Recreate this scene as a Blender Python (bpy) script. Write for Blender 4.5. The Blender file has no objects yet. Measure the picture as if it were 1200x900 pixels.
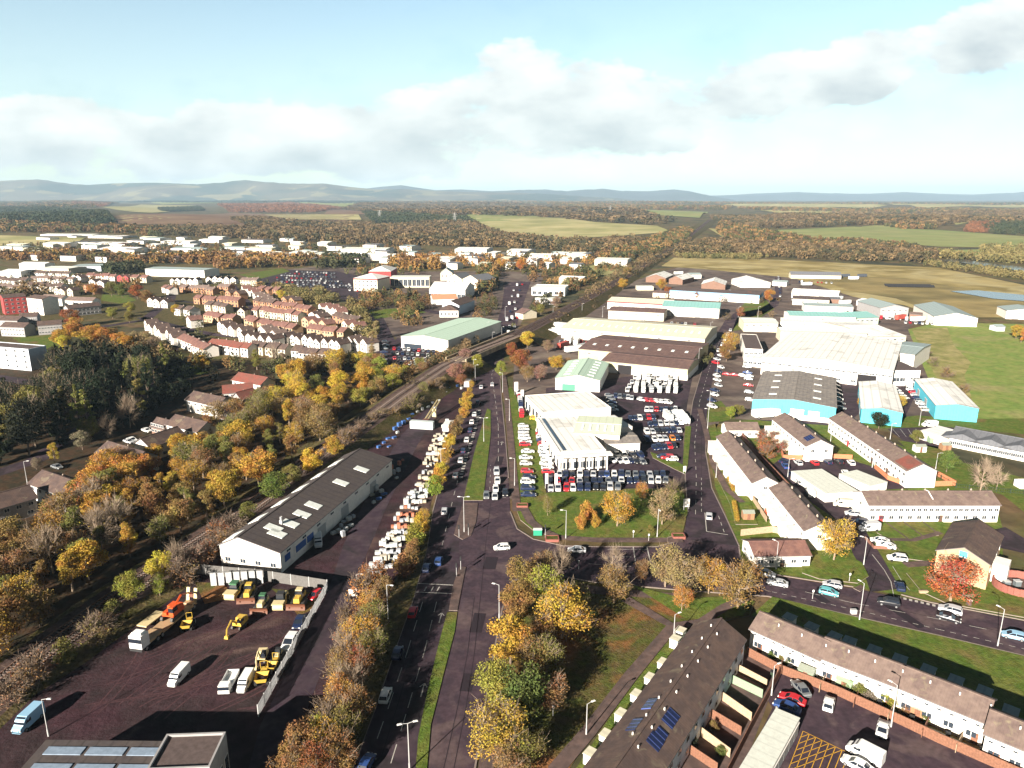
import bpy, math, random
import numpy as np
from mathutils import Vector, Matrix, geometry, noise as mnoise
R = math.radians
rnd = random.Random(7)
scene = bpy.context.scene
COL = scene.collection

# ------------------------------------------------------------------ camera, light, sky
CAM_H, FPX, PITCH = 85.0, 841.0, 14.5
cd = bpy.data.cameras.new('camera'); cam = bpy.data.objects.new('camera', cd); COL.objects.link(cam)
cam.location = (0, 0, CAM_H); cam.rotation_euler = (R(90 - PITCH), 0, 0)
cd.sensor_width = 36; cd.lens = 36 * FPX / 1200; cd.clip_start = 1; cd.clip_end = 60000
scene.camera = cam
SUN_AZ, SUN_EL = 34.0, 20.0            # light travels towards azimuth 34 deg right of forward
sl = bpy.data.lights.new('sun', 'SUN'); sl.energy = 5.0; sl.angle = R(0.5); sl.color = (1.0, 0.91, 0.79)
so = bpy.data.objects.new('sun', sl); COL.objects.link(so)
ld = Vector((math.sin(R(SUN_AZ)) * math.cos(R(SUN_EL)), math.cos(R(SUN_AZ)) * math.cos(R(SUN_EL)), -math.sin(R(SUN_EL))))
so.rotation_euler = ld.to_track_quat('-Z', 'Y').to_euler(); so.location = (-60, -90, 200)
scene.view_settings.view_transform = 'Standard'; scene.view_settings.look = 'None'
scene.view_settings.exposure = 1.66; scene.view_settings.gamma = 1.0
scene.render.engine = 'CYCLES'
cy = scene.cycles
cy.use_denoising = True; cy.max_bounces = 4; cy.diffuse_bounces = 2; cy.glossy_bounces = 2
cy.transmission_bounces = 2; cy.transparent_max_bounces = 4; cy.volume_bounces = 0
cy.caustics_reflective = False; cy.caustics_refractive = False

W = bpy.data.worlds.new('World'); scene.world = W; W.use_nodes = True
def world():
    nt = W.node_tree; N = nt.nodes; L = nt.links; N.clear()
    def n(t, **k):
        o = N.new(t)
        for a, b in k.items(): setattr(o, a, b)
        return o
    def m(op, a, b=None, c=None, clamp=False):
        o = n('ShaderNodeMath', operation=op); o.use_clamp = clamp
        for i, v in enumerate((a, b, c)):
            if v is None: continue
            if isinstance(v, (int, float)): o.inputs[i].default_value = v
            else: L.new(v, o.inputs[i])
        return o.outputs[0]
    out = n('ShaderNodeOutputWorld'); bg = n('ShaderNodeBackground'); bg.inputs[1].default_value = 0.05
    L.new(bg.outputs[0], out.inputs[0])
    sky = n('ShaderNodeTexSky', sky_type='NISHITA'); sky.sun_disc = False
    sky.sun_elevation = R(SUN_EL); sky.sun_rotation = R(180 + SUN_AZ); sky.altitude = 50; sky.dust_density = 0.2; sky.air_density = 1.0; sky.ozone_density = 1.2
    tc = n('ShaderNodeTexCoord'); sp = n('ShaderNodeSeparateXYZ'); L.new(tc.outputs['Generated'], sp.inputs[0])
    x, y, z = sp.outputs
    yy = m('MAXIMUM', m('ABSOLUTE', y), 0.2)
    u = m('DIVIDE', x, yy); v = m('DIVIDE', z, yy)
    # cloud bank: thick low bank rising to the right
    cb = n('ShaderNodeCombineXYZ'); L.new(u, cb.inputs[0]); L.new(m('MULTIPLY', v, 1.9), cb.inputs[1])
    n1 = n('ShaderNodeTexNoise'); n1.inputs['Scale'].default_value = 5.2; n1.inputs['Detail'].default_value = 9; n1.inputs['Roughness'].default_value = 0.60
    n1.noise_dimensions = '3D'; L.new(cb.outputs[0], n1.inputs['Vector'])
    n2 = n('ShaderNodeTexNoise'); n2.inputs['Scale'].default_value = 1.7; n2.inputs['Detail'].default_value = 3
    cb2 = n('ShaderNodeCombineXYZ'); L.new(u, cb2.inputs[0]); L.new(m('MULTIPLY', v, 3.0), cb2.inputs[1]); cb2.inputs[2].default_value = 4.3
    L.new(cb2.outputs[0], n2.inputs['Vector'])
    # centre line of the bank v0(u) and half thickness
    ur = m('MAXIMUM', m('SUBTRACT', u, 0.12), 0.0)
    bmp = m('POWER', 2.718, m('MULTIPLY', m('POWER', m('ABSOLUTE', m('DIVIDE', m('SUBTRACT', u, 0.04), 0.2)), 2.0), -1.0))
    v0 = m('ADD', m('ADD', 0.080, m('MULTIPLY', ur, 0.24)), m('MULTIPLY', bmp, 0.035))
    th = m('ADD', 0.048, m('MULTIPLY', bmp, 0.042))
    d = m('DIVIDE', m('ABSOLUTE', m('SUBTRACT', v, v0)), th)
    bank = m('SUBTRACT', 1.0, m('POWER', d, 2.0))
    dens = m('ADD', m('MULTIPLY', m('SUBTRACT', n1.outputs[0], 0.5), 3.6), m('ADD', m('MULTIPLY', bank, 0.75), m('MULTIPLY', m('SUBTRACT', n2.outputs[0], 0.5), 1.6)))
    dens = m('ADD', dens, 0.10)
    mask = n('ShaderNodeMapRange'); mask.interpolation_type = 'SMOOTHSTEP'; mask.inputs[1].default_value = 0.08; mask.inputs[2].default_value = 0.5
    L.new(dens, mask.inputs[0])
    # thin veil near the horizon
    veil = n('ShaderNodeMapRange'); veil.interpolation_type = 'SMOOTHSTEP'; L.new(z, veil.inputs[0]); veil.inputs[1].default_value = 0.42; veil.inputs[2].default_value = -0.02; 
    cm = m('MAXIMUM', m('MULTIPLY', mask.outputs[0], 0.95), m('MULTIPLY', veil.outputs[0], 0.42))
    fade = n('ShaderNodeMapRange'); L.new(z, fade.inputs[0]); fade.inputs[1].default_value = 0.28; fade.inputs[2].default_value = 0.45; fade.inputs[3].default_value = 1; fade.inputs[4].default_value = 0.0
    cm = m('MULTIPLY', cm, fade.outputs[0])
    # cloud colour: lit tops, greyer bases
    n3 = n('ShaderNodeTexNoise'); n3.inputs['Scale'].default_value = 9; n3.inputs['Detail'].default_value = 8
    cb3 = n('ShaderNodeCombineXYZ'); L.new(u, cb3.inputs[0]); L.new(m('MULTIPLY', m('ADD', v, 0.012), 1.9), cb3.inputs[1]); L.new(cb3.outputs[0], n3.inputs['Vector'])
    sh = m('ADD', m('MULTIPLY', m('DIVIDE', m('SUBTRACT', v, v0), th), 0.30), m('MULTIPLY', m('SUBTRACT', n3.outputs[0], 0.5), 2.6))
    shr = n('ShaderNodeMapRange'); L.new(sh, shr.inputs[0]); shr.inputs[1].default_value = -0.6; shr.inputs[2].default_value = 0.38
    cc = n('ShaderNodeMix', data_type='RGBA'); L.new(shr.outputs[0], cc.inputs[0])
    cc.inputs[6].default_value = (4.1, 4.5, 4.6, 1); cc.inputs[7].default_value = (7.0, 7.2, 6.9, 1)
    # clear sky, tinted a little towards cyan as the photo's
    tint = n('ShaderNodeMix', data_type='RGBA', blend_type='MULTIPLY'); tint.inputs[0].default_value = 1; L.new(sky.outputs[0], tint.inputs[6]); tint.inputs[7].default_value = (1.02, 1.16, 1.10, 1)
    mx = n('ShaderNodeMix', data_type='RGBA'); L.new(cm, mx.inputs[0]); L.new(tint.outputs[2], mx.inputs[6]); L.new(cc.outputs[2], mx.inputs[7])
    hi = n('ShaderNodeMapRange'); hi.interpolation_type = 'SMOOTHSTEP'; L.new(z, hi.inputs[0]); hi.inputs[1].default_value = 0.27; hi.inputs[2].default_value = 0.45; hi.inputs[3].default_value = 1; hi.inputs[4].default_value = 0.10   # unseen high sky dimmed to cut its ambient light
    bk = n('ShaderNodeMapRange'); bk.interpolation_type = 'SMOOTHSTEP'; L.new(y, bk.inputs[0]); bk.inputs[1].default_value = -0.5; bk.inputs[2].default_value = 0.45; bk.inputs[3].default_value = 0.25   # unseen sky behind the camera dimmed to keep shadows dark
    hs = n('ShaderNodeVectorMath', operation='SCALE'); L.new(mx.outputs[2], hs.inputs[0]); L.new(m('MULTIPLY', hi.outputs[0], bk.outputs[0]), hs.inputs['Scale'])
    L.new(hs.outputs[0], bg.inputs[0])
world()

# ------------------------------------------------------------------ terrain and pixel-to-ground helpers (used as a surveyor's plan)
def sst(a, b, t):
    t = min(1, max(0, (t - a) / (b - a))); return t * t * (3 - 2 * t)
def HT(x, y):
    if y < 1150: return 0.0
    k = sst(1150, 2600, y)
    h = 9 * (1 + math.sin(x * 0.0021 + 1.3) * math.cos(y * 0.0017 + x * 0.0006)) + 6 * (1 + math.sin(x * 0.0049 + y * 0.0031))
    far = sst(4200, 8000, y) * 26
    return k * (h + far * 0.6)
cp, sp_ = math.cos(R(PITCH)), math.sin(R(PITCH))
def ray(px, py):
    u, v = (px - 600) / FPX, (py - 450) / FPX
    return u, cp - sp_ * v, -(sp_ + cp * v)
def G(px, py, z=0.0):
    dx, dy, dz = ray(px, py)
    if dz > -0.0035: dz = -0.0035
    t = (z - CAM_H) / dz
    if z == 0 and t * dy > 1150:
        s, e, step = 1100 / dy, t * 1.001, 0
        for i in range(400):
            s2 = s + 8 + s * 0.006
            if CAM_H + dz * s2 < HT(dx * s2, dy * s2):
                for _ in range(12):
                    mid = (s + s2) / 2
                    if CAM_H + dz * mid < HT(dx * mid, dy * mid): s2 = mid
                    else: s = mid
                t = s2; break
            s = s2
            if s > t: break
    return Vector((dx * t, dy * t, max(z, HT(dx * t, dy * t)) if z == 0 else z))
def PX(x, y, z):
    dz = z - CAM_H
    f = y * cp - dz * sp_; d = -(dz * cp) - y * sp_
    return 600 + FPX * x / f, 450 + FPX * d / f
def inpoly(x, y, P):
    c = False; j = len(P) - 1
    for i in range(len(P)):
        if (P[i][1] > y) != (P[j][1] > y) and x < (P[j][0] - P[i][0]) * (y - P[i][1]) / (P[j][1] - P[i][1]) + P[i][0]: c = not c
        j = i
    return c

# ------------------------------------------------------------------ materials
MAT = {}
def mat(name, col, rough=0.85, noise=0.0, nscale=1.0, col2=None, metallic=0.0, spec=0.3, objcol=False, bump=0.0, bscale=None, stripes=None, coord='Object', trans=0.0, detail=4, mix=(0.4, 0.6), attr=False, hue2=None, stain=None):
    if name in MAT: return MAT[name]
    M = bpy.data.materials.new(name); M.use_nodes = True
    nt = M.node_tree; N = nt.nodes; L = nt.links
    b = N['Principled BSDF']; b.inputs['Roughness'].default_value = rough; b.inputs['Metallic'].default_value = metallic
    b.inputs['Specular IOR Level'].default_value = spec
    tc = N.new('ShaderNodeTexCoord')
    base = N.new('ShaderNodeRGB'); base.outputs[0].default_value = (*col, 1); cur = base.outputs[0]
    if attr:
        at = N.new('ShaderNodeAttribute'); at.attribute_name = 'tint'; cur = at.outputs['Color']
    if objcol:
        oi = N.new('ShaderNodeObjectInfo'); cur = oi.outputs['Color']
    if col2 is not None:
        nz = N.new('ShaderNodeTexNoise'); nz.inputs['Scale'].default_value = nscale; nz.inputs['Detail'].default_value = detail
        L.new(tc.outputs[coord], nz.inputs['Vector'])
        mr = N.new('ShaderNodeMapRange'); L.new(nz.outputs[0], mr.inputs[0]); mr.inputs[1].default_value = mix[0]; mr.inputs[2].default_value = mix[1]
        mx = N.new('ShaderNodeMix'); mx.data_type = 'RGBA'; L.new(mr.outputs[0], mx.inputs[0]); L.new(cur, mx.inputs[6]); mx.inputs[7].default_value = (*col2, 1); cur = mx.outputs[2]
    if stain is not None:   # (colour, scale, lo, hi)
        nz = N.new('ShaderNodeTexNoise'); nz.inputs['Scale'].default_value = stain[1]; nz.inputs['Detail'].default_value = 6; nz.inputs['Distortion'].default_value = 0.8
        L.new(tc.outputs[coord], nz.inputs['Vector'])
        mr = N.new('ShaderNodeMapRange'); L.new(nz.outputs[0], mr.inputs[0]); mr.inputs[1].default_value = stain[2]; mr.inputs[2].default_value = stain[3]
        mx = N.new('ShaderNodeMix'); mx.data_type = 'RGBA'; L.new(mr.outputs[0], mx.inputs[0]); L.new(cur, mx.inputs[6]); mx.inputs[7].default_value = (*stain[0], 1); cur = mx.outputs[2]
    if noise > 0:
        nz = N.new('ShaderNodeTexNoise'); nz.inputs['Scale'].default_value = nscale * 3.1; nz.inputs['Detail'].default_value = 5
        L.new(tc.outputs[coord], nz.inputs['Vector'])
        mr = N.new('ShaderNodeMapRange'); L.new(nz.outputs[0], mr.inputs[0]); mr.inputs[1].default_value = 0.3; mr.inputs[2].default_value = 0.7
        mr.inputs[3].default_value = 1 - noise; mr.inputs[4].default_value = 1 + noise
        hs = N.new('ShaderNodeVectorMath'); hs.operation = 'SCALE'; L.new(cur, hs.inputs[0]); L.new(mr.outputs[0], hs.inputs['Scale']); cur = hs.outputs[0]
    if stripes is not None:  # (axis, period m, darkening)
        sp = N.new('ShaderNodeSeparateXYZ'); L.new(tc.outputs['Object'], sp.inputs[0])
        md = N.new('ShaderNodeMath'); md.operation = 'PINGPONG'; L.new(sp.outputs[stripes[0]], md.inputs[0]); md.inputs[1].default_value = stripes[1] / 2
        mr = N.new('ShaderNodeMapRange'); L.new(md.outputs[0], mr.inputs[0]); mr.inputs[1].default_value = stripes[1] * 0.02; mr.inputs[2].default_value = stripes[1] * 0.12
        mr.inputs[3].default_value = 1 - stripes[2]; mr.inputs[4].default_value = 1
        hs = N.new('ShaderNodeVectorMath'); hs.operation = 'SCALE'; L.new(cur, hs.inputs[0]); L.new(mr.outputs[0], hs.inputs['Scale']); cur = hs.outputs[0]
    L.new(cur, b.inputs['Base Color'])
    if bump > 0:
        nz = N.new('ShaderNodeTexNoise'); nz.inputs['Scale'].default_value = bscale or nscale * 4; nz.inputs['Detail'].default_value = 3
        L.new(tc.outputs['Object'], nz.inputs['Vector'])
        bp = N.new('ShaderNodeBump'); bp.inputs['Strength'].default_value = bump; bp.inputs['Distance'].default_value = 0.3; L.new(nz.outputs[0], bp.inputs['Height']); L.new(bp.outputs[0], b.inputs['Normal'])
    if trans > 0:
        tr = N.new('ShaderNodeBsdfTranslucent'); L.new(cur, tr.inputs['Color'])
        ms = N.new('ShaderNodeMixShader'); ms.inputs[0].default_value = trans; L.new(b.outputs[0], ms.inputs[1]); L.new(tr.outputs[0], ms.inputs[2])
        L.new(ms.outputs[0], N['Material Output'].inputs['Surface'])
    MAT[name] = M; return M

GR = dict(rough=0.95, spec=0.1)
m_ground = mat('ground_earth', (0.085, 0.085, 0.03), noise=0.35, nscale=0.05, col2=(0.13, 0.085, 0.045), detail=8, bump=0.5, bscale=0.6, stain=((0.05, 0.05, 0.03), 0.013, 0.52, 0.62), **GR)
m_asph = mat('asphalt', (0.042, 0.028, 0.040), noise=0.18, nscale=0.25, col2=(0.066, 0.047, 0.054), mix=(0.35, 0.7), stain=((0.034, 0.027, 0.031), 0.09, 0.52, 0.60), detail=8, **GR)
m_asph2 = mat('asphalt_worn', (0.064, 0.042, 0.053), noise=0.2, nscale=0.35, col2=(0.046, 0.032, 0.042), stain=((0.10, 0.070, 0.072), 0.10, 0.53, 0.64), detail=8, **GR)
m_work = mat('yard_concrete', (0.135, 0.10, 0.085), noise=0.2, nscale=0.06, col2=(0.085, 0.065, 0.06), stain=((0.17, 0.135, 0.11), 0.03, 0.52, 0.62), detail=8, **GR)
m_path = mat('paving', (0.13, 0.088, 0.078), noise=0.15, nscale=0.4, col2=(0.09, 0.065, 0.06), **GR)
m_yard = mat('yard_dirt', (0.048, 0.023, 0.029), noise=0.3, nscale=0.12, col2=(0.035, 0.024, 0.025), mix=(0.35, 0.65), stain=((0.11, 0.07, 0.06), 0.05, 0.57, 0.70), detail=9, bump=0.4, bscale=1.5, **GR)
m_grass = mat('grass_lawn', (0.080, 0.125, 0.020), noise=0.28, nscale=0.3, col2=(0.115, 0.13, 0.028), stain=((0.16, 0.11, 0.045), 0.07, 0.55, 0.70), detail=7, bump=0.6, bscale=3, **GR)
m_leafy = mat('leaf_litter_grass', (0.075, 0.085, 0.02), noise=0.3, nscale=0.3, col2=(0.10, 0.075, 0.03), stain=((0.20, 0.09, 0.035), 0.09, 0.51, 0.64), detail=8, bump=0.6, bscale=3, **GR)
m_scrub = mat('scrub', (0.10, 0.075, 0.035), noise=0.35, nscale=0.3, col2=(0.065, 0.06, 0.02), detail=8, bump=0.8, bscale=1.5, **GR)
m_white = mat('paint_line', (0.42, 0.40, 0.37), noise=0.25, nscale=1.5, **GR)
m_yel = mat('paint_yellow', (0.55, 0.30, 0.03), noise=0.15, nscale=1.5, **GR)
m_kerb = mat('kerb_stone', (0.22, 0.18, 0.16), noise=0.15, nscale=1, **GR)

# ------------------------------------------------------------------ mesh builder
class MB:
    def __init__(s): s.v = []; s.f = []; s.m = []
    def face(s, pts, m=0):
        i = len(s.v); s.v += [tuple(p) for p in pts]; s.f.append(list(range(i, i + len(pts)))); s.m.append(m)
    def box(s, cx, cy, z0, sx, sy, sz, rot=0.0, m=0, top=None, taper=1.0):
        c, q = math.cos(rot), math.sin(rot); i = len(s.v)
        for zz, k in ((z0, 1.0), (z0 + sz, taper)):
            for a, b in ((-1, -1), (1, -1), (1, 1), (-1, 1)):
                x, y = a * sx / 2 * k, b * sy / 2 * k
                s.v.append((cx + x * c - y * q, cy + x * q + y * c, zz))
        for f in ((3, 2, 1, 0), (4, 5, 6, 7), (0, 1, 5, 4), (1, 2, 6, 5), (2, 3, 7, 6), (3, 0, 4, 7)):
            s.f.append([i + k for k in f]); s.m.append(m)
        if top is not None: s.m[-5] = top
    def prism(s, pts, z0, z1, m=0, top=None):
        n = len(pts); i = len(s.v)
        ar = sum(pts[k][0] * pts[(k + 1) % n][1] - pts[(k + 1) % n][0] * pts[k][1] for k in range(n))
        if ar < 0: pts = pts[::-1]
        s.v += [(p[0], p[1], z0) for p in pts] + [(p[0], p[1], z1) for p in pts]
        s.f.append([i + n + k for k in range(n)]); s.m.append(m if top is None else top)
        for k in range(n):
            s.f.append([i + k, i + (k + 1) % n, i + n + (k + 1) % n, i + n + k]); s.m.append(m)
    def tube(s, a, b, r0, r1, n=5, m=0, cap=False):
        a, b = Vector(a), Vector(b); d = (b - a)
        if d.length < 1e-5: return
        q = d.to_track_quat('Z', 'Y'); i = len(s.v)
        for p, r in ((a, r0), (b, r1)):
            for k in range(n):
                t = 2 * math.pi * k / n; s.v.append(tuple(p + q @ Vector((r * math.cos(t), r * math.sin(t), 0))))
        for k in range(n): s.f.append([i + k, i + (k + 1) % n, i + n + (k + 1) % n, i + n + k]); s.m.append(m)
        if cap: s.f.append([i + n + k for k in range(n)]); s.m.append(m)
    def ribbon(s, pts, w, z=None, m=0):
        L_ = []
        for k, p in enumerate(pts):
            a = pts[max(0, k - 1)]; b = pts[min(len(pts) - 1, k + 1)]
            d = Vector((b[0] - a[0], b[1] - a[1])).normalized(); nn = Vector((-d.y, d.x)) * (w[k] if isinstance(w, (list, tuple)) else w) / 2
            zz = (p[2] if len(p) > 2 else 0) if z is None else z
            L_.append(((p[0] - nn.x, p[1] - nn.y, zz), (p[0] + nn.x, p[1] + nn.y, zz)))
        for k in range(len(L_) - 1): s.face((L_[k][0], L_[k + 1][0], L_[k + 1][1], L_[k][1])[::-1] if False else (L_[k][1], L_[k][0], L_[k + 1][0], L_[k + 1][1]), m)
    def mesh(s, name, mats, smooth=False):
        me = bpy.data.meshes.new(name); me.from_pydata(s.v, [], s.f)
        for mm in mats: me.materials.append(mm)
        if len(mats) > 1: me.polygons.foreach_set('material_index', s.m)
        if smooth: me.polygons.foreach_set('use_smooth', [True] * len(me.polygons))
        me.update(); return me
    def build(s, name, mats, parent=None, smooth=False):
        if not isinstance(mats, (list, tuple)): mats = [mats]
        return link(name, s.mesh(name, mats, smooth), parent)
def link(name, me, parent=None, color=None):
    o = bpy.data.objects.new(name, me); COL.objects.link(o)
    if parent: o.parent = parent
    if color is not None: o.color = (*color, 1)
    return o
def empty(name, loc, rz=0.0):
    o = bpy.data.objects.new(name, None); COL.objects.link(o); o.location = loc; o.rotation_euler = (0, 0, rz); o.empty_display_size = 0.5; return o
def struct(o, kind='structure'): o['kind'] = kind; return o
REG = []
def reg(o, look, cat, where=None, group=None, ref=None):
    """look: noun phrase; where: place phrase. Labels are written at the end, so that each singles out its thing."""
    o['category'] = cat
    if group: o['group'] = group
    l = ref or o.location
    REG.append([o, look, where, PX(l[0], l[1], 1.0)]); return o
def tag(o, label, cat, group=None):
    o['label'] = label; o['category'] = cat
    if group: o['group'] = group
    return o
def copy_tree(root, loc, rz=0.0, scale=None, color=None, parts_color=None):
    r = root.copy(); COL.objects.link(r); r.location = loc; r.rotation_euler = (0, 0, rz)
    if scale is not None: r.scale = scale if isinstance(scale, (tuple, list)) else (scale,) * 3
    if color is not None: r.color = (*color, 1)
    for ch in root.children:
        c = ch.copy(); COL.objects.link(c); c.parent = r
        if color is not None: c.color = (*color, 1)
        if parts_color and ch.name.split('.')[0] in parts_color: c.color = (*parts_color[ch.name.split('.')[0]], 1)
        for g in ch.children:
            d = g.copy(); COL.objects.link(d); d.parent = c
            if color is not None: d.color = (*color, 1)
    return r
def kill_tree(root):
    for ch in list(root.children):
        for g in list(ch.children): bpy.data.objects.remove(g)
        bpy.data.objects.remove(ch)
    bpy.data.objects.remove(root)

# ------------------------------------------------------------------ ground sheet
def grid_axis(lo, hi, fine_lo, fine_hi, nf, nc):
    a = list(np.linspace(fine_lo, fine_hi, nf))
    left = [fine_lo - (fine_lo - lo) * (k / nc) ** 2 for k in range(nc, 0, -1)]
    right = [fine_hi + (hi - fine_hi) * (k / nc) ** 2 for k in range(1, nc + 1)]
    return left + a + right
def make_ground():
    xs = grid_axis(-26000, 26000, -3500, 3500, 90, 26); ys = grid_axis(-3000, 34000, 0, 7000, 110, 30)
    V = [(x, y, HT(x, y)) for y in ys for x in xs]; nx = len(xs)
    Fc = [(j * nx + i, j * nx + i + 1, (j + 1) * nx + i + 1, (j + 1) * nx + i) for j in range(len(ys) - 1) for i in range(nx - 1)]
    me = bpy.data.meshes.new('ground'); me.from_pydata(V, [], Fc); me.materials.append(m_ground)
    me.polygons.foreach_set('use_smooth', [True] * len(me.polygons))
    struct(link('ground', me))
make_ground()
LAY = [0]
def sheet(name, poly, m, layer=1, drape=False, kerb=None):
    P = [G(*p) for p in poly]
    if not drape:
        z = 0.02 * layer
        if kerb is None:
            tri = geometry.tessellate_polygon([[Vector((p.x, p.y, 0)) for p in P]])
            me = bpy.data.meshes.new(name)
            ts = []
            for t in tri:
                a, b, c = (P[i] for i in t)
                ts.append(t if (b.x - a.x) * (c.y - a.y) - (b.y - a.y) * (c.x - a.x) > 0 else (t[0], t[2], t[1]))
            me.from_pydata([(p.x, p.y, z) for p in P], [], ts); me.materials.append(m); me.update()
            return struct(link(name, me))
        b = MB(); b.prism([(p.x, p.y) for p in P], 0.0, z + 0.11, 1, 0)
        return struct(b.build(name, [m, kerb]))
    # draped on rolling terrain: constrained triangulation with inner points
    pts = []; n = len(P)
    for k in range(n):
        a, b = P[k], P[(k + 1) % n]; ns = max(1, int((b - a).length / 150))
        for j in range(ns):
            q = a.lerp(b, j / ns); pts.append(Vector((q.x, q.y)))
    nb = len(pts); x0 = min(p.x for p in pts); x1 = max(p.x for p in pts); y0 = min(p.y for p in pts); y1 = max(p.y for p in pts)
    st = max(60, (x1 - x0) / 40, (y1 - y0) / 40); PP = [(p.x, p.y) for p in pts[:nb]]
    y = y0 + st / 2
    while y < y1:
        x = x0 + st / 2
        while x < x1:
            if inpoly(x, y, PP): pts.append(Vector((x, y)))
            x += st
        y += st
    r = geometry.delaunay_2d_cdt(pts, [(i, (i + 1) % nb) for i in range(nb)], [list(range(nb))], 1, 0.01)
    LAY[0] += 1
    V = [(p.x, p.y, HT(p.x, p.y) + 0.05 * layer + 0.02 * LAY[0] + (0 if p.y < 1150 else min(2.5, (p.y - 1150) * 0.0012))) for p in r[0]]
    me = bpy.data.meshes.new(name); me.from_pydata(V, [], [f for f in r[2]]); me.materials.append(m); me.update()
    return struct(link(name, me))
# ------------------------------------------------------------------ the setting
KERB = m_kerb
# wide zones
sheet('yard_ground', [(-30, 905), (-60, 860), (20, 826), (100, 775), (215, 690), (250, 655), (330, 590), (440, 512), (500, 462), (548, 438), (561, 448), (545, 480), (520, 540), (505, 590), (496, 640), (478, 690), (452, 760), (425, 830), (402, 905)], m_yard, 1)
sheet('trading_estate_ground', [(600, 470), (604, 400), (700, 345), (770, 320), (800, 312), (1000, 325), (1030, 350), (1080, 372), (1064, 386), (1110, 497), (1000, 500), (880, 492), (845, 490), (812, 560), (806, 580), (795, 572), (640, 578), (612, 585), (596, 585)], m_work, 1)
sheet('dealership_forecourt', [(636, 500), (640, 455), (760, 438), (812, 440), (806, 470), (800, 512), (802, 545), (795, 571), (640, 578), (634, 560)], m_asph, 2)
sheet('retail_ground', [(470, 400), (400, 350), (330, 345), (280, 322), (390, 310), (470, 318), (600, 318), (640, 320), (600, 400), (560, 400), (470, 432), (440, 430)], m_work, 1)
sheet('car_park', [(303, 340), (285, 325), (330, 316), (395, 318), (470, 333), (460, 342), (420, 352)], m_asph, 2)
sheet('retail_car_park', [(444, 432), (448, 408), (466, 396), (535, 404), (505, 428), (470, 436)], m_asph, 2)
sheet('estate_ground', [(838, 497), (880, 492), (1000, 500), (1100, 540), (1160, 560), (1175, 620), (1175, 660), (1200, 690), (1200, 730), (1070, 700), (1000, 688), (905, 672), (870, 660), (850, 600), (838, 570), (832, 530)], m_grass, 1)
sheet('estate_court', [(905, 545), (925, 530), (975, 533), (1010, 543), (1050, 555), (1075, 572), (1015, 575), (1006, 590), (1016, 625), (1035, 655), (1055, 690), (1020, 694), (1012, 670), (1000, 650), (985, 612), (952, 590), (925, 565)], m_asph, 2)
sheet('nursery_car_park', [(1040, 503), (1062, 500), (1120, 500), (1108, 528), (1058, 516)], m_asph, 2)
sheet('shed_apron', [(968, 446), (1050, 440), (1078, 452), (1062, 486), (1005, 486), (990, 500), (880, 492), (980, 492)], m_asph, 2)
sheet('meadow', [(1064, 386), (1100, 378), (1205, 380), (1260, 440), (1260, 520), (1180, 500), (1150, 495), (1110, 497)], mat('meadow_grass', (0.155, 0.22, 0.05), noise=0.2, nscale=0.12, col2=(0.22, 0.24, 0.07), stain=((0.26, 0.24, 0.10), 0.03, 0.55, 0.68), **GR), 2)
sheet('dry_grass', [(1068, 386), (1110, 384), (1118, 405), (1138, 425), (1130, 440), (1140, 470), (1118, 478), (1096, 440)], mat('dry_grass', (0.30, 0.26, 0.11), noise=0.2, nscale=0.1, col2=(0.19, 0.19, 0.06), **GR), 3)
sheet('verge', [(985, 497), (1075, 487), (1130, 491), (1260, 490), (1260, 515), (1105, 500), (1040, 502), (1000, 502)], m_grass, 3)
sheet('nursery_garden', [(1052, 516), (1102, 524), (1120, 540), (1200, 560), (1220, 580), (1200, 600), (1175, 580), (1100, 560)], m_grass, 2)
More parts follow.
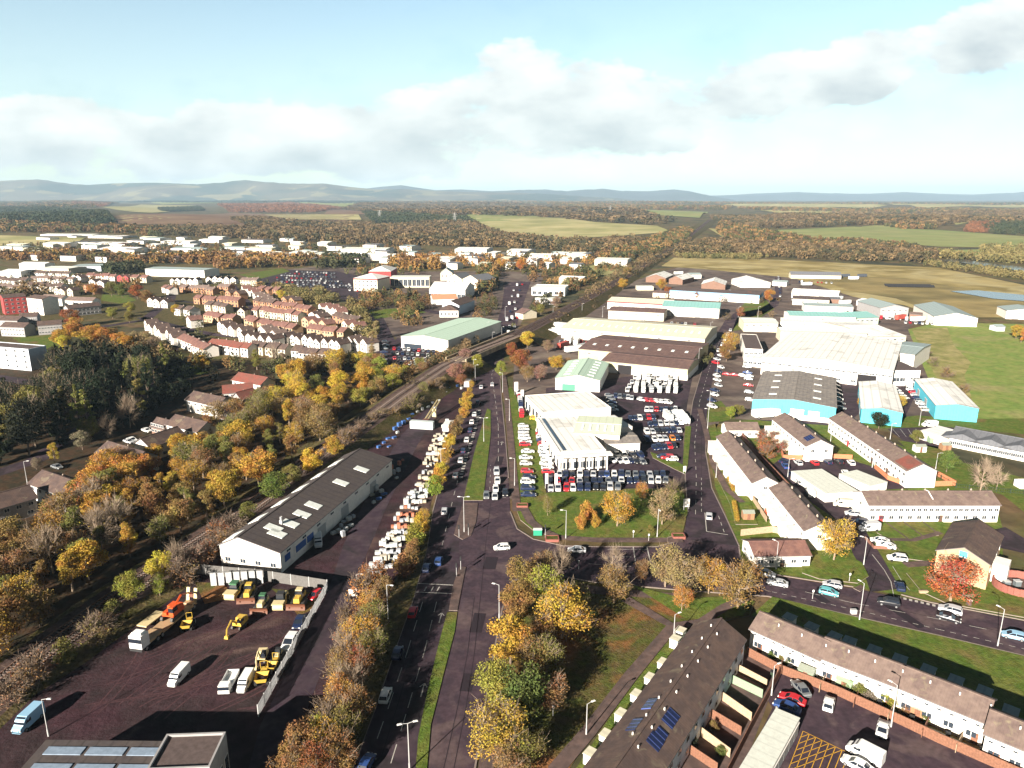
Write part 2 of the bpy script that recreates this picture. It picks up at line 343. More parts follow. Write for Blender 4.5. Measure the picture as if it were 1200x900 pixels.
# fields
mf1 = mat('stubble_field', (0.40, 0.35, 0.17), noise=0.12, nscale=0.006, col2=(0.26, 0.25, 0.10), **GR)
mf2 = mat('pasture', (0.20, 0.23, 0.08), noise=0.12, nscale=0.006, col2=(0.25, 0.25, 0.10), **GR)
mf3 = mat('ploughed_field', (0.15, 0.085, 0.055), noise=0.15, nscale=0.006, col2=(0.20, 0.13, 0.08), **GR)
mf4 = mat('pale_meadow', (0.35, 0.28, 0.125), noise=0.22, nscale=0.014, col2=(0.22, 0.17, 0.06), stain=((0.36, 0.30, 0.15), 0.02, 0.5, 0.6), **GR)
mf5 = mat('moor_field', (0.26, 0.20, 0.085), noise=0.25, nscale=0.012, col2=(0.17, 0.14, 0.06), **GR)
for nm, P_, m_ in (
    ('grass_field', [(555, 254), (600, 254), (660, 256), (700, 261), (770, 265), (788, 272), (720, 277), (640, 281), (600, 275), (565, 264)], mf1),
    ('grass_field', [(545, 251), (640, 254), (600, 259), (556, 262)], mf2),
    ('grass_field', [(620, 243), (688, 244), (690, 250), (640, 250)], mf2),
    ('pasture_field', [(905, 270), (1000, 266), (1100, 270), (1210, 278), (1210, 291), (1100, 289), (990, 281), (930, 277)], mf2),
    ('stubble_field', [(1180, 246), (1210, 246), (1210, 258), (1120, 264), (1115, 258)], mf1),
    ('pasture_field', [(1085, 294), (1160, 292), (1210, 297), (1210, 303), (1130, 300)], mf2),
    ('rough_meadow', [(790, 302), (900, 304), (1000, 309), (1100, 314), (1210, 336), (1210, 372), (1100, 372), (1060, 358), (1000, 348), (930, 326), (830, 316), (775, 312)], mf4),
    ('rough_meadow', [(940, 322), (1060, 326), (1140, 340), (1210, 356), (1210, 371), (1110, 372), (1050, 350), (1000, 342)], mf5),
    ('stubble_field', [(0, 276), (100, 279), (85, 287), (40, 290), (-30, 290), (-30, 275)], mf1),
    ('stubble_field', [(118, 243), (165, 240), (230, 241), (175, 250), (140, 247)], mf1),
    ('stubble_field', [(150, 252), (220, 256), (140, 262), (130, 256)], mf1),
    ('ploughed_field', [(130, 254), (270, 250), (360, 252), (420, 250), (400, 262), (300, 264), (200, 268), (140, 268)], mf3),
    ('stubble_field', [(310, 252), (420, 252), (424, 258), (330, 258)], mf1),
    ('pasture_field', [(330, 236), (420, 238), (438, 243), (380, 244), (360, 240)], mf2),
    ('ploughed_field', [(385, 246), (440, 247), (430, 252), (380, 251)], mf3),
    ('stubble_field', [(490, 240), (600, 239), (640, 241), (560, 243)], mf1),
    ('stubble_field', [(850, 240), (960, 238), (1040, 241), (960, 245), (880, 245)], mf1),
    ('stubble_field', [(1040, 239), (1200, 240), (1210, 243), (1080, 245)], mf1),
    ('pasture_field', [(740, 246), (830, 249), (820, 256), (760, 252)], mf2),
    ('stubble_field', [(890, 247), (1020, 247), (1060, 252), (940, 253)], mf1),
    ('grass_field', [(830, 268), (870, 272), (900, 282), (850, 280)], mf1),
    ('stubble_field', [(690, 312), (740, 306), (770, 308), (720, 326), (700, 322)], mf1),
    ('pasture_field', [(1010, 266), (1060, 262), (1050, 270), (1010, 269)], mf2),
    ('stubble_field', [(0, 239), (110, 238), (90, 242), (0, 243)], mf1),
    ('pasture_field', [(170, 236), (300, 235), (290, 239), (190, 240)], mf2)):
    sheet(nm, P_, m_, 1, drape=True)
m_water = mat('water', (0.12, 0.16, 0.20), rough=0.25, spec=0.5)
sheet('pond_water', [(1113, 342), (1145, 341), (1215, 348), (1215, 355), (1165, 351)], m_water, 36)
m_river = mat('river_water', (0.02, 0.025, 0.04), rough=0.15, spec=0.4)
sheet('river', [(1095, 305), (1130, 309), (1170, 314), (1215, 321), (1215, 315), (1160, 309), (1120, 304)], m_river, 36)
# town lawns
for P_ in ([(14, 396), (60, 392), (68, 405), (95, 408), (98, 420), (45, 432), (38, 410)], [(120, 345), (150, 346), (160, 352), (140, 356), (118, 352)],
           [(195, 428), (235, 424), (245, 438), (210, 440)], [(430, 364), (480, 360), (500, 366), (440, 374)], [(280, 322), (330, 314), (340, 318), (300, 328)],
           [(868, 360), (876, 352), (898, 352), (908, 362), (900, 366), (872, 386), (858, 388)], [(822, 474), (845, 470), (862, 490), (846, 494), (828, 495)]):
    sheet('lawn', P_, m_grass, 3)
# estate of houses: a darker street surface under the rows
sheet('housing_ground', [(-30, 322), (180, 320), (290, 325), (345, 345), (420, 360), (430, 408), (395, 425), (330, 412), (240, 410), (165, 375), (110, 372), (60, 390), (-30, 405)], m_scrub, 1)
for P_, w in (([(165, 372), (215, 385), (250, 392), (330, 400), (420, 412)], 7), ([(225, 372), (300, 380), (380, 385), (405, 386)], 6), ([(200, 352), (260, 358), (320, 366)], 6), ([(270, 330), (280, 345), (298, 362), (300, 380)], 6),
              ([(0, 392), (60, 388), (120, 383), (170, 375), (200, 350), (205, 330)], 8), ([(-20, 440), (60, 452), (150, 452), (190, 430), (205, 400), (215, 385)], 8), ([(200, 405), (190, 440), (165, 475), (100, 500), (40, 540), (-20, 560)], 7),
              ([(440, 440), (455, 405), (440, 372), (400, 340)], 11), ([(400, 352), (470, 358), (540, 372), (580, 378)], 9)):
    b = MB(); b.ribbon([(G(*p).x, G(*p).y) for p in P_], w, 0.045); struct(b.build('side_road', m_asph))

# main dual carriageway and its junction
pv = sheet('pavement', [(560, 905), (570, 835), (580, 770), (588, 720), (600, 685), (640, 678), (700, 688), (800, 697), (800, 704), (700, 697), (640, 690), (612, 697), (600, 730), (592, 780), (584, 840), (578, 905)], m_path, 2, kerb=KERB)
sheet('road', [(412, 905), (440, 830), (462, 765), (485, 700), (500, 645), (507, 600), (518, 560), (533, 510), (550, 462), (556, 440), (560, 420), (572, 400), (582, 380), (588, 360), (592, 330),
               (622, 330), (612, 360), (606, 380), (598, 400), (590, 420), (586, 445), (588, 470), (592, 510), (596, 560), (598, 600), (606, 620), (625, 632), (660, 640), (700, 641), (770, 641),
               (800, 632), (806, 600), (803, 560), (804, 520), (812, 470), (824, 430), (838, 395), (850, 375), (862, 366), (868, 366), (868, 374), (858, 388), (845, 412), (834, 450), (828, 490), (827, 530), (834, 572), (850, 605), (866, 640), (868, 660), (905, 674),
               (1007, 691), (1090, 707), (1205, 729), (1205, 769), (1100, 744), (1007, 723), (900, 698), (860, 692), (800, 691), (700, 682), (640, 672), (600, 680), (588, 716), (578, 770), (567, 835), (556, 905)], m_asph2, 3)
sheet('road', [(868, 366), (890, 362), (904, 354), (908, 340), (908, 318), (915, 318), (917, 342), (912, 358), (895, 368), (868, 374)], m_asph2, 3)
# resurfaced lanes, darker
sheet('road_patch', [(412, 905), (440, 830), (462, 765), (485, 700), (500, 645), (507, 600), (518, 560), (533, 510), (550, 462), (575, 462), (572, 485), (560, 520), (548, 560), (541, 590), (538, 640), (538, 690), (520, 760), (505, 830), (487, 905)], m_asph, 4)
sheet('road_patch', [(804, 520), (812, 470), (824, 430), (838, 395), (852, 395), (834, 450), (828, 490), (827, 530), (834, 572), (850, 605), (866, 640), (800, 632), (806, 600)], m_asph, 4)
# medians and islands
sheet('median_grass', [(487, 905), (490, 865), (500, 815), (513, 760), (524, 718), (536, 718), (533, 740), (520, 790), (505, 850), (500, 905)], m_grass, 4, kerb=KERB)
sheet('median_grass', [(543, 587), (548, 565), (556, 530), (566, 495), (571, 479), (575, 481), (575, 510), (571, 545), (566, 587)], m_grass, 4, kerb=KERB)
sheet('traffic_island', [(526, 716), (530, 690), (538, 665), (546, 665), (541, 690), (536, 716)], m_path, 4, kerb=KERB)
sheet('traffic_island', [(532, 627), (536, 612), (543, 590), (560, 590), (558, 612), (552, 628), (542, 633)], m_path, 4, kerb=KERB)
sheet('traffic_island', [(1000, 690), (1008, 686), (1014, 689), (1008, 694)], m_path, 4, kerb=KERB)
# lawn in front of the dealership and its paths
sheet('lawn', [(606, 600), (600, 560), (594, 500), (590, 455), (600, 455), (612, 480), (636, 500), (636, 560), (640, 578), (745, 573), (800, 574), (806, 600), (800, 625), (770, 634), (700, 634), (655, 632), (625, 622), (610, 610)], m_grass, 4, kerb=KERB)
b = MB(); b.ribbon([(G(*p).x, G(*p).y) for p in [(606, 600), (602, 560), (598, 510), (594, 470), (590, 440)]], 2.4, 0.30); b.ribbon([(G(*p).x, G(*p).y) for p in [(600, 596), (614, 597), (622, 612), (634, 622), (655, 631), (700, 634), (800, 634)]], 2.6, 0.31)
struct(b.build('footpath', m_path))
sheet('verge', [(800, 545), (803, 500), (810, 500), (806, 545), (803, 556), (790, 550), (765, 537), (762, 530), (790, 540)], m_grass, 4, kerb=KERB)
sheet('verge', [(838, 497), (828, 500), (832, 530), (840, 560), (855, 590), (862, 615), (888, 615), (880, 590), (862, 560), (846, 525)], m_grass, 4, kerb=KERB)
b = MB(); b.ribbon([(G(*p).x, G(*p).y) for p in [(820, 480), (827, 505), (836, 545), (852, 575), (870, 590)]], 2.0, 0.34); struct(b.build('footpath', m_path))
# grass and leaf litter south of the cross road
sheet('tree_lawn', [(578, 905), (584, 840), (592, 780), (600, 730), (612, 697), (640, 690), (700, 697), (800, 704), (862, 698), (885, 706), (878, 722), (850, 728), (800, 735), (760, 775), (700, 850), (665, 905)], m_leafy, 2, kerb=KERB)
sheet('lawn', [(740, 686), (800, 702), (862, 699), (885, 706), (870, 722), (830, 728), (800, 724)], m_grass, 10)
b = MB(); b.ribbon([(G(*p).x, G(*p).y) for p in [(650, 905), (690, 858), (740, 792), (788, 735), (733, 703)]], 2.6, 0.20 + 0.06); b.ribbon([(G(*p).x, G(*p).y) for p in [(788, 735), (822, 730), (850, 712), (875, 702)]], 2.2, 0.265); struct(b.build('footpath', m_path))
sheet('lawn', [(905, 700), (1007, 725), (1100, 746), (1205, 771), (1215, 860), (1150, 830), (880, 722)], m_grass, 5, kerb=KERB)
sheet('terrace_gardens', [(790, 738), (850, 725), (800, 800), (690, 905), (672, 905), (735, 810)], m_grass, 2)
# court south of the terraces
sheet('terrace_court', [(872, 770), (960, 800), (1060, 840), (1160, 890), (1215, 925), (860, 925), (905, 830)], m_asph2, 2)
sheet('back_gardens', [(800, 880), (872, 765), (905, 778), (912, 790), (870, 905), (795, 925)], m_path, 3)
sheet('pavement', [(905, 776), (1000, 806), (1100, 845), (1215, 895), (1215, 903), (1100, 852), (1000, 813), (905, 781)], m_path, 3, kerb=KERB)
# estate lawns around the bend and path
sheet('lawn', [(940, 672), (938, 650), (955, 640), (985, 648), (1010, 660), (1018, 676), (1005, 684), (960, 679)], m_grass, 5, kerb=KERB)
sheet('lawn', [(1040, 625), (1100, 630), (1098, 660), (1060, 655), (1050, 640)], m_grass, 5, kerb=KERB)
sheet('lawn', [(1062, 672), (1098, 662), (1160, 700), (1210, 690), (1210, 726), (1110, 708), (1080, 694)], m_grass, 5, kerb=KERB)
sheet('front_gardens', [(1018, 609), (1106, 610), (1100, 628), (1040, 632), (1028, 625)], m_grass, 6, kerb=KERB)
b = MB()
for a, c in (((1034, 610), (1066, 634)), ((1055, 610), (1085, 632)), ((1078, 610), (1100, 627))): b.ribbon([G(*a).xy, G(*c).xy], 0.45, 0.30)
b.ribbon([G(1022, 632).xy, G(1070, 634).xy, G(1102, 625).xy], 1.6, 0.26); b.ribbon([G(1060, 663).xy, G(1090, 661).xy, G(1100, 664).xy], 2.5, 0.27)
struct(b.build('footpath', m_path))
sheet('driveway', [(1160, 622), (1178, 618), (1215, 640), (1215, 652), (1160, 640)], m_asph, 6)
# access track outside the machinery yard and its verge
sheet('access_track', [(385, 692), (402, 640), (440, 560), (470, 510), (500, 480), (515, 480), (490, 520), (455, 590), (425, 660), (400, 730), (372, 800), (345, 870), (335, 905), (290, 905), (305, 850), (330, 800)], m_asph, 2)
sheet('verge', [(405, 905), (420, 820), (440, 740), (460, 690), (480, 640), (498, 600), (507, 600), (500, 645), (485, 700), (462, 765), (440, 830), (412, 905)], m_scrub, 4, kerb=KERB)
sheet('embankment_ground', [(-60, 862), (20, 828), (100, 777), (217, 690), (262, 640), (330, 585), (440, 508), (500, 460), (548, 436), (540, 420), (470, 452), (380, 505), (300, 560), (200, 640), (130, 700), (50, 745), (-60, 800)], m_scrub, 2)
sheet('wood_floor', [(-60, 880), (-60, 440), (60, 425), (200, 420), (300, 425), (420, 430), (470, 440), (380, 505), (300, 565), (200, 645), (130, 700), (50, 745)], mat('wood_floor', (0.035, 0.03, 0.018), noise=0.3, nscale=0.3, col2=(0.06, 0.035, 0.02), **GR), 1)

sheet('verge', [(228, 682), (262, 684), (275, 700), (240, 708)], m_leafy, 3)
sheet('verge', [(318, 690), (380, 696), (372, 712), (350, 722), (338, 708)], m_leafy, 3)
# kerb lines along the main road
def pl(P_): return [(G(*p).x, G(*p).y) for p in P_]
b = MB()
for P_ in ([(556, 905), (567, 835), (578, 770), (588, 716), (600, 681), (640, 673), (700, 683), (800, 692), (900, 699), (1007, 724), (1100, 745), (1205, 770)],
           [(598, 600), (606, 620), (625, 632), (660, 640), (700, 641), (770, 641), (800, 633)], [(866, 641), (868, 660), (905, 673), (1000, 688)], [(596, 560), (592, 510), (588, 470), (586, 445)],
           [(412, 905), (440, 830), (462, 765), (485, 700), (500, 645), (507, 600), (518, 560), (533, 510), (550, 462)], [(1056, 697), (1090, 706), (1205, 728)],
           [(806, 600), (803, 560), (804, 520), (812, 470), (824, 430), (838, 395)], [(828, 490), (827, 530), (834, 572), (850, 605), (866, 640)]):
    q = pl(P_)
    for k in range(len(q) - 1):
        a, c = Vector(q[k]), Vector(q[k + 1]); d = c - a
        b.box(*((a + c) / 2), 0, d.length, 0.3, 0.16, math.atan2(d.y, d.x))
struct(b.build('kerb', m_kerb))

# road markings
b = MB()
def dash(P_, on, off, w, z=0.088):
    q = [Vector(p) for p in pl(P_)]; s = 0; 
    for k in range(len(q) - 1):
        a, c = q[k], q[k + 1]; d = c - a; L_ = d.length; d.normalize(); t = 0
        while t < L_:
            e = min(L_, t + on)
            m_ = (a + d * t + a + d * e) / 2; b.box(m_.x, m_.y, z - 0.004, e - t, w, 0.006, math.atan2(d.y, d.x))
            if off <= 0: t = e + 0.001
            else: t += on + off
def solid(P_, w, z=0.088): dash(P_, 400, 0, w, z)
dash([(428, 905), (455, 830), (477, 765), (497, 700)], 4, 3, 0.14); dash([(458, 895), (478, 830), (497, 765), (513, 700)], 4, 3, 0.14)
solid([(487, 684), (531, 686)], 0.25); solid([(484, 694), (530, 696)], 0.25)
for x0 in (500, 508, 515): solid([(x0, 688), (x0 - 3, 693)], 0.25)
dash([(518, 640), (532, 580), (548, 520), (562, 470)], 3, 5, 0.12)
solid([(565, 576), (597, 577)], 0.35)
dash([(582, 574), (584, 540), (584, 500), (580, 465), (576, 440), (582, 420)], 4, 4, 0.14); dash([(574, 574), (575, 545)], 2, 3, 0.12)
dash([(540, 560), (545, 540), (556, 505), (562, 480)], 1.2, 1.2, 1.1)   # hatching beside the right-turn lane
dash([(557, 585), (598, 583)], 1, 1, 0.15)
solid([(711, 653), (740, 653)], 0.15); solid([(712, 644), (758, 644)], 0.12); dash([(690, 661), (800, 668), (905, 685), (1000, 707), (1090, 724), (1205, 748)], 3, 4, 0.12)
dash([(905, 694), (1007, 716), (1100, 738), (1205, 762)], 1.0, 1.0, 0.12); solid([(742, 641), (745, 662)], 0.25); solid([(758, 641), (763, 662)], 0.25)
solid([(826, 601), (828, 623), (853, 627)], 0.2); dash([(842, 605), (849, 625)], 2, 2, 0.15); dash([(815, 603), (816, 560), (814, 520), (820, 470), (832, 430), (845, 395)], 3, 4, 0.14)
dash([(822, 600), (822, 560)], 2, 2, 0.12)
solid([(1048, 702), (1044, 682), (1036, 668), (1022, 650)], 0.15); dash([(1052, 700), (1100, 711)], 0.6, 0.5, 0.9); solid([(1046, 664), (1056, 680), (1066, 692)], 0.12)
solid([(924, 788), (1000, 819), (1100, 858), (1200, 904)], 0.12)
for xx in range(7): a, c = (1046 + xx * 9, 503), (1054 + xx * 8, 512); solid([a, c], 0.12)
for cx_, cy_ in ((463, 752), (495, 810), (516, 725), (588, 520)):
    a = G(cx_, cy_); t = G(cx_ + 6, cy_ - 22); d = (t - a); an = math.atan2(d.y, d.x); b.box(a.x, a.y, 0.084, 3.2, 0.22, 0.006, an); dd = Vector((math.cos(an), math.sin(an)))
    for s in (-1, 1): b.box(a.x + dd.x * 1.5 - s * dd.y * .35, a.y + dd.y * 1.5 + s * dd.x * .35, 0.084, 1.1, 0.2, 0.006, an - s * 0.6)
for i in range(9):                       # bays of the car parks
    p = (288 + i * 13, 326 + i * 0.5); a = G(*p); 
struct(b.build('road_markings', m_white))
b = MB()
for P_ in ([(531, 905), (546, 830), (556, 765), (563, 700), (569, 640), (575, 590)], [(519, 905), (536, 830), (548, 765), (556, 700)], [(443, 900), (468, 820), (488, 750), (505, 690)], [(905, 684), (1007, 706), (1090, 723), (1205, 747)], [(822, 560), (822, 500), (836, 430)]): b.ribbon(pl(P_), .11, .0845)
for x, y, L_, w_ in ((548, 800, 5, 2.2), (560, 730, 7, 2.5), (575, 660, 6, 3), (640, 655, 8, 3), (520, 620, 5, 3), (1060, 722, 9, 2.2), (960, 700, 5, 2), (585, 540, 8, 2.4), (480, 790, 5, 2.2)): g = G(x, y); b.box(g.x, g.y, .078, w_, L_, .0065, -.1 if x < 700 else .3)
struct(b.build('road_seam', mat('fresh_tar', (0.028, 0.021, 0.027), **GR)))
b = MB(); r2 = random.Random(3)
for k in range(26):
    x, y = r2.uniform(60, 330), r2.uniform(745, 850); g = G(x, y)
    if x < 60 + (850 - y) * 1.0 or x > 300 + (845 - y) * .3: continue
    a = r2.uniform(.2, 1.4); P_ = []
    for j in range(14): P_.append((g.x, g.y)); g = g + Vector((math.cos(a), math.sin(a), 0)) * 1.5; a += r2.uniform(-.04, .1)
    for o_ in (0, 1.7): b.ribbon([(p[0] + o_, p[1]) for p in P_], .32, .027 + .0005 * k)
struct(b.build('tyre_tracks', mat('tracked_dirt', (0.066, 0.034, 0.038), noise=.3, nscale=.6, **GR)))
b = MB()   # yellow box of crossed lines
Q = [G(*p) for p in ((941, 857), (995, 883), (978, 925), (920, 912))]
z0 = 0.052
def yl(a, c, w=0.11):
    d = c - a; m_ = (a + c) / 2; b.box(m_.x, m_.y, z0, d.length, w, 0.006, math.atan2(d.y, d.x))
for k in range(4): yl(Q[k], Q[(k + 1) % 4])
for k in range(1, 7):
    t = k / 7; yl(Q[0].lerp(Q[3], t), Q[0].lerp(Q[1], min(1, t * 1.0)) if k < 7 else Q[1]); yl(Q[0].lerp(Q[1], t), Q[3].lerp(Q[2], t) if k > 2 else Q[3].lerp(Q[2], t))
struct(b.build('yellow_box_marking', m_yel))

# railway: low embankment rising to the bridge over the road
RW = [(-70, 868, .3), (0, 806, .3), (60, 757, .4), (130, 706, .5), (205, 655, .6), (270, 612, 1), (330, 568, 1.5), (380, 530, 2), (430, 494, 2.6), (470, 464, 3.6), (520, 430, 5), (560, 410, 6), (605, 393, 6), (650, 370, 5), (700, 343, 4), (740, 320, 3), (775, 300, 2), (805, 280, 1.5), (820, 268, 1.2), (832, 258, 1.2)]
RP = [G(p[0], p[1], p[2]) if p[1] > 300 else Vector((*G(p[0], p[1]).xy, HT(*G(p[0], p[1]).xy) + p[2] + 1)) for p in RW]
m_ball = mat('ballast', (0.095, 0.062, 0.052), noise=0.25, nscale=0.5, col2=(0.065, 0.045, 0.04), **GR)
def side(pts, off):
    o = []
    for k, p in enumerate(pts):
        a = pts[max(0, k - 1)]; c = pts[min(len(pts) - 1, k + 1)]; d = (c - a); d.z = 0; d.normalize(); o.append(Vector((p.x - d.y * off, p.y + d.x * off, p.z)))
    return o
fine = []
for k in range(len(RP) - 1):
    n_ = max(1, int((RP[k + 1] - RP[k]).length / 12))
    fine += [RP[k].lerp(RP[k + 1], j / n_) for j in range(n_)]
fine.append(RP[-1])
def over_road(p): x, y = PX(p.x, p.y, 0); return 553 < x < 596 and 396 < PX(*p)[1] < 418
b = MB(); b2 = MB()
lL, lR = side(fine, 5.5), side(fine, -5.5)
for k in range(len(fine) - 1):
    if over_road(fine[k]) or over_road(fine[k + 1]): continue
    for s_, A_ in ((1, lL), (-1, lR)):
        a, c = A_[k], A_[k + 1]; w0, w1 = 1.6 * a.z + 1.5, 1.6 * c.z + 1.5; dd = (fine[k + 1] - fine[k]); dd.z = 0; dd.normalize(); nn = Vector((-dd.y, dd.x, 0)) * s_
        ga, gc = a + nn * w0, c + nn * w1; ga.z = gc.z = HT(ga.x, ga.y); 
        q = [a, c, gc, ga]; b2.face(q if s_ < 0 else q[::-1])
    b.face((lR[k], lR[k + 1], lL[k + 1], lL[k]))
struct(b2.build('railway_embankment', m_scrub)); struct(b.build('railway_ballast', m_ball))
tr = empty('railway_track', fine[0]); tag(tr, 'pair of rusty railway tracks curving past the wood and over the main road', 'railway track')
inv = -fine[0]; m_rail = mat('rail_steel', (0.20, 0.11, 0.075), rough=0.5, metallic=0.3); m_slp = mat('sleeper', (0.16, 0.125, 0.11), noise=0.2, nscale=1, **GR)
for tcn in (-2.0, 2.0):
    for ro in (-0.72, 0.72):
        b = MB(); q = [p + inv + Vector((0, 0, 0.32)) for p in side(fine, tcn + ro)]
        for k in range(len(q) - 1):
            a, c = q[k], q[k + 1]; n_ = (c - a).cross(Vector((0, 0, 1))).normalized() * 0.09; u = Vector((0, 0, 0.16))
            b.face((a - n_, c - n_, c - n_ + u, a - n_ + u)[::-1]); b.face((a + n_, c + n_, c + n_ + u, a + n_ + u)); b.face((a - n_ + u, a + n_ + u, c + n_ + u, c - n_ + u)[::-1])
        b.build('rail', m_rail, tr)
b = MB(); acc = 0
for k in range(len(fine) - 1):
    a, c = fine[k], fine[k + 1]
    if a.y > 420: break
    d = c - a; L_ = d.length; an = math.atan2(d.y, d.x); t = 0
    while t < L_:
        for tcn in (-2.0, 2.0):
            p = a.lerp(c, t / L_); nx_, ny_ = -math.sin(an), math.cos(an); b.box(p.x + nx_ * tcn + inv.x, p.y + ny_ * tcn + inv.y, p.z + inv.z + .06, 0.3, 2.5, 0.2, an)
        t += 0.8
o = b.build('sleeper', m_slp, tr); o['kind'] = 'stuff'
# bridge
bi = [k for k in range(len(fine)) if over_road(fine[k])]
k0, k1 = max(0, min(bi) - 2), min(len(fine) - 1, max(bi) + 2); A, C_ = fine[k0], fine[k1]
m_stone = mat('bridge_stone', (0.36, 0.29, 0.20), noise=0.2, nscale=0.3, col2=(0.25, 0.20, 0.15), **GR)
br = empty('railway_bridge', ((A + C_) / 2).to_2d().to_3d(), math.atan2((C_ - A).y, (C_ - A).x)); tag(br, 'flat railway bridge with pale parapets crossing over the main road', 'bridge')
L_ = (C_ - A).length; zt = (A.z + C_.z) / 2
b = MB(); b.box(0, 0, zt - 1.3, L_, 11, 1.25); b.build('deck', m_stone, br)
for s in (-1, 1):
    b = MB(); b.box(0, s * 5.7, zt - 1.5, L_, 0.6, 2.7); b.build('parapet', m_stone, br)
    b = MB(); b.box(s * (L_ / 2 - 2.0), 0, 0, 4.0, 11.6, zt - 1.5); b.build('abutment', m_stone, br)

# ------------------------------------------------------------------ hills on the horizon
def ridge(name, prof, dist, depth, m_, seed):
    """prof: surveyed skyline heights; each ridge is a real range, rising and falling over its depth"""
    us = np.linspace(prof[0][0], prof[-1][0], 220); hy = np.interp(us, [p[0] for p in prof], [p[1] for p in prof]); nd = 16
    V = []; 
    for j in range(nd + 1):
        t = j / nd; dd = dist - depth * (1 - t) if t < 0.75 else dist - depth * 0.25 + depth * (t - .75) * 1.6
        prof_t = math.sin(min(1, t / 0.75) * math.pi / 2) ** 1.3 if t < .75 else max(0, 1 - (t - .75) * 4.0) 
        for i, px in enumerate(us):
            dx, dy, dz = ray(px, hy[i]); k = (dist - depth * .25) / dy; top = CAM_H + dz * k
            x = dx / dy * dd; 
            nz = mnoise.fractal(Vector((x * 0.0006 + seed, dd * 0.0006, seed)), 0.8, 2.1, 5) * 55 * (0 if prof_t > .97 else 1) * min(1, prof_t * 2.5)
            V.append((x, dd, max(2, HT(x, dd)) - 12 + (top + 12 - HT(x, dd)) * prof_t + nz * (1 if t < .9 else 0)))
    nx = len(us); Fc = [(j * nx + i, j * nx + i + 1, (j + 1) * nx + i + 1, (j + 1) * nx + i) for j in range(nd) for i in range(nx - 1)]
    me = bpy.data.meshes.new(name); me.from_pydata(V, [], Fc); me.materials.append(m_); me.polygons.foreach_set('use_smooth', [True] * len(me.polygons)); struct(link(name, me))
m_h1 = mat('hill_moor', (0.12, 0.105, 0.075), noise=0.2, nscale=0.0006, col2=(0.05, 0.065, 0.05), mix=(0.47, 0.56), stain=((0.20, 0.18, 0.10), 0.0014, 0.56, 0.60), detail=6, **GR)
m_h2 = mat('hill_heather', (0.07, 0.075, 0.075), noise=0.2, nscale=0.0006, col2=(0.05, 0.055, 0.04), **GR)
ridge('hills', [(-140, 214), (-60, 212), (0, 212), (20, 211), (45, 211), (62, 214), (85, 218), (130, 215), (180, 214), (230, 216), (285, 213), (330, 216), (380, 215), (410, 219), (440, 222), (480, 222), (520, 224), (560, 225), (610, 226), (660, 229), (720, 232), (760, 236)], 15000, 3000, m_h1, 1.0)
ridge('hills', [(380, 232), (420, 222), (445, 219), (470, 217), (490, 220), (510, 223), (540, 222), (575, 224), (610, 223), (640, 222), (665, 225), (690, 223), (706, 221), (730, 224), (760, 224), (790, 222), (808, 224), (830, 229), (860, 234)], 19000, 3500, m_h2, 5.0)
ridge('hills', [(700, 235), (800, 231), (850, 229), (880, 227), (935, 225), (980, 227), (1020, 227), (1060, 225), (1100, 227), (1140, 228), (1180, 226), (1230, 227), (1300, 226), (1400, 228)], 25000, 6000, m_h2, 9.0)
# ------------------------------------------------------------------ haze
def haze():
    b = MB(); b.box(0, 12500, -6, 62000, 43000, 560)
    M = bpy.data.materials.new('haze'); M.use_nodes = True; nt = M.node_tree; nt.nodes.remove(nt.nodes['Principled BSDF'])
    v = nt.nodes.new('ShaderNodeVolumePrincipled'); v.inputs['Density'].default_value = HAZE; v.inputs['Color'].default_value = (0.55, 0.78, 1.0, 1); v.inputs['Anisotropy'].default_value = 0.0
    nt.links.new(v.outputs[0], nt.nodes['Material Output'].inputs['Volume'])
    o = b.build('haze', M); o['kind'] = 'stuff'
HAZE = 4.5e-5
haze()

# ------------------------------------------------------------------ buildings
def wallm(n, c, **k): return mat('wall_' + n, c, rough=0.85, noise=k.pop('noise', 0.06), nscale=0.35, spec=0.2, stain=(tuple(x * 0.78 for x in c), 0.35, 0.55, 0.8), **k)
W_ = dict(white=wallm('white', (0.78, 0.74, 0.68)), cream=wallm('cream', (0.60, 0.54, 0.42)), yellow=wallm('yellow', (0.52, 0.46, 0.28)), brick=wallm('brick', (0.36, 0.19, 0.11)), tan=wallm('tan_brick', (0.46, 0.31, 0.19)),
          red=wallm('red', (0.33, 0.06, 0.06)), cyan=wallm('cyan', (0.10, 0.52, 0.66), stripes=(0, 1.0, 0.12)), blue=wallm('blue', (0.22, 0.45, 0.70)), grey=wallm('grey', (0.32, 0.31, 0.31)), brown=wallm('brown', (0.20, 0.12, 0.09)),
          bluewhite=wallm('pale_blue', (0.55, 0.60, 0.66)), dark=wallm('dark', (0.06, 0.055, 0.06)), green=wallm('pale_green', (0.42, 0.52, 0.42)), orange=wallm('orange_brick', (0.55, 0.28, 0.15)))
def roofm(n, c, st=None, **k): return mat('roof_' + n, c, rough=k.pop('rough', 0.85), noise=k.pop('noise', 0.12), nscale=k.pop('nscale', 0.5), spec=0.2, stripes=st, **k)
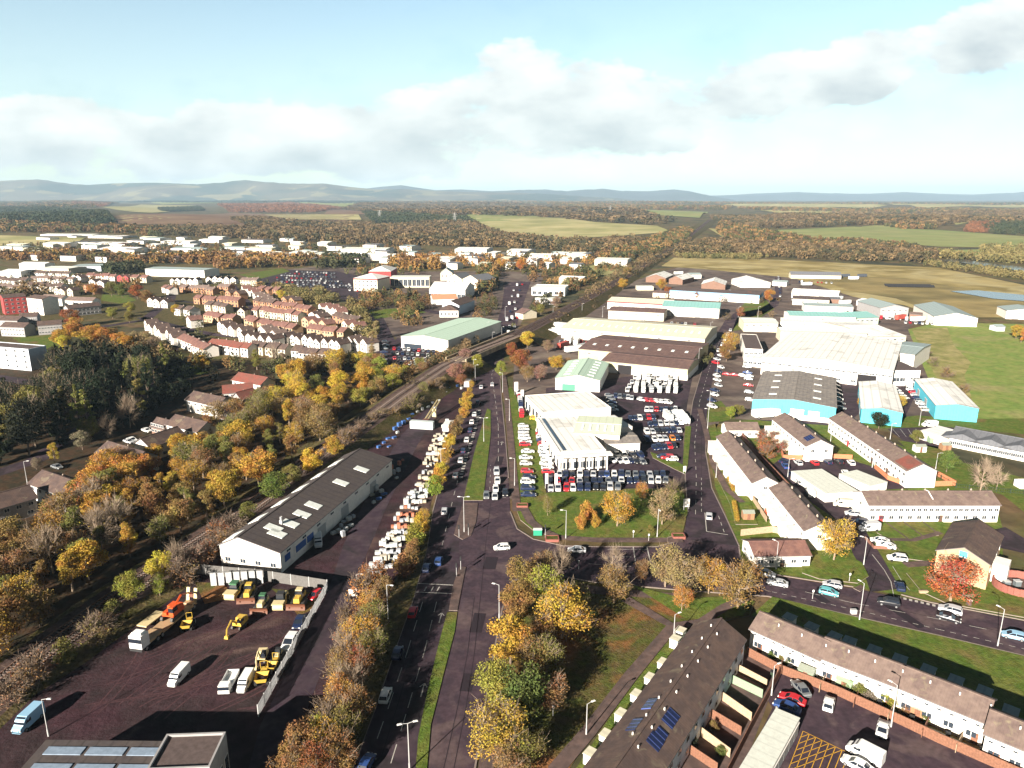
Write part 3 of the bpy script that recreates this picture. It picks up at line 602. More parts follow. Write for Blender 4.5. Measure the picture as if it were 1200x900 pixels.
RF = dict(palegreen=roofm('faded_green_sheet', (0.62, 0.67, 0.52), (0, 2.5, 0.12), noise=0.07), rbtile=roofm('red_brown_tile', (0.20, 0.105, 0.085), (0, 0.45, 0.12), col2=(0.15, 0.08, 0.07)), white=roofm('white_sheet', (0.72, 0.71, 0.68), (0, 3.0, 0.25), noise=0.05, stain=((0.46, 0.45, 0.42), 0.12, 0.56, 0.72)), pale=roofm('pale_sheet', (0.60, 0.62, 0.56), (0, 2.0, 0.12), noise=0.08), green=roofm('pale_green_sheet', (0.42, 0.55, 0.45), (0, 2.5, 0.14), noise=0.07),
          teal=roofm('teal_sheet', (0.22, 0.42, 0.40), (0, 2.5, 0.14), noise=0.07), grey=roofm('grey_sheet', (0.20, 0.18, 0.17), (0, 1.5, 0.2), col2=(0.27, 0.24, 0.21), noise=0.12), dark=roofm('dark_sheet', (0.075, 0.062, 0.062), (0, 2.2, 0.25), col2=(0.085, 0.07, 0.065)),
          brown=roofm('brown_sheet', (0.16, 0.10, 0.085), (0, 2.0, 0.15), col2=(0.12, 0.075, 0.07)), tile=roofm('brown_tile', (0.185, 0.135, 0.115), (0, 0.45, 0.12), col2=(0.14, 0.10, 0.09), stain=((0.23, 0.19, 0.13), 0.5, 0.6, 0.72)),
          dtile=roofm('dark_tile', (0.115, 0.078, 0.065), (0, 0.45, 0.15), col2=(0.085, 0.06, 0.055), stain=((0.17, 0.14, 0.10), 0.4, 0.6, 0.72)), rtile=roofm('red_tile', (0.20, 0.065, 0.05), (0, 0.45, 0.12), col2=(0.16, 0.07, 0.055)), slate=roofm('slate', (0.13, 0.135, 0.15), (0, 2.0, 0.15)),
          bsheet=roofm('blue_grey_sheet', (0.27, 0.33, 0.33), (0, 2.2, 0.15), noise=0.06), cream=roofm('cream_sheet', (0.60, 0.57, 0.44), (0, 4.0, 0.12), noise=0.07), terra=roofm('terracotta', (0.50, 0.22, 0.13), (0, 0.6, 0.1)), flat=roofm('flat_felt', (0.10, 0.075, 0.07), noise=0.2))
m_glass = mat('window_glass', (0.035, 0.045, 0.06), rough=0.12, spec=0.6); m_frame = mat('window_frame', (0.75, 0.73, 0.70), rough=0.5); m_door = mat('door_dark', (0.12, 0.07, 0.05), rough=0.6); m_rdoor = mat('door_red', (0.4, 0.05, 0.05), rough=0.6)
m_shut = mat('roller_shutter', (0.35, 0.36, 0.36), rough=0.6, stripes=(2, 0.4, 0.3)); m_sky = mat('skylight_sheet', (0.75, 0.78, 0.74), rough=0.4, noise=0.1, nscale=0.5); m_solar = mat('solar_cell', (0.015, 0.022, 0.065), rough=0.2, spec=0.6, stripes=(0, 1.0, -4.0)); m_chim = mat('chimney', (0.45, 0.36, 0.3)); m_alu = mat('aluminium_frame', (0.5, 0.5, 0.5), rough=0.4, metallic=0.3)
m_edge = mat('roof_edge', (0.16, 0.15, 0.15), rough=.7); m_dsky = mat('shaded_skylight', (0.22, 0.28, 0.36), rough=0.3, noise=0.15, nscale=0.5)  # m_dsky: shade put into the rooflight colour, darker and bluer than m_sky
m_void = mat('dark_opening', (0.02, 0.018, 0.02), rough=0.9)

def win_mesh(w, h, panes=2):
    b = MB(); b.box(0, -0.03, 0, w, 0.10, h, 0, 0)
    pw = (w - 0.1 * (panes + 1)) / panes
    for k in range(panes): b.box(-w / 2 + 0.1 + pw / 2 + k * (pw + 0.1), -0.075, 0.1, pw, 0.06, h - 0.2, 0, 1)
    return b.mesh('window', [m_frame, m_glass])
WM = {}
def window(parent, x, y, z, rz, w=1.5, h=1.2, panes=2, name='window'):
    k = (round(w, 2), round(h, 2), panes)
    if k not in WM: WM[k] = win_mesh(*k)
    o = link(name, WM[k], parent); o.location = (x, y, z); o.rotation_euler = (0, 0, rz); return o
DM = {}
def door(parent, x, y, rz, w=1.0, h=2.1, m=None, name='door', z=0.02):
    m = m or m_door; k = (w, h, m.name)
    if k not in DM:
        b = MB(); b.box(0, -0.04, 0, w, 0.12, h, 0, 0); b.box(0, -0.1, h, w + .2, 0.1, .14, 0, 1); DM[k] = b.mesh(name, [m, m_frame])
    o = link(name, DM[k], parent); o.location = (x, y, z); o.rotation_euler = (0, 0, rz); return o
def side_pt(L, Wd, s, t):
    """point at distance t along side s of a footprint centred at 0; sides: f (-y), b (+y), l (-x), r (+x); returns x, y, rot (outward is local -y)"""
    if s == 'f': return t - L / 2, -Wd / 2, 0
    if s == 'b': return L / 2 - t, Wd / 2, math.pi
    if s == 'l': return -L / 2, Wd / 2 - t, -math.pi / 2
    return L / 2, t - Wd / 2, math.pi / 2
def B(name, p1, p2, dep, h, rise=1.5, wall='white', roof='tile', ridge='x', look=None, cat='building', label=None, where=None, group=None,
      wins=(), doors=(), over=0.3, skip=0.5, skylights=0, sky_side='f', chimneys=0, base=None, band=None, fascia=None, gband=None, ext=0.0, length=None, zb=0.0, parapet=0.0, sky_sz=(1.6, 3.0), gutter=True, asym=0.0):
    """p1->p2: pixel positions of the camera-facing eave edge at height h; dep: depth in metres or the pixel of the far eave corner behind p1."""
    A, C_ = G(p1[0], p1[1], h), G(p2[0], p2[1], h)
    d = (C_ - A).to_2d(); L = d.length + ext; d.normalize(); nn = Vector((-d.y, d.x))
    if isinstance(dep, tuple): q = G(dep[0], dep[1], h).to_2d() - A.to_2d(); dep = q.dot(nn)
    if length: L = length
    if dep < 0: nn = -nn; dep = -dep; A, C_ = C_, A; d = -d
    c = A.to_2d() + d * (d.dot(d) * (L / 2)) + nn * dep / 2
    if ext and A is not None: pass
    rz = math.atan2(d.y, d.x)
    root = empty(name, (c.x, c.y, zb), rz)
    Wd = dep; hw = wall if not isinstance(wall, str) else W_[wall]; rf = RF[roof]
    b = MB(); e = asym * Wd   # ridge offset
    if ridge == 'flat':
        b.box(0, 0, 0, L, Wd, h - 0.02, 0)
        if parapet > 0:
            for (cx, cy_, sx, sy) in ((0, -Wd / 2 + .15, L, .3), (0, Wd / 2 - .15, L, .3), (-L / 2 + .15, 0, .3, Wd - .6), (L / 2 - .15, 0, .3, Wd - .6)): b.box(cx, cy_, h - 0.02, sx, sy, parapet)
    elif ridge == 'x':
        b.prism([(-L / 2, -Wd / 2), (L / 2, -Wd / 2), (L / 2, Wd / 2), (-L / 2, Wd / 2)], 0, h)
        for s in (-1, 1): b.face([(s * L / 2, -Wd / 2 * s, h), (s * L / 2, Wd / 2 * s, h), (s * L / 2, e, h + rise)])
    elif ridge == 'y':
        b.prism([(-L / 2, -Wd / 2), (L / 2, -Wd / 2), (L / 2, Wd / 2), (-L / 2, Wd / 2)], 0, h)
        for s in (-1, 1): b.face([(L / 2 * -s, s * Wd / 2, h), (L / 2 * s, s * Wd / 2, h), (0, s * Wd / 2, h + rise)][::-1])
    else: b.box(0, 0, 0, L, Wd, h - 0.02, 0)
    if base: b.box(0, 0, 0, L + .12, Wd + .12, base[1], 0, 1); b.build('wall', [hw, W_[base[0]]], root)
    else: b.build('wall', hw, root)
    b = MB(); o_ = over; th = 0.22
    def slab(q):   # q: four points ccw seen from above
        up = [(p[0], p[1], p[2] + th) for p in q]; b.face(up); b.face(q[::-1])
        for k in range(4): b.face([q[k], q[(k + 1) % 4], up[(k + 1) % 4], up[k]], 1)
    if ridge == 'x':
        sl1 = rise / (Wd / 2 + e); sl2 = rise / (Wd / 2 - e)
        slab([(-L / 2 - o_, -Wd / 2 - o_, h - sl1 * o_), (L / 2 + o_, -Wd / 2 - o_, h - sl1 * o_), (L / 2 + o_, e, h + rise), (-L / 2 - o_, e, h + rise)])
        slab([(L / 2 + o_, Wd / 2 + o_, h - sl2 * o_), (-L / 2 - o_, Wd / 2 + o_, h - sl2 * o_), (-L / 2 - o_, e, h + rise), (L / 2 + o_, e, h + rise)])
        b.box(0, e, h + rise + th - .05, L + 2 * o_, 0.4, 0.14)
    elif ridge == 'y':
        sl1 = rise / (L / 2)
        slab([(-L / 2 - o_, Wd / 2 + o_, h - sl1 * o_), (-L / 2 - o_, -Wd / 2 - o_, h - sl1 * o_), (0, -Wd / 2 - o_, h + rise), (0, Wd / 2 + o_, h + rise)])
        slab([(L / 2 + o_, -Wd / 2 - o_, h - sl1 * o_), (L / 2 + o_, Wd / 2 + o_, h - sl1 * o_), (0, Wd / 2 + o_, h + rise), (0, -Wd / 2 - o_, h + rise)])
        b.box(0, 0, h + rise + th - .05, 0.4, Wd + 2 * o_, 0.14)
    elif ridge == 'hip':
        i = min(L, Wd) / 2; x0, y0 = L / 2 + o_, Wd / 2 + o_; a, c2 = ((-L / 2 + i, 0, h + rise), (L / 2 - i, 0, h + rise)) if L >= Wd else ((0, -Wd / 2 + i, h + rise), (0, Wd / 2 - i, h + rise))
        e4 = [(-x0, -y0, h), (x0, -y0, h), (x0, y0, h), (-x0, y0, h)]
        if L >= Wd: b.face([e4[0], e4[1], c2, a]); b.face([e4[1], e4[2], c2]); b.face([e4[2], e4[3], a, c2]); b.face([e4[3], e4[0], a])
        else: b.face([e4[0], e4[1], a]); b.face([e4[1], e4[2], c2, a]); b.face([e4[2], e4[3], c2]); b.face([e4[3], e4[0], a, c2])
        b.face(e4[::-1])
    elif ridge == 'flat':
        k = .62 if parapet else -0.15; b.box(0, 0, h, L - k, Wd - k, 0.12)
    elif ridge == 'barrel':
        n = 8; pr = [(-Wd / 2 - .2 + (Wd + .4) * k / n, h + rise * math.sin(math.pi * k / n)) for k in range(n + 1)]
        for k in range(n): b.face([(-L / 2, pr[k][0], pr[k][1]), (L / 2, pr[k][0], pr[k][1]), (L / 2, pr[k + 1][0], pr[k + 1][1]), (-L / 2, pr[k + 1][0], pr[k + 1][1])])
        for s in (-1, 1): b.face([(s * L / 2, p[0], p[1]) for p in pr][::s])
    rfo = b.build('roof', [rf, m_edge], root)
    def zr(x, y):
        if ridge == 'x': return h + rise * (1 - (abs(y - e) / (Wd / 2 + (e if y < e else -e)))) + th
        if ridge == 'y': return h + rise * (1 - abs(x) / (L / 2)) + th
        return h + 0.12
    def slope_quad(x, y, sx, sy, m, nm, lift=0.06, thick=0.08):
        bb = MB(); q = [(x - sx / 2, y - sy / 2), (x + sx / 2, y - sy / 2), (x + sx / 2, y + sy / 2), (x - sx / 2, y + sy / 2)]
        lo = [(p[0], p[1], zr(*p) + lift - .1) for p in q]; hi = [(p[0], p[1], zr(*p) + lift + thick) for p in q]
        bb.face(hi)
        for k in range(4): bb.face([lo[k], lo[(k + 1) % 4], hi[(k + 1) % 4], hi[k]])
        return bb.build(nm, m, root)
    if skylights:
        nn_ = skylights
        for k in range(nn_):
            t = (k + .5) / nn_
            if ridge == 'y':
                for s in (-1, 1): slope_quad(s * L * .27, (t - .5) * Wd * .9, sky_sz[1], sky_sz[0], m_sky, 'skylight')
            else:
                yy = 0.5 * (-Wd / 2 + e) if sky_side == 'f' else 0.5 * (Wd / 2 + e)
                slope_quad((t - .5) * L * .94, yy, sky_sz[0], sky_sz[1], m_sky, 'skylight')
    for k in range(chimneys):
        t = (k + .5) / chimneys; x_ = (t - .5) * L * .9 if ridge != 'y' else .8; y_ = e + .8 if ridge != 'y' else (t - .5) * Wd * .9
        bb = MB(); bb.box(x_, y_, zr(x_, y_) - .5, 0.35, 0.4, 1.0); bb.box(x_, y_, zr(x_, y_) + .5, 0.2, 0.2, .25); cobj = bb.build('chimney', m_chim, rfo)
    if band:   # coloured upper band
        bb = MB(); bb.box(0, 0, h - band[1], L + .1, Wd + .1, band[1] - .03); bb.build('fascia', W_[band[0]], root)
    if name == 'industrial_shed' and not doors and h >= 5 and root.location.y < 900:
        doors = (('f', .22, 4, 3.6, m_shut), ('f', .64, 4, 3.6, m_shut)); wins = wins or (('f', 5, h - 2.2, 1.8, .9, 2),)
    for (s, n, z, w, hh, panes) in wins:
        tot = L if s in 'fb' else Wd
        for k in range(n):
            x, y, r = side_pt(L, Wd, s, tot * (k + .5) / n); window(root, x, y, z, r, w, hh, panes)
    for (s, t, w, hh, mm) in doors:
        tot = L if s in 'fb' else Wd
        x, y, r = side_pt(L, Wd, s, tot * t); door(root, x, y, r, w, hh, mm, 'roller_door' if w > 2.2 else 'door')
    if label: tag(root, label, cat, group)
    else: reg(root, look, cat, where, group)
    root['_dims'] = (L, Wd, h, rise)
    return root, L, Wd, zr, slope_quad

# --- near warehouse beside the yard
wh, L, Wd, zr, sq = B('warehouse', (328, 648), (459, 539), (259, 637), 5.2, 2.6, 'white', 'dark', 'x', label='long white warehouse with dark asbestos roof between railway and builders yard', cat='warehouse', asym=0.17,
    doors=(('f', .30, 4, 3.4, m_shut), ('f', .5, 4, 3.4, m_shut), ('f', .78, 4, 3.4, m_shut)), wins=(('f', 9, 3.9, 1.8, 0.7, 2), ('l', 4, 1.2, 1.6, 1.2, 2)))
for k, (tx, ty) in enumerate(((.10, -.22), (.19, -.22), (.28, -.22), (.37, -.22), (.125, -.10), (.62, -.2), (.8, -.25))): sq((tx - .5) * L, ty * Wd, 2.6, 4.0, m_sky, 'skylight')
for x0, w_ in ((-.455, 2.2), (-.36, 4.5), (-.29, 3.0)): b = MB(); b.box(x0 * L, -Wd / 2 - .07, 1.9, w_, .1, 1.7); b.build('sign_board', mat('sign_blue', (.03, .09, .30), rough=.5), wh)
for k in range(6): x0 = (-.46 + k * .16) * L; sq(x0, Wd * .36, L * .07, 3.2, m_sky, 'roof_patch')
b = MB(); b.box(-L * .33, -Wd * .12, zr(-L * .33, -Wd * .12) - .2, 0.7, 0.7, 1.2); b.tube((-L * .33, -Wd * .12, zr(0, -Wd * .12)), (-L * .33, -Wd * .12, zr(0, -Wd * .12) + 1.9), .3, .3, 8); b.build('vent', m_alu, wh)
# --- flat-roofed depot at the bottom left corner
dp, L, Wd, zr, sq = B('depot', (0, 930), (175, 932), (45, 868), 6, 0, 'dark', 'dark', 'flat', label='dark flat roofed depot with strips of rooflights at the machinery yard entrance', cat='depot')
for yy in (.28, -.05, -.35):
    for k in range(3): sq((k - 1) * L * .3, yy * Wd, L * .27, 1.5, m_dsky, 'skylight')
tw, L, Wd, zr, sq = B('depot_tower', (172, 905), (246, 902), (200, 863), 8, 0, 'grey', 'flat', 'flat', label='taller grey block with dark flat roof at the end of the depot', cat='building', parapet=.5, wins=(('r', 3, 1.2, 1.4, 4, 1), ('b', 3, 4, 1.2, 1.2, 1)))

# --- car dealership
B('showroom', (636, 484), (716, 478), (629, 463), 6, 0, 'white', 'white', 'flat', label='northern white flat roofed hall of the car dealership', cat='showroom', doors=(('f', .1, 5, 3.5, m_glass),), wins=(('l', 5, 1, 3, 3.4, 2),), parapet=.3)
s2, L, Wd, zr, sq = B('showroom', (656, 531), (710, 528), (645, 489), 6, 0, 'white', 'white', 'flat', label='white glass fronted showroom with overhanging canopy facing the parked cars', cat='showroom', parapet=.35, wins=(('f', 7, .5, 1.9, 2.4, 2), ('l', 8, .5, 2.4, 2.4, 2)))
b = MB(); b.box(-L / 2 + 2.0, 0, 6.1, 1.0, Wd * .9, .22); b.build('glazed_strip', m_glass, s2)
b = MB(); b.box(0, -Wd / 2 - 1.5, 5.3, L + 3, 3, .5)
for k in range(6): b.box((k - 2.5) * L / 5.2, -Wd / 2 - 2.6, 0, .35, .35, 5.3)
b.build('canopy', W_['white'], s2)
hd, L, Wd, zr, sq = B('workshop', (673, 507), (726, 510), (667, 487), 6.6, .5, 'white', 'palegreen', 'x', label='pale green roofed workshop in the middle of the dealership', cat='workshop')
for k in range(5): sq((k - 2) * L * .17, -Wd * .22, .8, Wd * .3, m_sky, 'skylight')
B('service_bay', (722, 502), (741, 500), (716, 487), 5, 0, 'white', 'white', 'flat', label='small white flat roofed service bay on the east side of the dealership', cat='building', doors=(('f', .5, 3, 3, m_void), ('b', .5, 3, 3, m_void)))
B('annex', (710, 520), (750, 519), (704, 508), 4.4, .6, 'white', 'grey', 'x', label='low white annex with grey ribbed roof at the dealership corner', cat='annex', wins=(('f', 4, 1, 1.4, 1.2, 2),))
B('showroom_porch', (635, 489), (646, 489), (633, 483), 4, 0, 'white', 'white', 'flat', label='small white entrance porch of the northern dealership hall', cat='porch', doors=(('f', .5, 4, 3, m_glass),))

# --- white house rows of the estate
def row(*a, **k):
    k.setdefault('roof', 'tile'); k.setdefault('wall', 'white'); return B('terraced_houses', *a, **k)
def porches(root, L, Wd, n, side='f', w=2.0, d=2.4, h=2.4):
    for k in range(n):
        x, y, r = side_pt(L, Wd, side, (L if side in 'fb' else Wd) * (k + .35) / n)
        o = MB(); o.box(0, -d / 2 - .06, 0, w, d - .1, h); o.box(0, -d / 2 - .06, h, w + .3, d + .1, .15); ob = o.build('porch', W_['white'], root); ob.location = (x, y, 0); ob.rotation_euler = (0, 0, r)
r_, L, Wd, zr, sq = row((840, 512), (882, 566), 7.4, 5.4, 1.9, label='white terrace with stepped porches nearest the straight road', wins=(('f', 12, 3.4, 1.3, 1.0, 2), ('f', 12, .9, 1.3, 1.0, 2), ('r', 1, 3.4, 1.2, 1, 2)), chimneys=5, cat='terrace'); porches(r_, L, Wd, 6, h=4.2, w=3.2, d=3)
r_, L, Wd, zr, sq = row((902, 572), (943, 622), 7.4, 5.4, 1.9, label='white terrace with porches between the courtyard and the roadside hedge', wins=(('f', 10, 3.4, 1.3, 1.0, 2), ('f', 10, .9, 1.3, 1, 2), ('r', 1, 3.4, 1.2, 1, 2)), chimneys=4, cat='terrace'); porches(r_, L, Wd, 5, h=4.2, w=3.2, d=3)
r_, L, Wd, zr, sq = row((905, 491), (945, 523), 9, 5.4, 2.2, label='short white terrace with solar panel beside the red leaved shrubs', wins=(('f', 9, 3.4, 1.3, 1.0, 2), ('f', 9, .9, 1.3, 1.0, 2), ('r', 2, 3.2, 1.2, 1.1, 2)), chimneys=3, cat='terrace'); porches(r_, L, Wd, 4, h=3, w=3.2, d=3)
sq(L * .36, -Wd * .22, 3.4, 2.4, m_solar, 'solar_panel')
r_, L, Wd, zr, sq = row((972, 490), (1063, 552), 9, 5.4, 2.2, label='longest white terrace running diagonally past the two garage blocks', wins=(('f', 22, 3.4, 1.2, 1.0, 2), ('f', 20, .9, 1.2, 1.0, 2)), doors=(('f', .3, 1.2, 2.2, m_rdoor), ('f', .62, 1.2, 2.2, m_door), ('f', .8, 1.2, 2.2, m_door)), chimneys=8, cat='terrace')
sq(L / 2 - 4, -Wd * .25, 7.5, Wd * .45, RF['rtile'], 'tile_patch', .02, .03)
r_, L, Wd, zr, sq = row((1019, 592), (1172, 592), 9, 5.0, 2.0, label='white terrace with small front lawns facing the brick gabled house', wins=(('f', 22, 3.2, 1.2, .9, 2), ('f', 14, .9, 1.3, 1.1, 2), ('l', 1, 3.2, 1.2, .9, 1)), doors=(('f', .1, 1.2, 2.1, m_rdoor), ('f', .3, 1, 2.1, m_frame), ('f', .56, 1, 2.1, m_door), ('f', .85, 1, 2.1, m_frame)), chimneys=5, cat='terrace')
b = MB(); b.box(0, 0, 7.2, .35, .3, .25); 
for s_ in (-1, 1):
    b.face([(.2 - .05, s_ * (Wd / 2 + .3), 5.0), (.5, s_ * (Wd / 2 + .3), 5.0), (.5, 0, 7.35), (.15, 0, 7.35)][::-s_])
b.build('roof_seam', m_frame, r_)
B('terraced_houses', (852, 504), (890, 504), 7, 3.0, 1.7, 'white', 'tile', 'x', label='single storey white house end on to the straight road above the terraces', cat='house', wins=(('f', 5, 1, 1.2, 1, 2),), chimneys=1)
B('bungalow', (885, 652), (950, 651), 8.5, 2.9, 1.6, 'white', 'rbtile', 'x', label='low white bungalow with red brown roof at the road corner', cat='bungalow', wins=(('f', 5, 1.0, 1.3, 1.0, 2), ('l', 2, 1, 1.3, 1, 2)), doors=(('f', .5, 1, 2, m_door),))
B('garage_block', (968, 579), (1006, 576), (947, 551), 2.6, 0, 'white', 'pale', 'flat', label='larger flat roofed garage block in the parking court', cat='garages', doors=tuple(('l', t, 2.3, 2.1, m_frame) for t in (.1, .24, .38, .52, .66, .8, .93)))
B('garage_block', (1019, 570), (1040, 565), (1004, 551), 2.6, 0, 'white', 'pale', 'flat', label='smaller flat roofed garage block beside the longest white terrace', cat='garages', doors=tuple(('l', t, 2.3, 2.1, m_frame) for t in (.15, .4, .65, .88)))
hb, L, Wd, zr, sq = B('brick_house', (1098, 645), (1160, 662), (1106, 611), 6.2, 2.4, 'tan', 'dtile', 'y', label='tan brick gabled block behind the red leaved maple', cat='house', chimneys=0, wins=(('f', 1, .9, 1.6, 5.4, 1), ('l', 4, 3.6, 1.2, 1, 2), ('r', 4, 3.6, 1.2, 1, 2)))
b = MB(); b.box(L / 2 + 1.6, -Wd * .1, 0, 3.0, 4.5, 4.6); b.build('side_annex', W_['white'], hb)
b = MB(); b.box(0, -Wd / 2 - .06, 6.4, 1.6, .1, 1.3); b.build('gable_panel', W_['cyan'], hb)

# --- lower right terraces, stepped sections of one row
m_wood = mat('fence_wood', (0.20, 0.095, 0.06), rough=0.9, noise=0.25, nscale=1.2, stripes=(0, .3, .2)); m_wood2 = mat('pale_fence_wood', (0.40, 0.30, 0.20), rough=0.9, noise=0.25, nscale=1.2)
for k, (a, c, lab) in enumerate((((880, 737), (960, 773), 'short end terrace next to the long dark roofed row, first of the stepped houses'), ((960, 770), (1052, 805), 'second stepped terrace section with a pink awning behind the lawn verge'),
        ((1052, 805), (1155, 847), 'third stepped terrace section with gardens of slabs and green sheds'), ((1155, 860), (1262, 904), 'last stepped terrace section at the road end beyond the court'))):
    r_, L, Wd, zr, sq = row(a, c, 7.4, 4.5 - .25 * (k == 0), 1.9, label=lab, wins=(('f', 7, 3.3, .8, .5, 1), ('f', 4, 1, 1.6, 1.2, 2)), doors=(('f', .16, .95, 2.1, m_wood), ('f', .55, .95, 2.1, m_frame), ('f', .92, .95, 2.1, m_wood)), cat='terrace', over=.35)
    for j in range(3):
        x_ = (-.33 + j * .34) * L; bb = MB(); bb.box(x_, Wd / 2 + 4.6, 0, 2.0, 2.2, 2.6); bb.box(x_, Wd / 2 + 4.6, 2.6, 2.3, 2.5, .12, 0, 1); bb.build('porch', [W_['white'], RF['bsheet']], r_)
        bb = MB(); bb.tube((x_ + 2, -1.2, zr(0, -1.2) - .1), (x_ + 2, -1.2, zr(0, -1.2) + .5), .12, .12, 6, cap=True); bb.build('vent_pipe', m_frame, r_)
# long dark-roofed terrace C
tc_, L, Wd, zr, sq = B('terraced_houses', (720, 995), (873, 750), (602, 1010), 5.2, 2.6, 'bluewhite', 'dtile', 'x', label='long dark tiled terrace with solar panels and rows of back gardens', cat='terrace', ext=0, wins=(('f', 16, 3.3, 1.3, 1.1, 2), ('f', 16, .9, 1.2, 1, 2), ('b', 16, 3.3, 1.2, 1, 2)), over=.3)
tc_loc = tc_.matrix_basis.copy()
def solar(px, py, w, hgt):
    g = G(px, py, 6.4); M_ = tc_.matrix_basis.inverted() @ Vector((g.x, g.y, 0)); o = sq(M_.x, M_.y, w, hgt, m_solar, 'solar_panel', .1, .06)
for q in ((743, 853, 3.0, 1.6), (761, 829, 2.8, 1.6), (786, 845, 3.2, 1.8), (768, 872, 2.4, 2.0), (775, 863, 1.8, 1.6)): solar(*q)
for k in range(8):
    x_ = (-.2 + k * .09) * L
    for s_ in (-1, 1):
        bb = MB(); bb.box(x_ + s_ * 1.0, s_ * .9, zr(x_, .9) - .2, .22, .22, .6); bb.build('chimney', m_frame, tc_)
b = MB(); b.box(0, 0, 0, 1, 1, 1); 
# garage block F with pale sheet roof
gF, L, Wd, zr, sq = B('garage_block', (891, 925), (937, 842), (858, 915), 2.8, 0, 'white', 'pale', 'flat', label='long pale roofed garage block with cars parked at its end', cat='garages', doors=tuple(('f', .08 + .14 * k, 2.3, 2.1, m_shut) for k in range(7)))

# --- industrial sheds near the estate
B('industrial_shed', (882, 468), (980, 478), (886, 435), 6.5, 1.6, 'cyan', 'grey', 'y', label='wide grey roofed warehouse with pale cyan front wall above the terraces', cat='warehouse', skylights=4, doors=(('f', .55, 5, 4.2, m_frame), ('f', .75, 4, 4, m_frame)), base=('white', 2.0))
bw, L, Wd, zr, sq = B('factory', (893, 418), (1047, 434), (895, 387), 9, 2.0, 'white', 'white', 'y', label='vast bright white factory roof in the middle of the trading estate', cat='factory', doors=(('f', .82, 8, 5.5, m_void), ('f', .3, 6, 5, m_shut), ('f', .22, 6, 5, m_shut)), wins=(('f', 24, 5.6, 2.0, 1.0, 3), ('f', 9, 1.2, 2.4, 1.3, 3)))
B('annex', (873, 409), (894, 410), (875, 392), 7, 0, 'white', 'flat', 'flat', label='white office annex with dark flat roof at the left end of the vast white factory', cat='annex', parapet=.3, wins=(('f', 4, 4, 2, 1.4, 2), ('f', 4, 1, 2, 1.4, 2)))
B('annex', (872, 419), (893, 421), (874, 412), 4.5, 0, 'white', 'white', 'flat', label='lower white office wing in front of the factory annex', cat='annex', wins=(('f', 4, 1.4, 2, 1.4, 2),))
B('annex', (1040, 412), (1072, 416), (1023, 396), 8, 1.0, 'white', 'bsheet', 'x', label='blue grey roofed extension at the far right of the white factory', cat='annex', doors=(('f', .7, 4, 4, m_shut),))
B('annex', (1048, 434), (1079, 434), (1037, 417), 7.5, 0, 'white', 'flat', 'flat', label='white extension with dark flat roof at the near right corner of the factory', cat='annex', wins=(('f', 4, 2, 3, 2, 2),))
B('industrial_shed', (1010, 479), (1058, 484), (1000, 447), 5.6, 1.1, 'cyan', 'white', 'y', label='left bright cyan unit with white roof behind the longest terrace', cat='industrial unit', doors=(('l', .3, 4, 3.6, m_shut), ('l', .7, 4, 3.6, m_shut)))
B('industrial_shed', (1097, 475), (1147, 479), (1077, 445), 5.6, 1.1, 'cyan', 'white', 'y', label='right bright cyan unit with white roof beside the green field', cat='industrial unit', doors=(('l', .25, 4, 3.6, m_shut), ('l', .6, 4, 3.6, m_shut)))
nr, L, Wd, zr, sq = B('nursery', (1113, 513), (1225, 535), 16, 3.2, 2.2, 'white', 'slate', 'x', label='long low white nursery school with slate grey gables beside its garden', cat='school', wins=(('f', 16, 1, 1.8, 1.3, 3),))
for k in range(3):
    x_ = (-.36 + k * .3) * L; bb = MB(); w_ = 7; zz = 3.2
    bb.face([(x_ - w_, -Wd / 2 - .5, zz), (x_, -Wd / 2 - .5, zz + 2.3), (x_, -1, zz + 2.3), (x_ - w_, -1, zz)][::-1]); bb.face([(x_ + w_, -Wd / 2 - .5, zz), (x_, -Wd / 2 - .5, zz + 2.3), (x_, -1, zz + 2.3), (x_ + w_, -1, zz)]); bb.face([(x_ - w_, -Wd / 2 - .5, zz), (x_ + w_, -Wd / 2 - .5, zz), (x_, -Wd / 2 - .5, zz + 2.3)])
    bb.build('gable', RF['slate'], nr)
B('nursery_wing', (1104, 512), (1126, 506), 8, 3.2, 0, 'white', 'white', 'flat', label='bright white entrance wing at the left end of the nursery school', cat='school wing')

# --- industrial estate beyond the dealership
IW = 'of the trading estate'
g1 = B('industrial_shed', (651, 443), (703, 446), (684, 424), 5.5, 2.0, 'white', 'green', 'y', label='pale green gabled shed with many rooflights just beyond the dealership', cat='shed', skylights=6, doors=(('f', .3, 6, 3, mat('green_glass', (0.1, 0.3, 0.2), rough=.2)), ('f', .75, 4, 3, m_shut)))
B('industrial_shed', (705, 423), (806, 433), (713, 411), 5.5, 1.6, 'yellow', 'brown', 'x', label='brown roofed shed with pale yellow fascia behind the rows of white vans', cat='shed', doors=(('f', .28, 7, 4.5, m_void), ('f', .75, 5, 4, m_frame)), base=('white', 2.8))
B('industrial_shed', (678, 409), (812, 421), (688, 391), 6, 1.8, 'yellow', 'brown', 'x', label='long brown double roofed shed, second beyond the dealership', cat='shed', skylights=8)
B('industrial_shed', (658, 384), (826, 397), (669, 371), 6.5, 2.4, 'cream', 'cream', 'x', label='long cream ribbed roof shed with regular rooflights beside the railway', cat='shed', skylights=18, sky_sz=(1.2, 4.5), base=('white', 3))
B('industrial_shed', (713, 364), (778, 367), 22, 6, 1, 'cream', 'brown', 'x', label='cream walled shed with low brown roof behind the long cream roof', cat='shed')
B('industrial_shed', (712, 353), (786, 357), 26, 6, 1.6, 'white', 'cream', 'x', label='cream roofed depot with red and blue stripe beside the lorry park', cat='shed', band=('red', .9))
B('industrial_shed', (776, 359), (843, 362), 30, 7, 2.2, 'white', 'teal', 'x', label='teal green roofed shed facing the straight road', cat='shed')
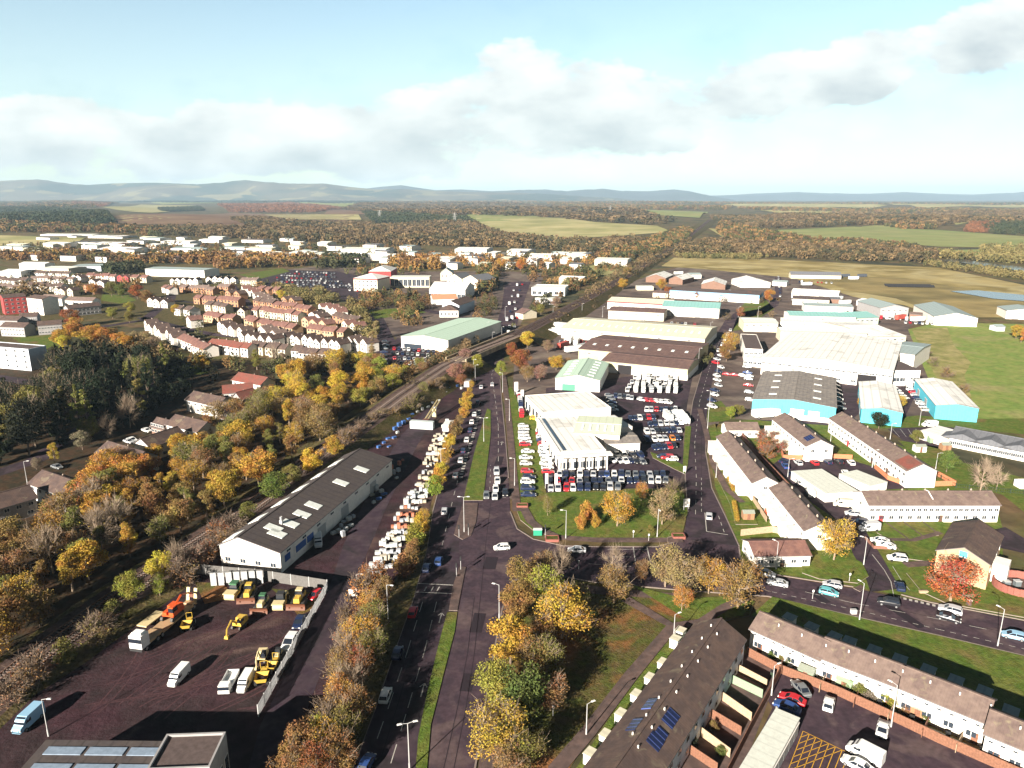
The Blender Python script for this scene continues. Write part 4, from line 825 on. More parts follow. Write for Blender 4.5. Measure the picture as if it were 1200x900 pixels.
B('industrial_shed', (785, 340), (890, 346), 22, 7, .6, 'blue', 'flat', 'x', label='long unit with sky blue fascia over a white front', cat='shed', base=('white', 4.2))
for a, c, dp_, lab, wl, rf in (((757, 325), (780, 326), 38, 'white arched barn', 'brown', 'white'), ((784, 327), (800, 328), 34, 'small white arched barn', 'brown', 'white'), ((822, 333), (850, 334), 34, 'brown fronted white arched barn', 'brown', 'white'), ((868, 331), (903, 331), 30, 'white curved roof shed', 'white', 'white')):
    B('barn', a, c, dp_, 5, 3.5, wl, rf, 'y', look=lab, cat='barn', where='behind the sky blue fascia unit')
B('outbuilding', (747, 336), (766, 336), 10, 3.5, 0, 'cream', 'pale', 'flat', label='small cream flat roofed house beside the railway birches', cat='building')
for a, c, dp_, h_, ri, wl, rf, lab in (((928, 341), (983, 344), 20, 6, 1, 'white', 'white', 'white shed with bright roof right of the straight road'), ((929, 350), (972, 352), 22, 5, .8, 'cream', 'flat', 'low cream shed with dull felt roof in front of the bright shed'),
        ((943, 358), (1000, 360), 16, 5, .6, 'white', 'bsheet', 'long low white unit with grey roof before the pale meadow'), ((926, 370), (1003, 372), 22, 6, 1.4, 'white', 'teal', 'teal roofed building behind the long white walled unit'),
        ((915, 376), (1008, 381), 14, 5, .8, 'white', 'pale', 'long white walled unit with pale green roof behind the factory'), ((872, 378), (912, 379), 22, 6, .8, 'cream', 'pale', 'cream box shaped unit beside the road bend'),
        ((915, 388), (1016, 391), 14, 6.5, 1, 'cream', 'pale', 'long pale building against the back of the vast factory'), ((1003, 373), (1030, 372), 26, 5, 2, 'green', 'teal', 'green domed roof store behind the factory yard'),
        ((1020, 395), (1062, 394), (1003, 376), 5, 1.6, 'cream', 'white', 'pale roofed narrow shed pointing towards the grey roofed shed'), ((958, 350), (985, 351), 14, 4, .8, 'brown', 'slate', 'small brown walled unit before the bright shed'), ((1004, 352), (1020, 354), 14, 4, 1, 'white', 'white', 'small white unit left of the grey walled meadow shed'), ((765, 343), (783, 344), 12, 4, 1, 'cream', 'brown', 'small cream workshop left of the sky blue fascia unit'), ((905, 330), (922, 331), 10, 4, 1, 'white', 'bsheet', 'small white unit at the top of the straight road'), ((808, 322), (822, 322), 14, 4, 1.2, 'white', 'bsheet', 'small grey roofed barn at the meadow edge'), ((640, 380), (660, 382), 12, 4, .5, 'white', 'white', 'small white building at the railway end of the cream ribbed shed'), ((1066, 368), (1080, 369), 10, 3.5, .8, 'brown', 'tile', 'small brown hut between the two meadow sheds')):
    B('industrial_shed', a, c, dp_, h_, ri, wl, rf, 'x', label=lab, cat='shed')
B('industrial_shed', (1032, 361), (1065, 361), (1023, 353), 7, 2.4, 'grey', 'bsheet', 'y', label='grey walled shed with pale gabled roof at the edge of the meadow', cat='shed')
B('industrial_shed', (1095, 371), (1146, 373), (1084, 358), 6, 3.0, 'white', 'bsheet', 'y', label='large grey roofed shed with white front at the top of the green field', cat='shed', doors=(('f', .3, 5, 4, m_frame), ('f', .7, 5, 4, m_frame)))
B('industrial_shed', (1180, 364), (1230, 366), 22, 6, 2.0, 'white', 'bsheet', 'y', label='white shed with grey roof at the right end of the meadow', cat='shed')
B('stable_block', (927, 322), (986, 323), 12, 4, 3, 'cream', 'slate', 'x', label='long slate roofed row standing alone in the rough meadow', cat='building')
B('clubhouse', (1168, 383), (1178, 383), 7, 3, .8, 'bluewhite', 'bsheet', 'x', label='small pale blue kiosk at the top right of the green field', cat='kiosk')

# --- left of the main road: retail park and offices
B('retail_store', (470, 394), (525, 399), (508, 371), 7, 1.6, 'white', 'green', 'y', label='large pale green roofed store with white front beside the railway', cat='store', doors=(('f', .25, 12, 3, m_glass),))
B('office_building', (414, 326), (442, 327), 26, 12, 4, 'cream', 'white', 'hip', label='three storey cream office with white pyramid roof', cat='office', wins=(('f', 6, 1.5, 2, 1.6, 2), ('f', 6, 5, 2, 1.6, 2), ('f', 6, 8.6, 2, 1.6, 2)), band=('red', 1.2))
B('office_building', (432, 318), (458, 318), 40, 13, 4, 'red', 'white', 'hip', label='white roofed red walled office behind the cream office', cat='office')
B('office_building', (457, 325), (503, 325), 18, 10, 0, 'cream', 'pale', 'flat', label='long office with blue glass front between the pyramid roof and the retail hall', cat='office', wins=(('f', 9, 1.5, 3.6, 6.5, 2),))
B('retail_store', (503, 339), (545, 340), 34, 8, 4.5, 'white', 'white', 'x', label='big bright white roofed retail hall', cat='store', wins=(('f', 9, 1, 3.4, 3.4, 2),))
for a, c, dp_, rf, lab in (((524, 326), (541, 327), 22, 'slate', 'slate roofed gabled hall behind the bright retail hall'), ((542, 327), (561, 329), 24, 'slate', 'dark gabled hall beside the tall conifers'), ((516, 320), (530, 320), 20, 'pale', 'pale flat topped hall behind the retail hall')):
    B('retail_store', a, c, dp_, 8, 4.5, 'cream', rf, 'y', label=lab, cat='hall', wins=(('f', 3, 4, 2, 1.8, 2),))
B('restaurant', (507, 351), (536, 350), 15, 4.5, 3, 'white', 'terra', 'x', label='white restaurant with terracotta tiled roof', cat='restaurant')
B('restaurant', (515, 364), (537, 364), 16, 5, 3.4, 'white', 'dtile', 'hip', label='white hotel wing with dark hipped roof behind the green roofed store', cat='hotel', wins=(('f', 5, 1.5, 1.4, 2, 2),))
B('restaurant', (538, 358), (556, 352), 14, 7, 3, 'bluewhite', 'dtile', 'x', label='tall dark roofed hotel wing nearest the queue of traffic', cat='hotel')
B('retail_store', (623, 337), (662, 338), 24, 7, 0, 'white', 'white', 'flat', label='white cube shaped showroom between the busy road and the railway', cat='store', wins=(('f', 6, 1, 3.4, 3, 2),), parapet=.4)
B('retail_store', (655, 326), (683, 327), 20, 6, 1.4, 'cream', 'white', 'x', label='low white roofed store behind the white cube showroom', cat='store')
B('retail_store', (697, 304), (735, 305), 34, 8, 1, 'white', 'pale', 'x', label='long pale store standing alone beside the dry field', cat='store')
B('filling_station', (627, 349), (650, 351), 12, 4.5, 0, 'grey', 'pale', 'flat', label='pale flat canopy of the filling station beside the railway', cat='filling station')
B('cottage', (613, 368), (629, 366), 9, 4, 2.6, 'cream', 'brown', 'y', label='small brown roofed cottage between the busy road and railway', cat='cottage')
B('retail_store', (170, 315), (239, 317), 26, 8, .8, 'white', 'bsheet', 'x', label='long white store with grey roof beyond the housing estate', cat='store')
B('school', (49, 314), (80, 315), 26, 6, .8, 'cream', 'pale', 'x', label='cream walled school hall with pale roof beyond the far terraces', cat='school', wins=(('f', 8, 1, 2, 1.6, 2),))
B('school', (84, 312), (118, 312), 30, 6, .8, 'bluewhite', 'bsheet', 'x', label='grey roofed school wing beside the cream school hall', cat='school')
FAR = [(47, 108, 275, 40, 'pale'), (103, 141, 277, 50, 'white'), (50, 75, 285, 30, 'white'), (83, 112, 284, 34, 'slate'), (112, 147, 285, 34, 'white'), (20, 67, 295, 30, 'cream'), (117, 160, 291, 30, 'white'), (148, 168, 282, 30, 'slate'), (168, 187, 279, 30, 'bsheet'), (188, 222, 283, 36, 'white'),
       (200, 232, 291, 28, 'bsheet'), (233, 256, 281, 26, 'white'), (258, 287, 290, 30, 'bsheet'), (283, 308, 281, 30, 'dark'), (288, 318, 291, 28, 'cream'), (308, 337, 298, 26, 'white'), (339, 366, 296, 36, 'white'), (367, 404, 298, 40, 'pale'), (400, 452, 292, 46, 'pale'), (423, 466, 299, 26, 'white'), (0, 26, 289, 26, 'bsheet'),
       (497, 527, 304, 60, 'pale'), (533, 570, 292, 50, 'white'), (594, 618, 294, 50, 'white'), (620, 648, 299, 26, 'white'), (650, 686, 297, 24, 'pale'), (545, 560, 300, 30, 'slate'), (0, 24, 318, 22, 'white'), (22, 52, 309, 16, 'white'), (150, 176, 299, 24, 'white'), (340, 352, 284, 20, 'white'), (372, 384, 284, 22, 'white'), (268, 282, 299, 20, 'pale')]
rf_ = random.Random(11)
for k in range(46):
    a = 8 + k * 10.4 + rf_.uniform(-4, 4); y_ = (286, 293, 300, 278)[k % 4] + rf_.uniform(-1.5, 1.5) + (2 if a > 300 else 0); FAR.append((a, a + rf_.uniform(9, 20), y_, rf_.uniform(14, 30), rf_.choice(['white', 'pale', 'bsheet', 'slate', 'cream', 'dark', 'brown'])))
for k in range(16): a = 500 + k * 12 + rf_.uniform(-4, 4); FAR.append((a, a + rf_.uniform(8, 16), (297, 303, 309)[k % 3] + rf_.uniform(-1, 1), rf_.uniform(14, 30), rf_.choice(['white', 'pale', 'bsheet', 'slate', 'cream'])))
cn = dict(brown='brown roofed', pale='pale roofed', white='white roofed', slate='slate roofed', cream='cream roofed', bsheet='grey roofed', dark='dark roofed')
for a, c, y_, dp_, rf in FAR:
    B('industrial_shed', (a, y_), (c, y_ + 0.5), dp_, 7, 1.4, 'white' if rf != 'cream' else 'cream', rf, 'x', look=cn[rf] + ' shed', cat='shed', where='in the far business park beyond the houses' if a < 480 else 'at the far end of the busy retail road', group='sheds of the distant business park')

# --- apartment blocks on the left
for a, c, dp_, h_, wl, lab, fl in (((3, 349), (30, 347), 14, 13, 'red', 'four storey dark red apartment block', 4), ((31, 349), (49, 351), 12, 12, 'white', 'four storey white apartment block beside the red one', 4)):
    B('apartment_block', a, c, dp_, h_, 1.6, wl, 'dtile', 'x', label=lab, cat='apartments', wins=tuple(('f', 4, 1.2 + 3 * k, 1.5, 1.4, 2) for k in range(fl)))
B('apartment_block', (-40, 404), (33, 410), 10, 11, 0, 'bluewhite', 'flat', 'flat', label='white flat roofed apartment block above the conifer wood', cat='apartments', wins=tuple(('f', 7, 1.2 + 2.7 * k, 1.6, 1.3, 2) for k in range(4)), parapet=.4)
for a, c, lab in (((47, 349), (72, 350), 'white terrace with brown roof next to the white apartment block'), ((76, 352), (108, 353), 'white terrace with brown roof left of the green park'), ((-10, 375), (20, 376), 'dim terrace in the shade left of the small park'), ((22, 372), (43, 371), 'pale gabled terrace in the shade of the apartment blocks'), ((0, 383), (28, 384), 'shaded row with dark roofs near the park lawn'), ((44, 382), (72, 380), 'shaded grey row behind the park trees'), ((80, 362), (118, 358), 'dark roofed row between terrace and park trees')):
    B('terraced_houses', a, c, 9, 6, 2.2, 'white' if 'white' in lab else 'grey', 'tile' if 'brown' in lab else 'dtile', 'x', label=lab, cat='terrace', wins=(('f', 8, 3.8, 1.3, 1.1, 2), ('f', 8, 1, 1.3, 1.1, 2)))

# --- houses beside the wood and railway
HW = 'between the dark wood and the railway trees'
for k, (a, c, dp_, rf, wl, lab) in enumerate((((113, 530), (155, 543), 8.5, 'dtile', 'white', 'white villa with dark roof behind the orange tree, third from the wood corner'), ((34, 566), (75, 581), 8.5, 'dtile', 'white', 'white villa with dark roof next to the dark roofed cottage and street lamp'),
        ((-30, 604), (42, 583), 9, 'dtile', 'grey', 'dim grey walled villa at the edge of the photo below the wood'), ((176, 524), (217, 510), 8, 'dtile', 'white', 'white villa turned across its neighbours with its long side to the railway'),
        ((195, 497), (231, 506), 8.5, 'dtile', 'white', 'white villa with dark roof and parked white car nearby'), ((218, 468), (254, 476), 8.5, 'dtile', 'white', 'white fronted villa with brown roof below the red roofed pair'),
        ((256, 482), (280, 484), 8, 'dtile', 'brown', 'brown walled house half hidden by trees'), ((272, 445), (305, 451), 8.5, 'rtile', 'white', 'white house with bright red roof, furthest of the wood side houses'),
        ((262, 461), (296, 458), 8, 'rtile', 'white', 'house with weathered red roof below the bright red one'), ((283, 468), (302, 463), 6, 'rtile', 'grey', 'small red roofed annex house beside railway trees'), ((177, 499), (192, 503), 6, 'dtile', 'brown', 'dark low outhouse between two white villas'))):
    B('villa', a, c, dp_, 5 if k != 10 else 3, 2.4, wl, rf, 'x', label=lab, cat='house', wins=(('f', 5, 3.2, 1.4, 1.1, 2), ('f', 4, .9, 1.6, 1.1, 2)), chimneys=1, over=.5)

# --- the housing estate: small houses copied row by row
def house_proto(wall, roof, front, L=7.2, D=8.0, h=5.0, rise=2.2):
    root = empty('house', (0, 0, 0)); b = MB(); b.prism([(-L / 2, -D / 2), (L / 2, -D / 2), (L / 2, D / 2), (-L / 2, D / 2)], 0, h)
    if front == 'gable':
        for s in (-1, 1): b.face([(L / 2 * -s, s * D / 2, h), (L / 2 * s, s * D / 2, h), (0, s * D / 2, h + rise)][::-1])
    else:
        for s in (-1, 1): b.face([(s * L / 2, -D / 2 * s, h), (s * L / 2, D / 2 * s, h), (s * L / 2, 0, h + rise)])
    for z in (0.9, 3.3):
        for x in (-L * .24, L * .24):
            if z < 1 and x > 0: b.box(x, -D / 2 - .03, 0.02, 1.0, .1, 2.1, 0, 1)
            else: b.box(x, -D / 2 - .03, z, 1.6, .1, 1.2, 0, 1)
            b.box(x, D / 2 + .03, z, 1.4, .1, 1.1, 0, 1)
    b.build('wall', [W_[wall], m_glass], root)
    b = MB(); o_, th = .35, .2
    def slab(q):
        up = [(p[0], p[1], p[2] + th) for p in q]; b.face(up); b.face(q[::-1])
        for k in range(4): b.face([q[k], q[(k + 1) % 4], up[(k + 1) % 4], up[k]])
    if front == 'gable':
        s1 = rise / (L / 2)
        slab([(-L / 2 - o_, D / 2 + o_, h - s1 * o_), (-L / 2 - o_, -D / 2 - o_, h - s1 * o_), (0, -D / 2 - o_, h + rise), (0, D / 2 + o_, h + rise)]); slab([(L / 2 + o_, -D / 2 - o_, h - s1 * o_), (L / 2 + o_, D / 2 + o_, h - s1 * o_), (0, D / 2 + o_, h + rise), (0, -D / 2 - o_, h + rise)])
    else:
        s1 = rise / (D / 2)
        slab([(-L / 2 - o_, -D / 2 - o_, h - s1 * o_), (L / 2 + o_, -D / 2 - o_, h - s1 * o_), (L / 2 + o_, 0, h + rise), (-L / 2 - o_, 0, h + rise)]); slab([(L / 2 + o_, D / 2 + o_, h - s1 * o_), (-L / 2 - o_, D / 2 + o_, h - s1 * o_), (-L / 2 - o_, 0, h + rise), (L / 2 + o_, 0, h + rise)])
    rfo = b.build('roof', RF[roof], root)
    b = MB(); b.box(L * .3 if front != 'gable' else 0.0, 0.6, h + rise * .7, .6, .6, 1.3); b.build('chimney', m_chim, rfo)
    return root
HP = {}
def hrow(a, c, n, wall, roof, front, where, z=5.0):
    if roof == 'tile' and (n + len(HP)) % 4: roof = 'rbtile'
    if (wall, roof, front) not in HP: HP[(wall, roof, front)] = house_proto(wall, roof, front)
    pr = HP[(wall, roof, front)]; roof = dict(rbtile='tile').get(roof, roof); A, C_ = G(a[0], a[1], z), G(c[0], c[1], z); d = (C_ - A).to_2d(); L = d.length; d.normalize(); nn = Vector((-d.y, d.x)); sp = L / n
    if front == 'gable': nn = nn
    for k in range(n):
        f = fr = front; pr2 = pr
        if front == 'mix': pass
        p = A.to_2d() + d * sp * (k + .5) + nn * (4 + rnd.uniform(-1.3, 1.3))
        o = copy_tree(pr2, (p.x, p.y, 0), math.atan2(d.y, d.x) + rnd.uniform(-.04, .04), scale=(min(1.2, max(.72, sp / rnd.choice((7.5, 7.9, 8.6)))), rnd.uniform(.9, 1.1), rnd.uniform(.92, 1.1)))
        cn_ = dict(white='white', brick='brick', cream='cream', tan='tan brick', red='red')[wall]; rn = dict(tile='brown', dtile='dark', rtile='red')[roof]
        reg(o, f'{cn_} {"gabled " if front == "gable" else ""}house with {rn} roof', 'house', where, 'houses of the estate left of the retail park')
E1, E2, E3 = 'in the near housing rows', 'in the middle housing rows', 'in the far housing rows'
for a, c, n, w, r, f, z in (((168, 378), (205, 396), 6, 'white', 'dtile', 'gable', E1), ((206, 396), (240, 409), 5, 'white', 'tile', 'eave', E1), ((240, 403), (290, 409), 5, 'white', 'rtile', 'eave', E1), ((253, 380), (283, 388), 4, 'white', 'dtile', 'gable', E1), ((280, 392), (318, 399), 5, 'white', 'dtile', 'gable', E1),
        ((290, 405), (335, 409), 5, 'cream', 'dtile', 'eave', E1), ((329, 394), (400, 405), 9, 'white', 'dtile', 'gable', E1), ((340, 412), (380, 416), 4, 'white', 'dtile', 'eave', E1), ((236, 369), (272, 374), 5, 'tan', 'tile', 'eave', E2), ((283, 374), (343, 386), 7, 'tan', 'tile', 'eave', E2), ((358, 385), (402, 390), 5, 'tan', 'tile', 'eave', E2),
        ((295, 363), (350, 369), 7, 'cream', 'tile', 'eave', E2), ((352, 374), (385, 381), 3, 'tan', 'tile', 'gable', E2), ((321, 356), (360, 362), 5, 'brick', 'tile', 'eave', E2), ((374, 357), (398, 367), 4, 'white', 'tile', 'gable', E2), ((388, 370), (420, 375), 3, 'brick', 'dtile', 'eave', E2),
        ((226, 349), (278, 353), 6, 'brick', 'tile', 'eave', E3), ((211, 336), (250, 339), 5, 'brick', 'tile', 'eave', E3), ((283, 337), (296, 344), 3, 'white', 'tile', 'gable', E3), ((296, 345), (314, 355), 4, 'white', 'tile', 'gable', E3), ((282, 328), (302, 329), 3, 'cream', 'tile', 'eave', E3), ((302, 337), (325, 341), 3, 'brick', 'tile', 'eave', E3),
        ((199, 328), (232, 329), 5, 'white', 'dtile', 'gable', E3), ((240, 327), (276, 327), 5, 'white', 'dtile', 'gable', E3), ((252, 335), (268, 337), 2, 'brick', 'tile', 'eave', E3), ((215, 374), (224, 377), 1, 'white', 'tile', 'gable', E2), ((278, 365), (287, 365), 1, 'cream', 'tile', 'gable', E2),
        ((138, 324), (152, 325), 2, 'red', 'tile', 'gable', 'beside the round autumn trees'), ((152, 325), (173, 326), 2, 'cream', 'tile', 'eave', 'beside the round autumn trees'), ((95, 336), (112, 339), 2, 'brick', 'tile', 'gable', 'beside the round autumn trees'), ((186, 336), (200, 340), 2, 'white', 'tile', 'eave', 'beside the round autumn trees'), ((172, 352), (196, 354), 3, 'white', 'dtile', 'gable', 'beside the dark red trees'), ((204, 361), (222, 364), 2, 'white', 'dtile', 'eave', E2), ((296, 352), (318, 356), 3, 'brick', 'dtile', 'eave', E2), ((240, 357), (262, 360), 3, 'cream', 'dtile', 'eave', E3), ((360, 368), (378, 371), 2, 'white', 'dtile', 'gable', E2), ((300, 386), (325, 392), 3, 'white', 'tile', 'gable', E1), ((404, 398), (428, 404), 3, 'white', 'dtile', 'gable', E1), ((398, 378), (418, 384), 2, 'cream', 'tile', 'gable', E2), ((262, 342), (282, 345), 2, 'brick', 'dtile', 'gable', E3), ((330, 349), (345, 352), 2, 'brick', 'dtile', 'gable', E3)):
    hrow(a, c, n, w, r, f, z)
FT = 'in the far terraces left of the round autumn trees'
for a, c, n, w, r in (((-20, 319), (26, 320), 5, 'white', 'dtile'), ((30, 319), (80, 321), 6, 'white', 'dtile'), ((-25, 327), (30, 329), 6, 'white', 'dtile'), ((34, 326), (85, 327), 6, 'white', 'tile'), ((-20, 335), (24, 337), 5, 'white', 'tile'), ((30, 334), (72, 336), 5, 'white', 'dtile'), ((82, 324), (96, 325), 2, 'white', 'dtile'), ((100, 323), (134, 324), 4, 'white', 'tile'), ((62, 339), (84, 341), 3, 'cream', 'dtile'), ((104, 330), (122, 331), 2, 'white', 'dtile')):
    hrow(a, c, n, w, r, 'eave' if n > 3 else 'gable', FT)
for pr in HP.values(): kill_tree(pr)
# ------------------------------------------------------------------ trees
m_bark = mat('bark', (0.16, 0.12, 0.09), noise=0.3, nscale=1.5, **GR); m_pbark = mat('pale_bark', (0.26, 0.20, 0.145), noise=0.25, nscale=1.5, **GR)
def leafmat(name, var, sc=0.35):
    """object colour, varied clump by clump in hue and depth of colour"""
    M = bpy.data.materials.new(name); M.use_nodes = True; nt = M.node_tree; N = nt.nodes; L = nt.links; b = N['Principled BSDF']
    b.inputs['Roughness'].default_value = 0.8; b.inputs['Specular IOR Level'].default_value = 0.15
    oi = N.new('ShaderNodeObjectInfo'); tc = N.new('ShaderNodeTexCoord'); 
    ad = N.new('ShaderNodeVectorMath'); ad.operation = 'ADD'; L.new(tc.outputs['Object'], ad.inputs[0]); 
    sc_ = N.new('ShaderNodeVectorMath'); sc_.operation = 'SCALE'; sc_.inputs[0].default_value = (37, 53, 11); L.new(oi.outputs['Random'], sc_.inputs['Scale']); L.new(sc_.outputs[0], ad.inputs[1])
    n1 = N.new('ShaderNodeTexNoise'); n1.inputs['Scale'].default_value = sc; n1.inputs['Detail'].default_value = 4; L.new(ad.outputs[0], n1.inputs['Vector'])
    n2 = N.new('ShaderNodeTexNoise'); n2.inputs['Scale'].default_value = 2.6; n2.inputs['Detail'].default_value = 2; L.new(ad.outputs[0], n2.inputs['Vector'])
    hsv = N.new('ShaderNodeHueSaturation'); L.new(oi.outputs['Color'], hsv.inputs['Color'])
    mh = N.new('ShaderNodeMapRange'); L.new(n1.outputs[0], mh.inputs[0]); mh.inputs[1].default_value = .3; mh.inputs[2].default_value = .7; mh.inputs[3].default_value = 0.5 - var * .09; mh.inputs[4].default_value = 0.5 + var * .09; L.new(mh.outputs[0], hsv.inputs['Hue'])
    mv = N.new('ShaderNodeMapRange'); L.new(n2.outputs[0], mv.inputs[0]); mv.inputs[1].default_value = .3; mv.inputs[2].default_value = .7; mv.inputs[3].default_value = .62; mv.inputs[4].default_value = 1.35; L.new(mv.outputs[0], hsv.inputs['Value'])
    L.new(hsv.outputs[0], b.inputs['Base Color'])
    tr = N.new('ShaderNodeBsdfTranslucent'); L.new(hsv.outputs[0], tr.inputs['Color']); ms = N.new('ShaderNodeMixShader'); ms.inputs[0].default_value = .14
    L.new(b.outputs[0], ms.inputs[1]); L.new(tr.outputs[0], ms.inputs[2]); L.new(ms.outputs[0], N['Material Output'].inputs['Surface']); return M
m_leaf = leafmat('leaves', 0.38)
m_twig = mat('twigs', (0.15, 0.11, 0.08), **GR)
def mesh_np(name, V, Fc, mats, tint=None):
    me = bpy.data.meshes.new(name); nf, k = Fc.shape
    me.vertices.add(len(V)); me.vertices.foreach_set('co', V.astype(np.float32).ravel())
    me.loops.add(nf * k); me.loops.foreach_set('vertex_index', Fc.astype(np.int32).ravel())
    me.polygons.add(nf); me.polygons.foreach_set('loop_start', np.arange(0, nf * k, k, dtype=np.int32)); me.polygons.foreach_set('loop_total', np.full(nf, k, dtype=np.int32))
    for m_ in mats: me.materials.append(m_)
    if tint is not None:
        at = me.attributes.new('tint', 'FLOAT_COLOR', 'POINT'); at.data.foreach_set('color', np.concatenate([tint, np.ones((len(V), 1))], 1).astype(np.float32).ravel())
    me.update(calc_edges=True); return me
def leaves(rs, centers, radii, n, size, flat=0.8):
    """n leaf sprays (small quads) scattered through the given clumps"""
    idx = rs.choice(len(centers), n, p=(radii ** 2) / (radii ** 2).sum()); d = rs.normal(size=(n, 3)); d /= np.linalg.norm(d, axis=1)[:, None]
    rr = rs.uniform(0.55, 1.08, n)[:, None] * radii[idx][:, None]
    P = centers[idx] + d * rr * np.array([1, 1, flat])
    a = rs.normal(size=(n, 3)) + d * 0.0; a /= np.linalg.norm(a, axis=1)[:, None]; c = np.cross(a, d + rs.normal(size=(n, 3)) * .6); c /= np.linalg.norm(c, axis=1)[:, None]
    s = rs.uniform(.6, 1.3, n)[:, None] * size
    V = np.stack([P - a * s, P + c * s * .6, P + a * s, P - c * s * .6], 1).reshape(-1, 3); Fc = np.arange(n * 4).reshape(n, 4); return V, Fc
def branch_mesh(name, rs, H, crown0, clumps, m_, r0=.28, twigs=0, tw=0.9, sides=5):
    b = MB(); lean = rs.normal(size=2) * H * .02; pts = [(0, 0, -.3), (lean[0] * .4, lean[1] * .4, crown0 * H), (lean[0], lean[1], H * .62), (lean[0] * 1.3, lean[1] * 1.3, H * .86)]
    for k in range(3): b.tube(pts[k], pts[k + 1], r0 * (1 - .3 * k), r0 * (1 - .3 * (k + 1)) + .02, sides + 1)
    ends = []
    for c in clumps:
        t = rs.uniform(.75, 1.0) * min(1, max(.15, (c[2] / H - .15) / .7)); z = H * (crown0 * .8 + (.62 - crown0 * .8) * t); p0 = np.array([lean[0] * t, lean[1] * t, z]); z0 = min(z, c[2] * .8); p0[2] = z0
        mid = p0 * .45 + c * .55 + np.array([0, 0, -.03 * H]) ; mid[2] = max(mid[2], z0 + .05); b.tube(p0, mid, r0 * .38, r0 * .2, sides - 1); b.tube(mid, c, r0 * .2, .03, sides - 1); ends.append((mid, c))
    if twigs:
        for k in range(twigs):
            mid, c = ends[k % len(ends)]; t = rs.uniform(.1, 1); p = mid * (1 - t) + c * t; out = p - np.array([0, 0, H * .45]); out /= np.linalg.norm(out) + 1e-6
            q = p + (out * .8 + rs.normal(size=3) * .55 + np.array([0, 0, .45])) * tw * rs.uniform(.5, 1.3); b.tube(p, q, .045, .015, 3)
            if k % 2 == 0:
                q2 = q + (out * .6 + rs.normal(size=3) * .5 + np.array([0, 0, .35])) * tw * .7; b.tube(q, q2, .025, .01, 3)
    return b.mesh(name, [m_])
def crown_clumps(rs, n, rx, z0, z1, power=1.0, shape='round'):
    C_ = []; 
    for k in range(n):
        t = rs.uniform(0, 1); z = z0 + (z1 - z0) * t
        if shape == 'round': w = math.sqrt(max(.03, 1 - (2 * t - 1) ** 2))
        elif shape == 'tall': w = math.sin(math.pi * min(1, (t * .85 + .12))) ** .7
        elif shape == 'cone': w = (1 - t) * .95 + .05
        else: w = 1
        a = rs.uniform(0, 2 * math.pi); r = rx * w * math.sqrt(rs.uniform(.1, 1)) * .78; C_.append((r * math.cos(a), r * math.sin(a), z))
    return np.array(C_)
TP = {}
def tree_proto(key, seed, H, rx, crown0, shape, ncl, nleaf, lsize, bark, twigs=0, crad=(.3, .45), flat=.8, tw=1.0, name='tree'):
    rs = np.random.RandomState(seed); z0, z1 = H * crown0 + rx * .15, H * .93
    cl = crown_clumps(rs, ncl, rx, z0, z1, 1, shape); rad = rs.uniform(*crad, ncl) * rx
    if shape == 'cone': rad = rad * (1.25 - .8 * (cl[:, 2] - z0) / (z1 - z0))
    trunk = branch_mesh('trunk', rs, H, crown0, cl[:min(ncl, 16 if twigs else 9)], bark, r0=H * .022, twigs=twigs, tw=tw)
    crown = mesh_np('crown', *leaves(rs, cl, rad, nleaf, lsize, flat), [m_leaf]) if nleaf else None
    TP.setdefault(key, []).append((trunk, crown, H))
for k in range(3):
    tree_proto('full', 10 + k, 10, 4.2, .22, 'round', 22, 5200, .20, m_bark, twigs=40)
    tree_proto('half', 20 + k, 10, 4.6, .20, 'round', 30, 3700, .17, m_pbark, twigs=260, tw=1.2)
    tree_proto('bare', 30 + k, 10, 3.8, .22, 'round', 30, 160, .14, m_pbark, twigs=700, tw=1.4)
    tree_proto('tall', 40 + k, 14, 3.2, .18, 'tall', 26, 4800, .20, m_pbark, twigs=40)
    tree_proto('conifer', 50 + k, 14, 3.6, .06, 'cone', 34, 4600, .22, m_bark, crad=(.22, .36), flat=.5)
    tree_proto('bush', 60 + k, 4, 2.6, .02, 'round', 16, 2300, .17, m_bark, crad=(.35, .5))
    tree_proto('twiggy_bush', 70 + k, 4, 2.8, .02, 'round', 20, 700, .14, m_bark, twigs=420, tw=.8)
CR = dict(gold=(0.38, 0.235, 0.04), yellow=(0.44, 0.32, 0.045), lime=(0.23, 0.235, 0.04), green=(0.10, 0.13, 0.03), orange=(0.38, 0.19, 0.045), brown=(0.22, 0.135, 0.05), rust=(0.25, 0.095, 0.035), olive=(0.16, 0.15, 0.04), dark=(0.02, 0.026, 0.014), red=(0.34, 0.105, 0.045), pink=(0.25, 0.15, 0.10), pale=(0.25, 0.185, 0.09), grey=(0.20, 0.15, 0.11))
WORDS = dict(gold='golden', yellow='bright yellow', lime='yellow green', green='green', orange='orange', brown='brown leaved', rust='rust coloured', olive='olive green', dark='dark green', red='red leaved', pink='pinkish brown', pale='pale leaved', grey='grey brown')
KW = dict(full='round {} tree', half='half bare {} tree', bare='bare {} tree', tall='tall slim {} tree', conifer='{} conifer', bush='{} bush', twiggy_bush='twiggy {} bush')
KN = dict(full='broadleaf_tree', half='broadleaf_tree', bare='bare_tree', tall='birch_tree', conifer='conifer', bush='bush', twiggy_bush='bush')
NT = [0]
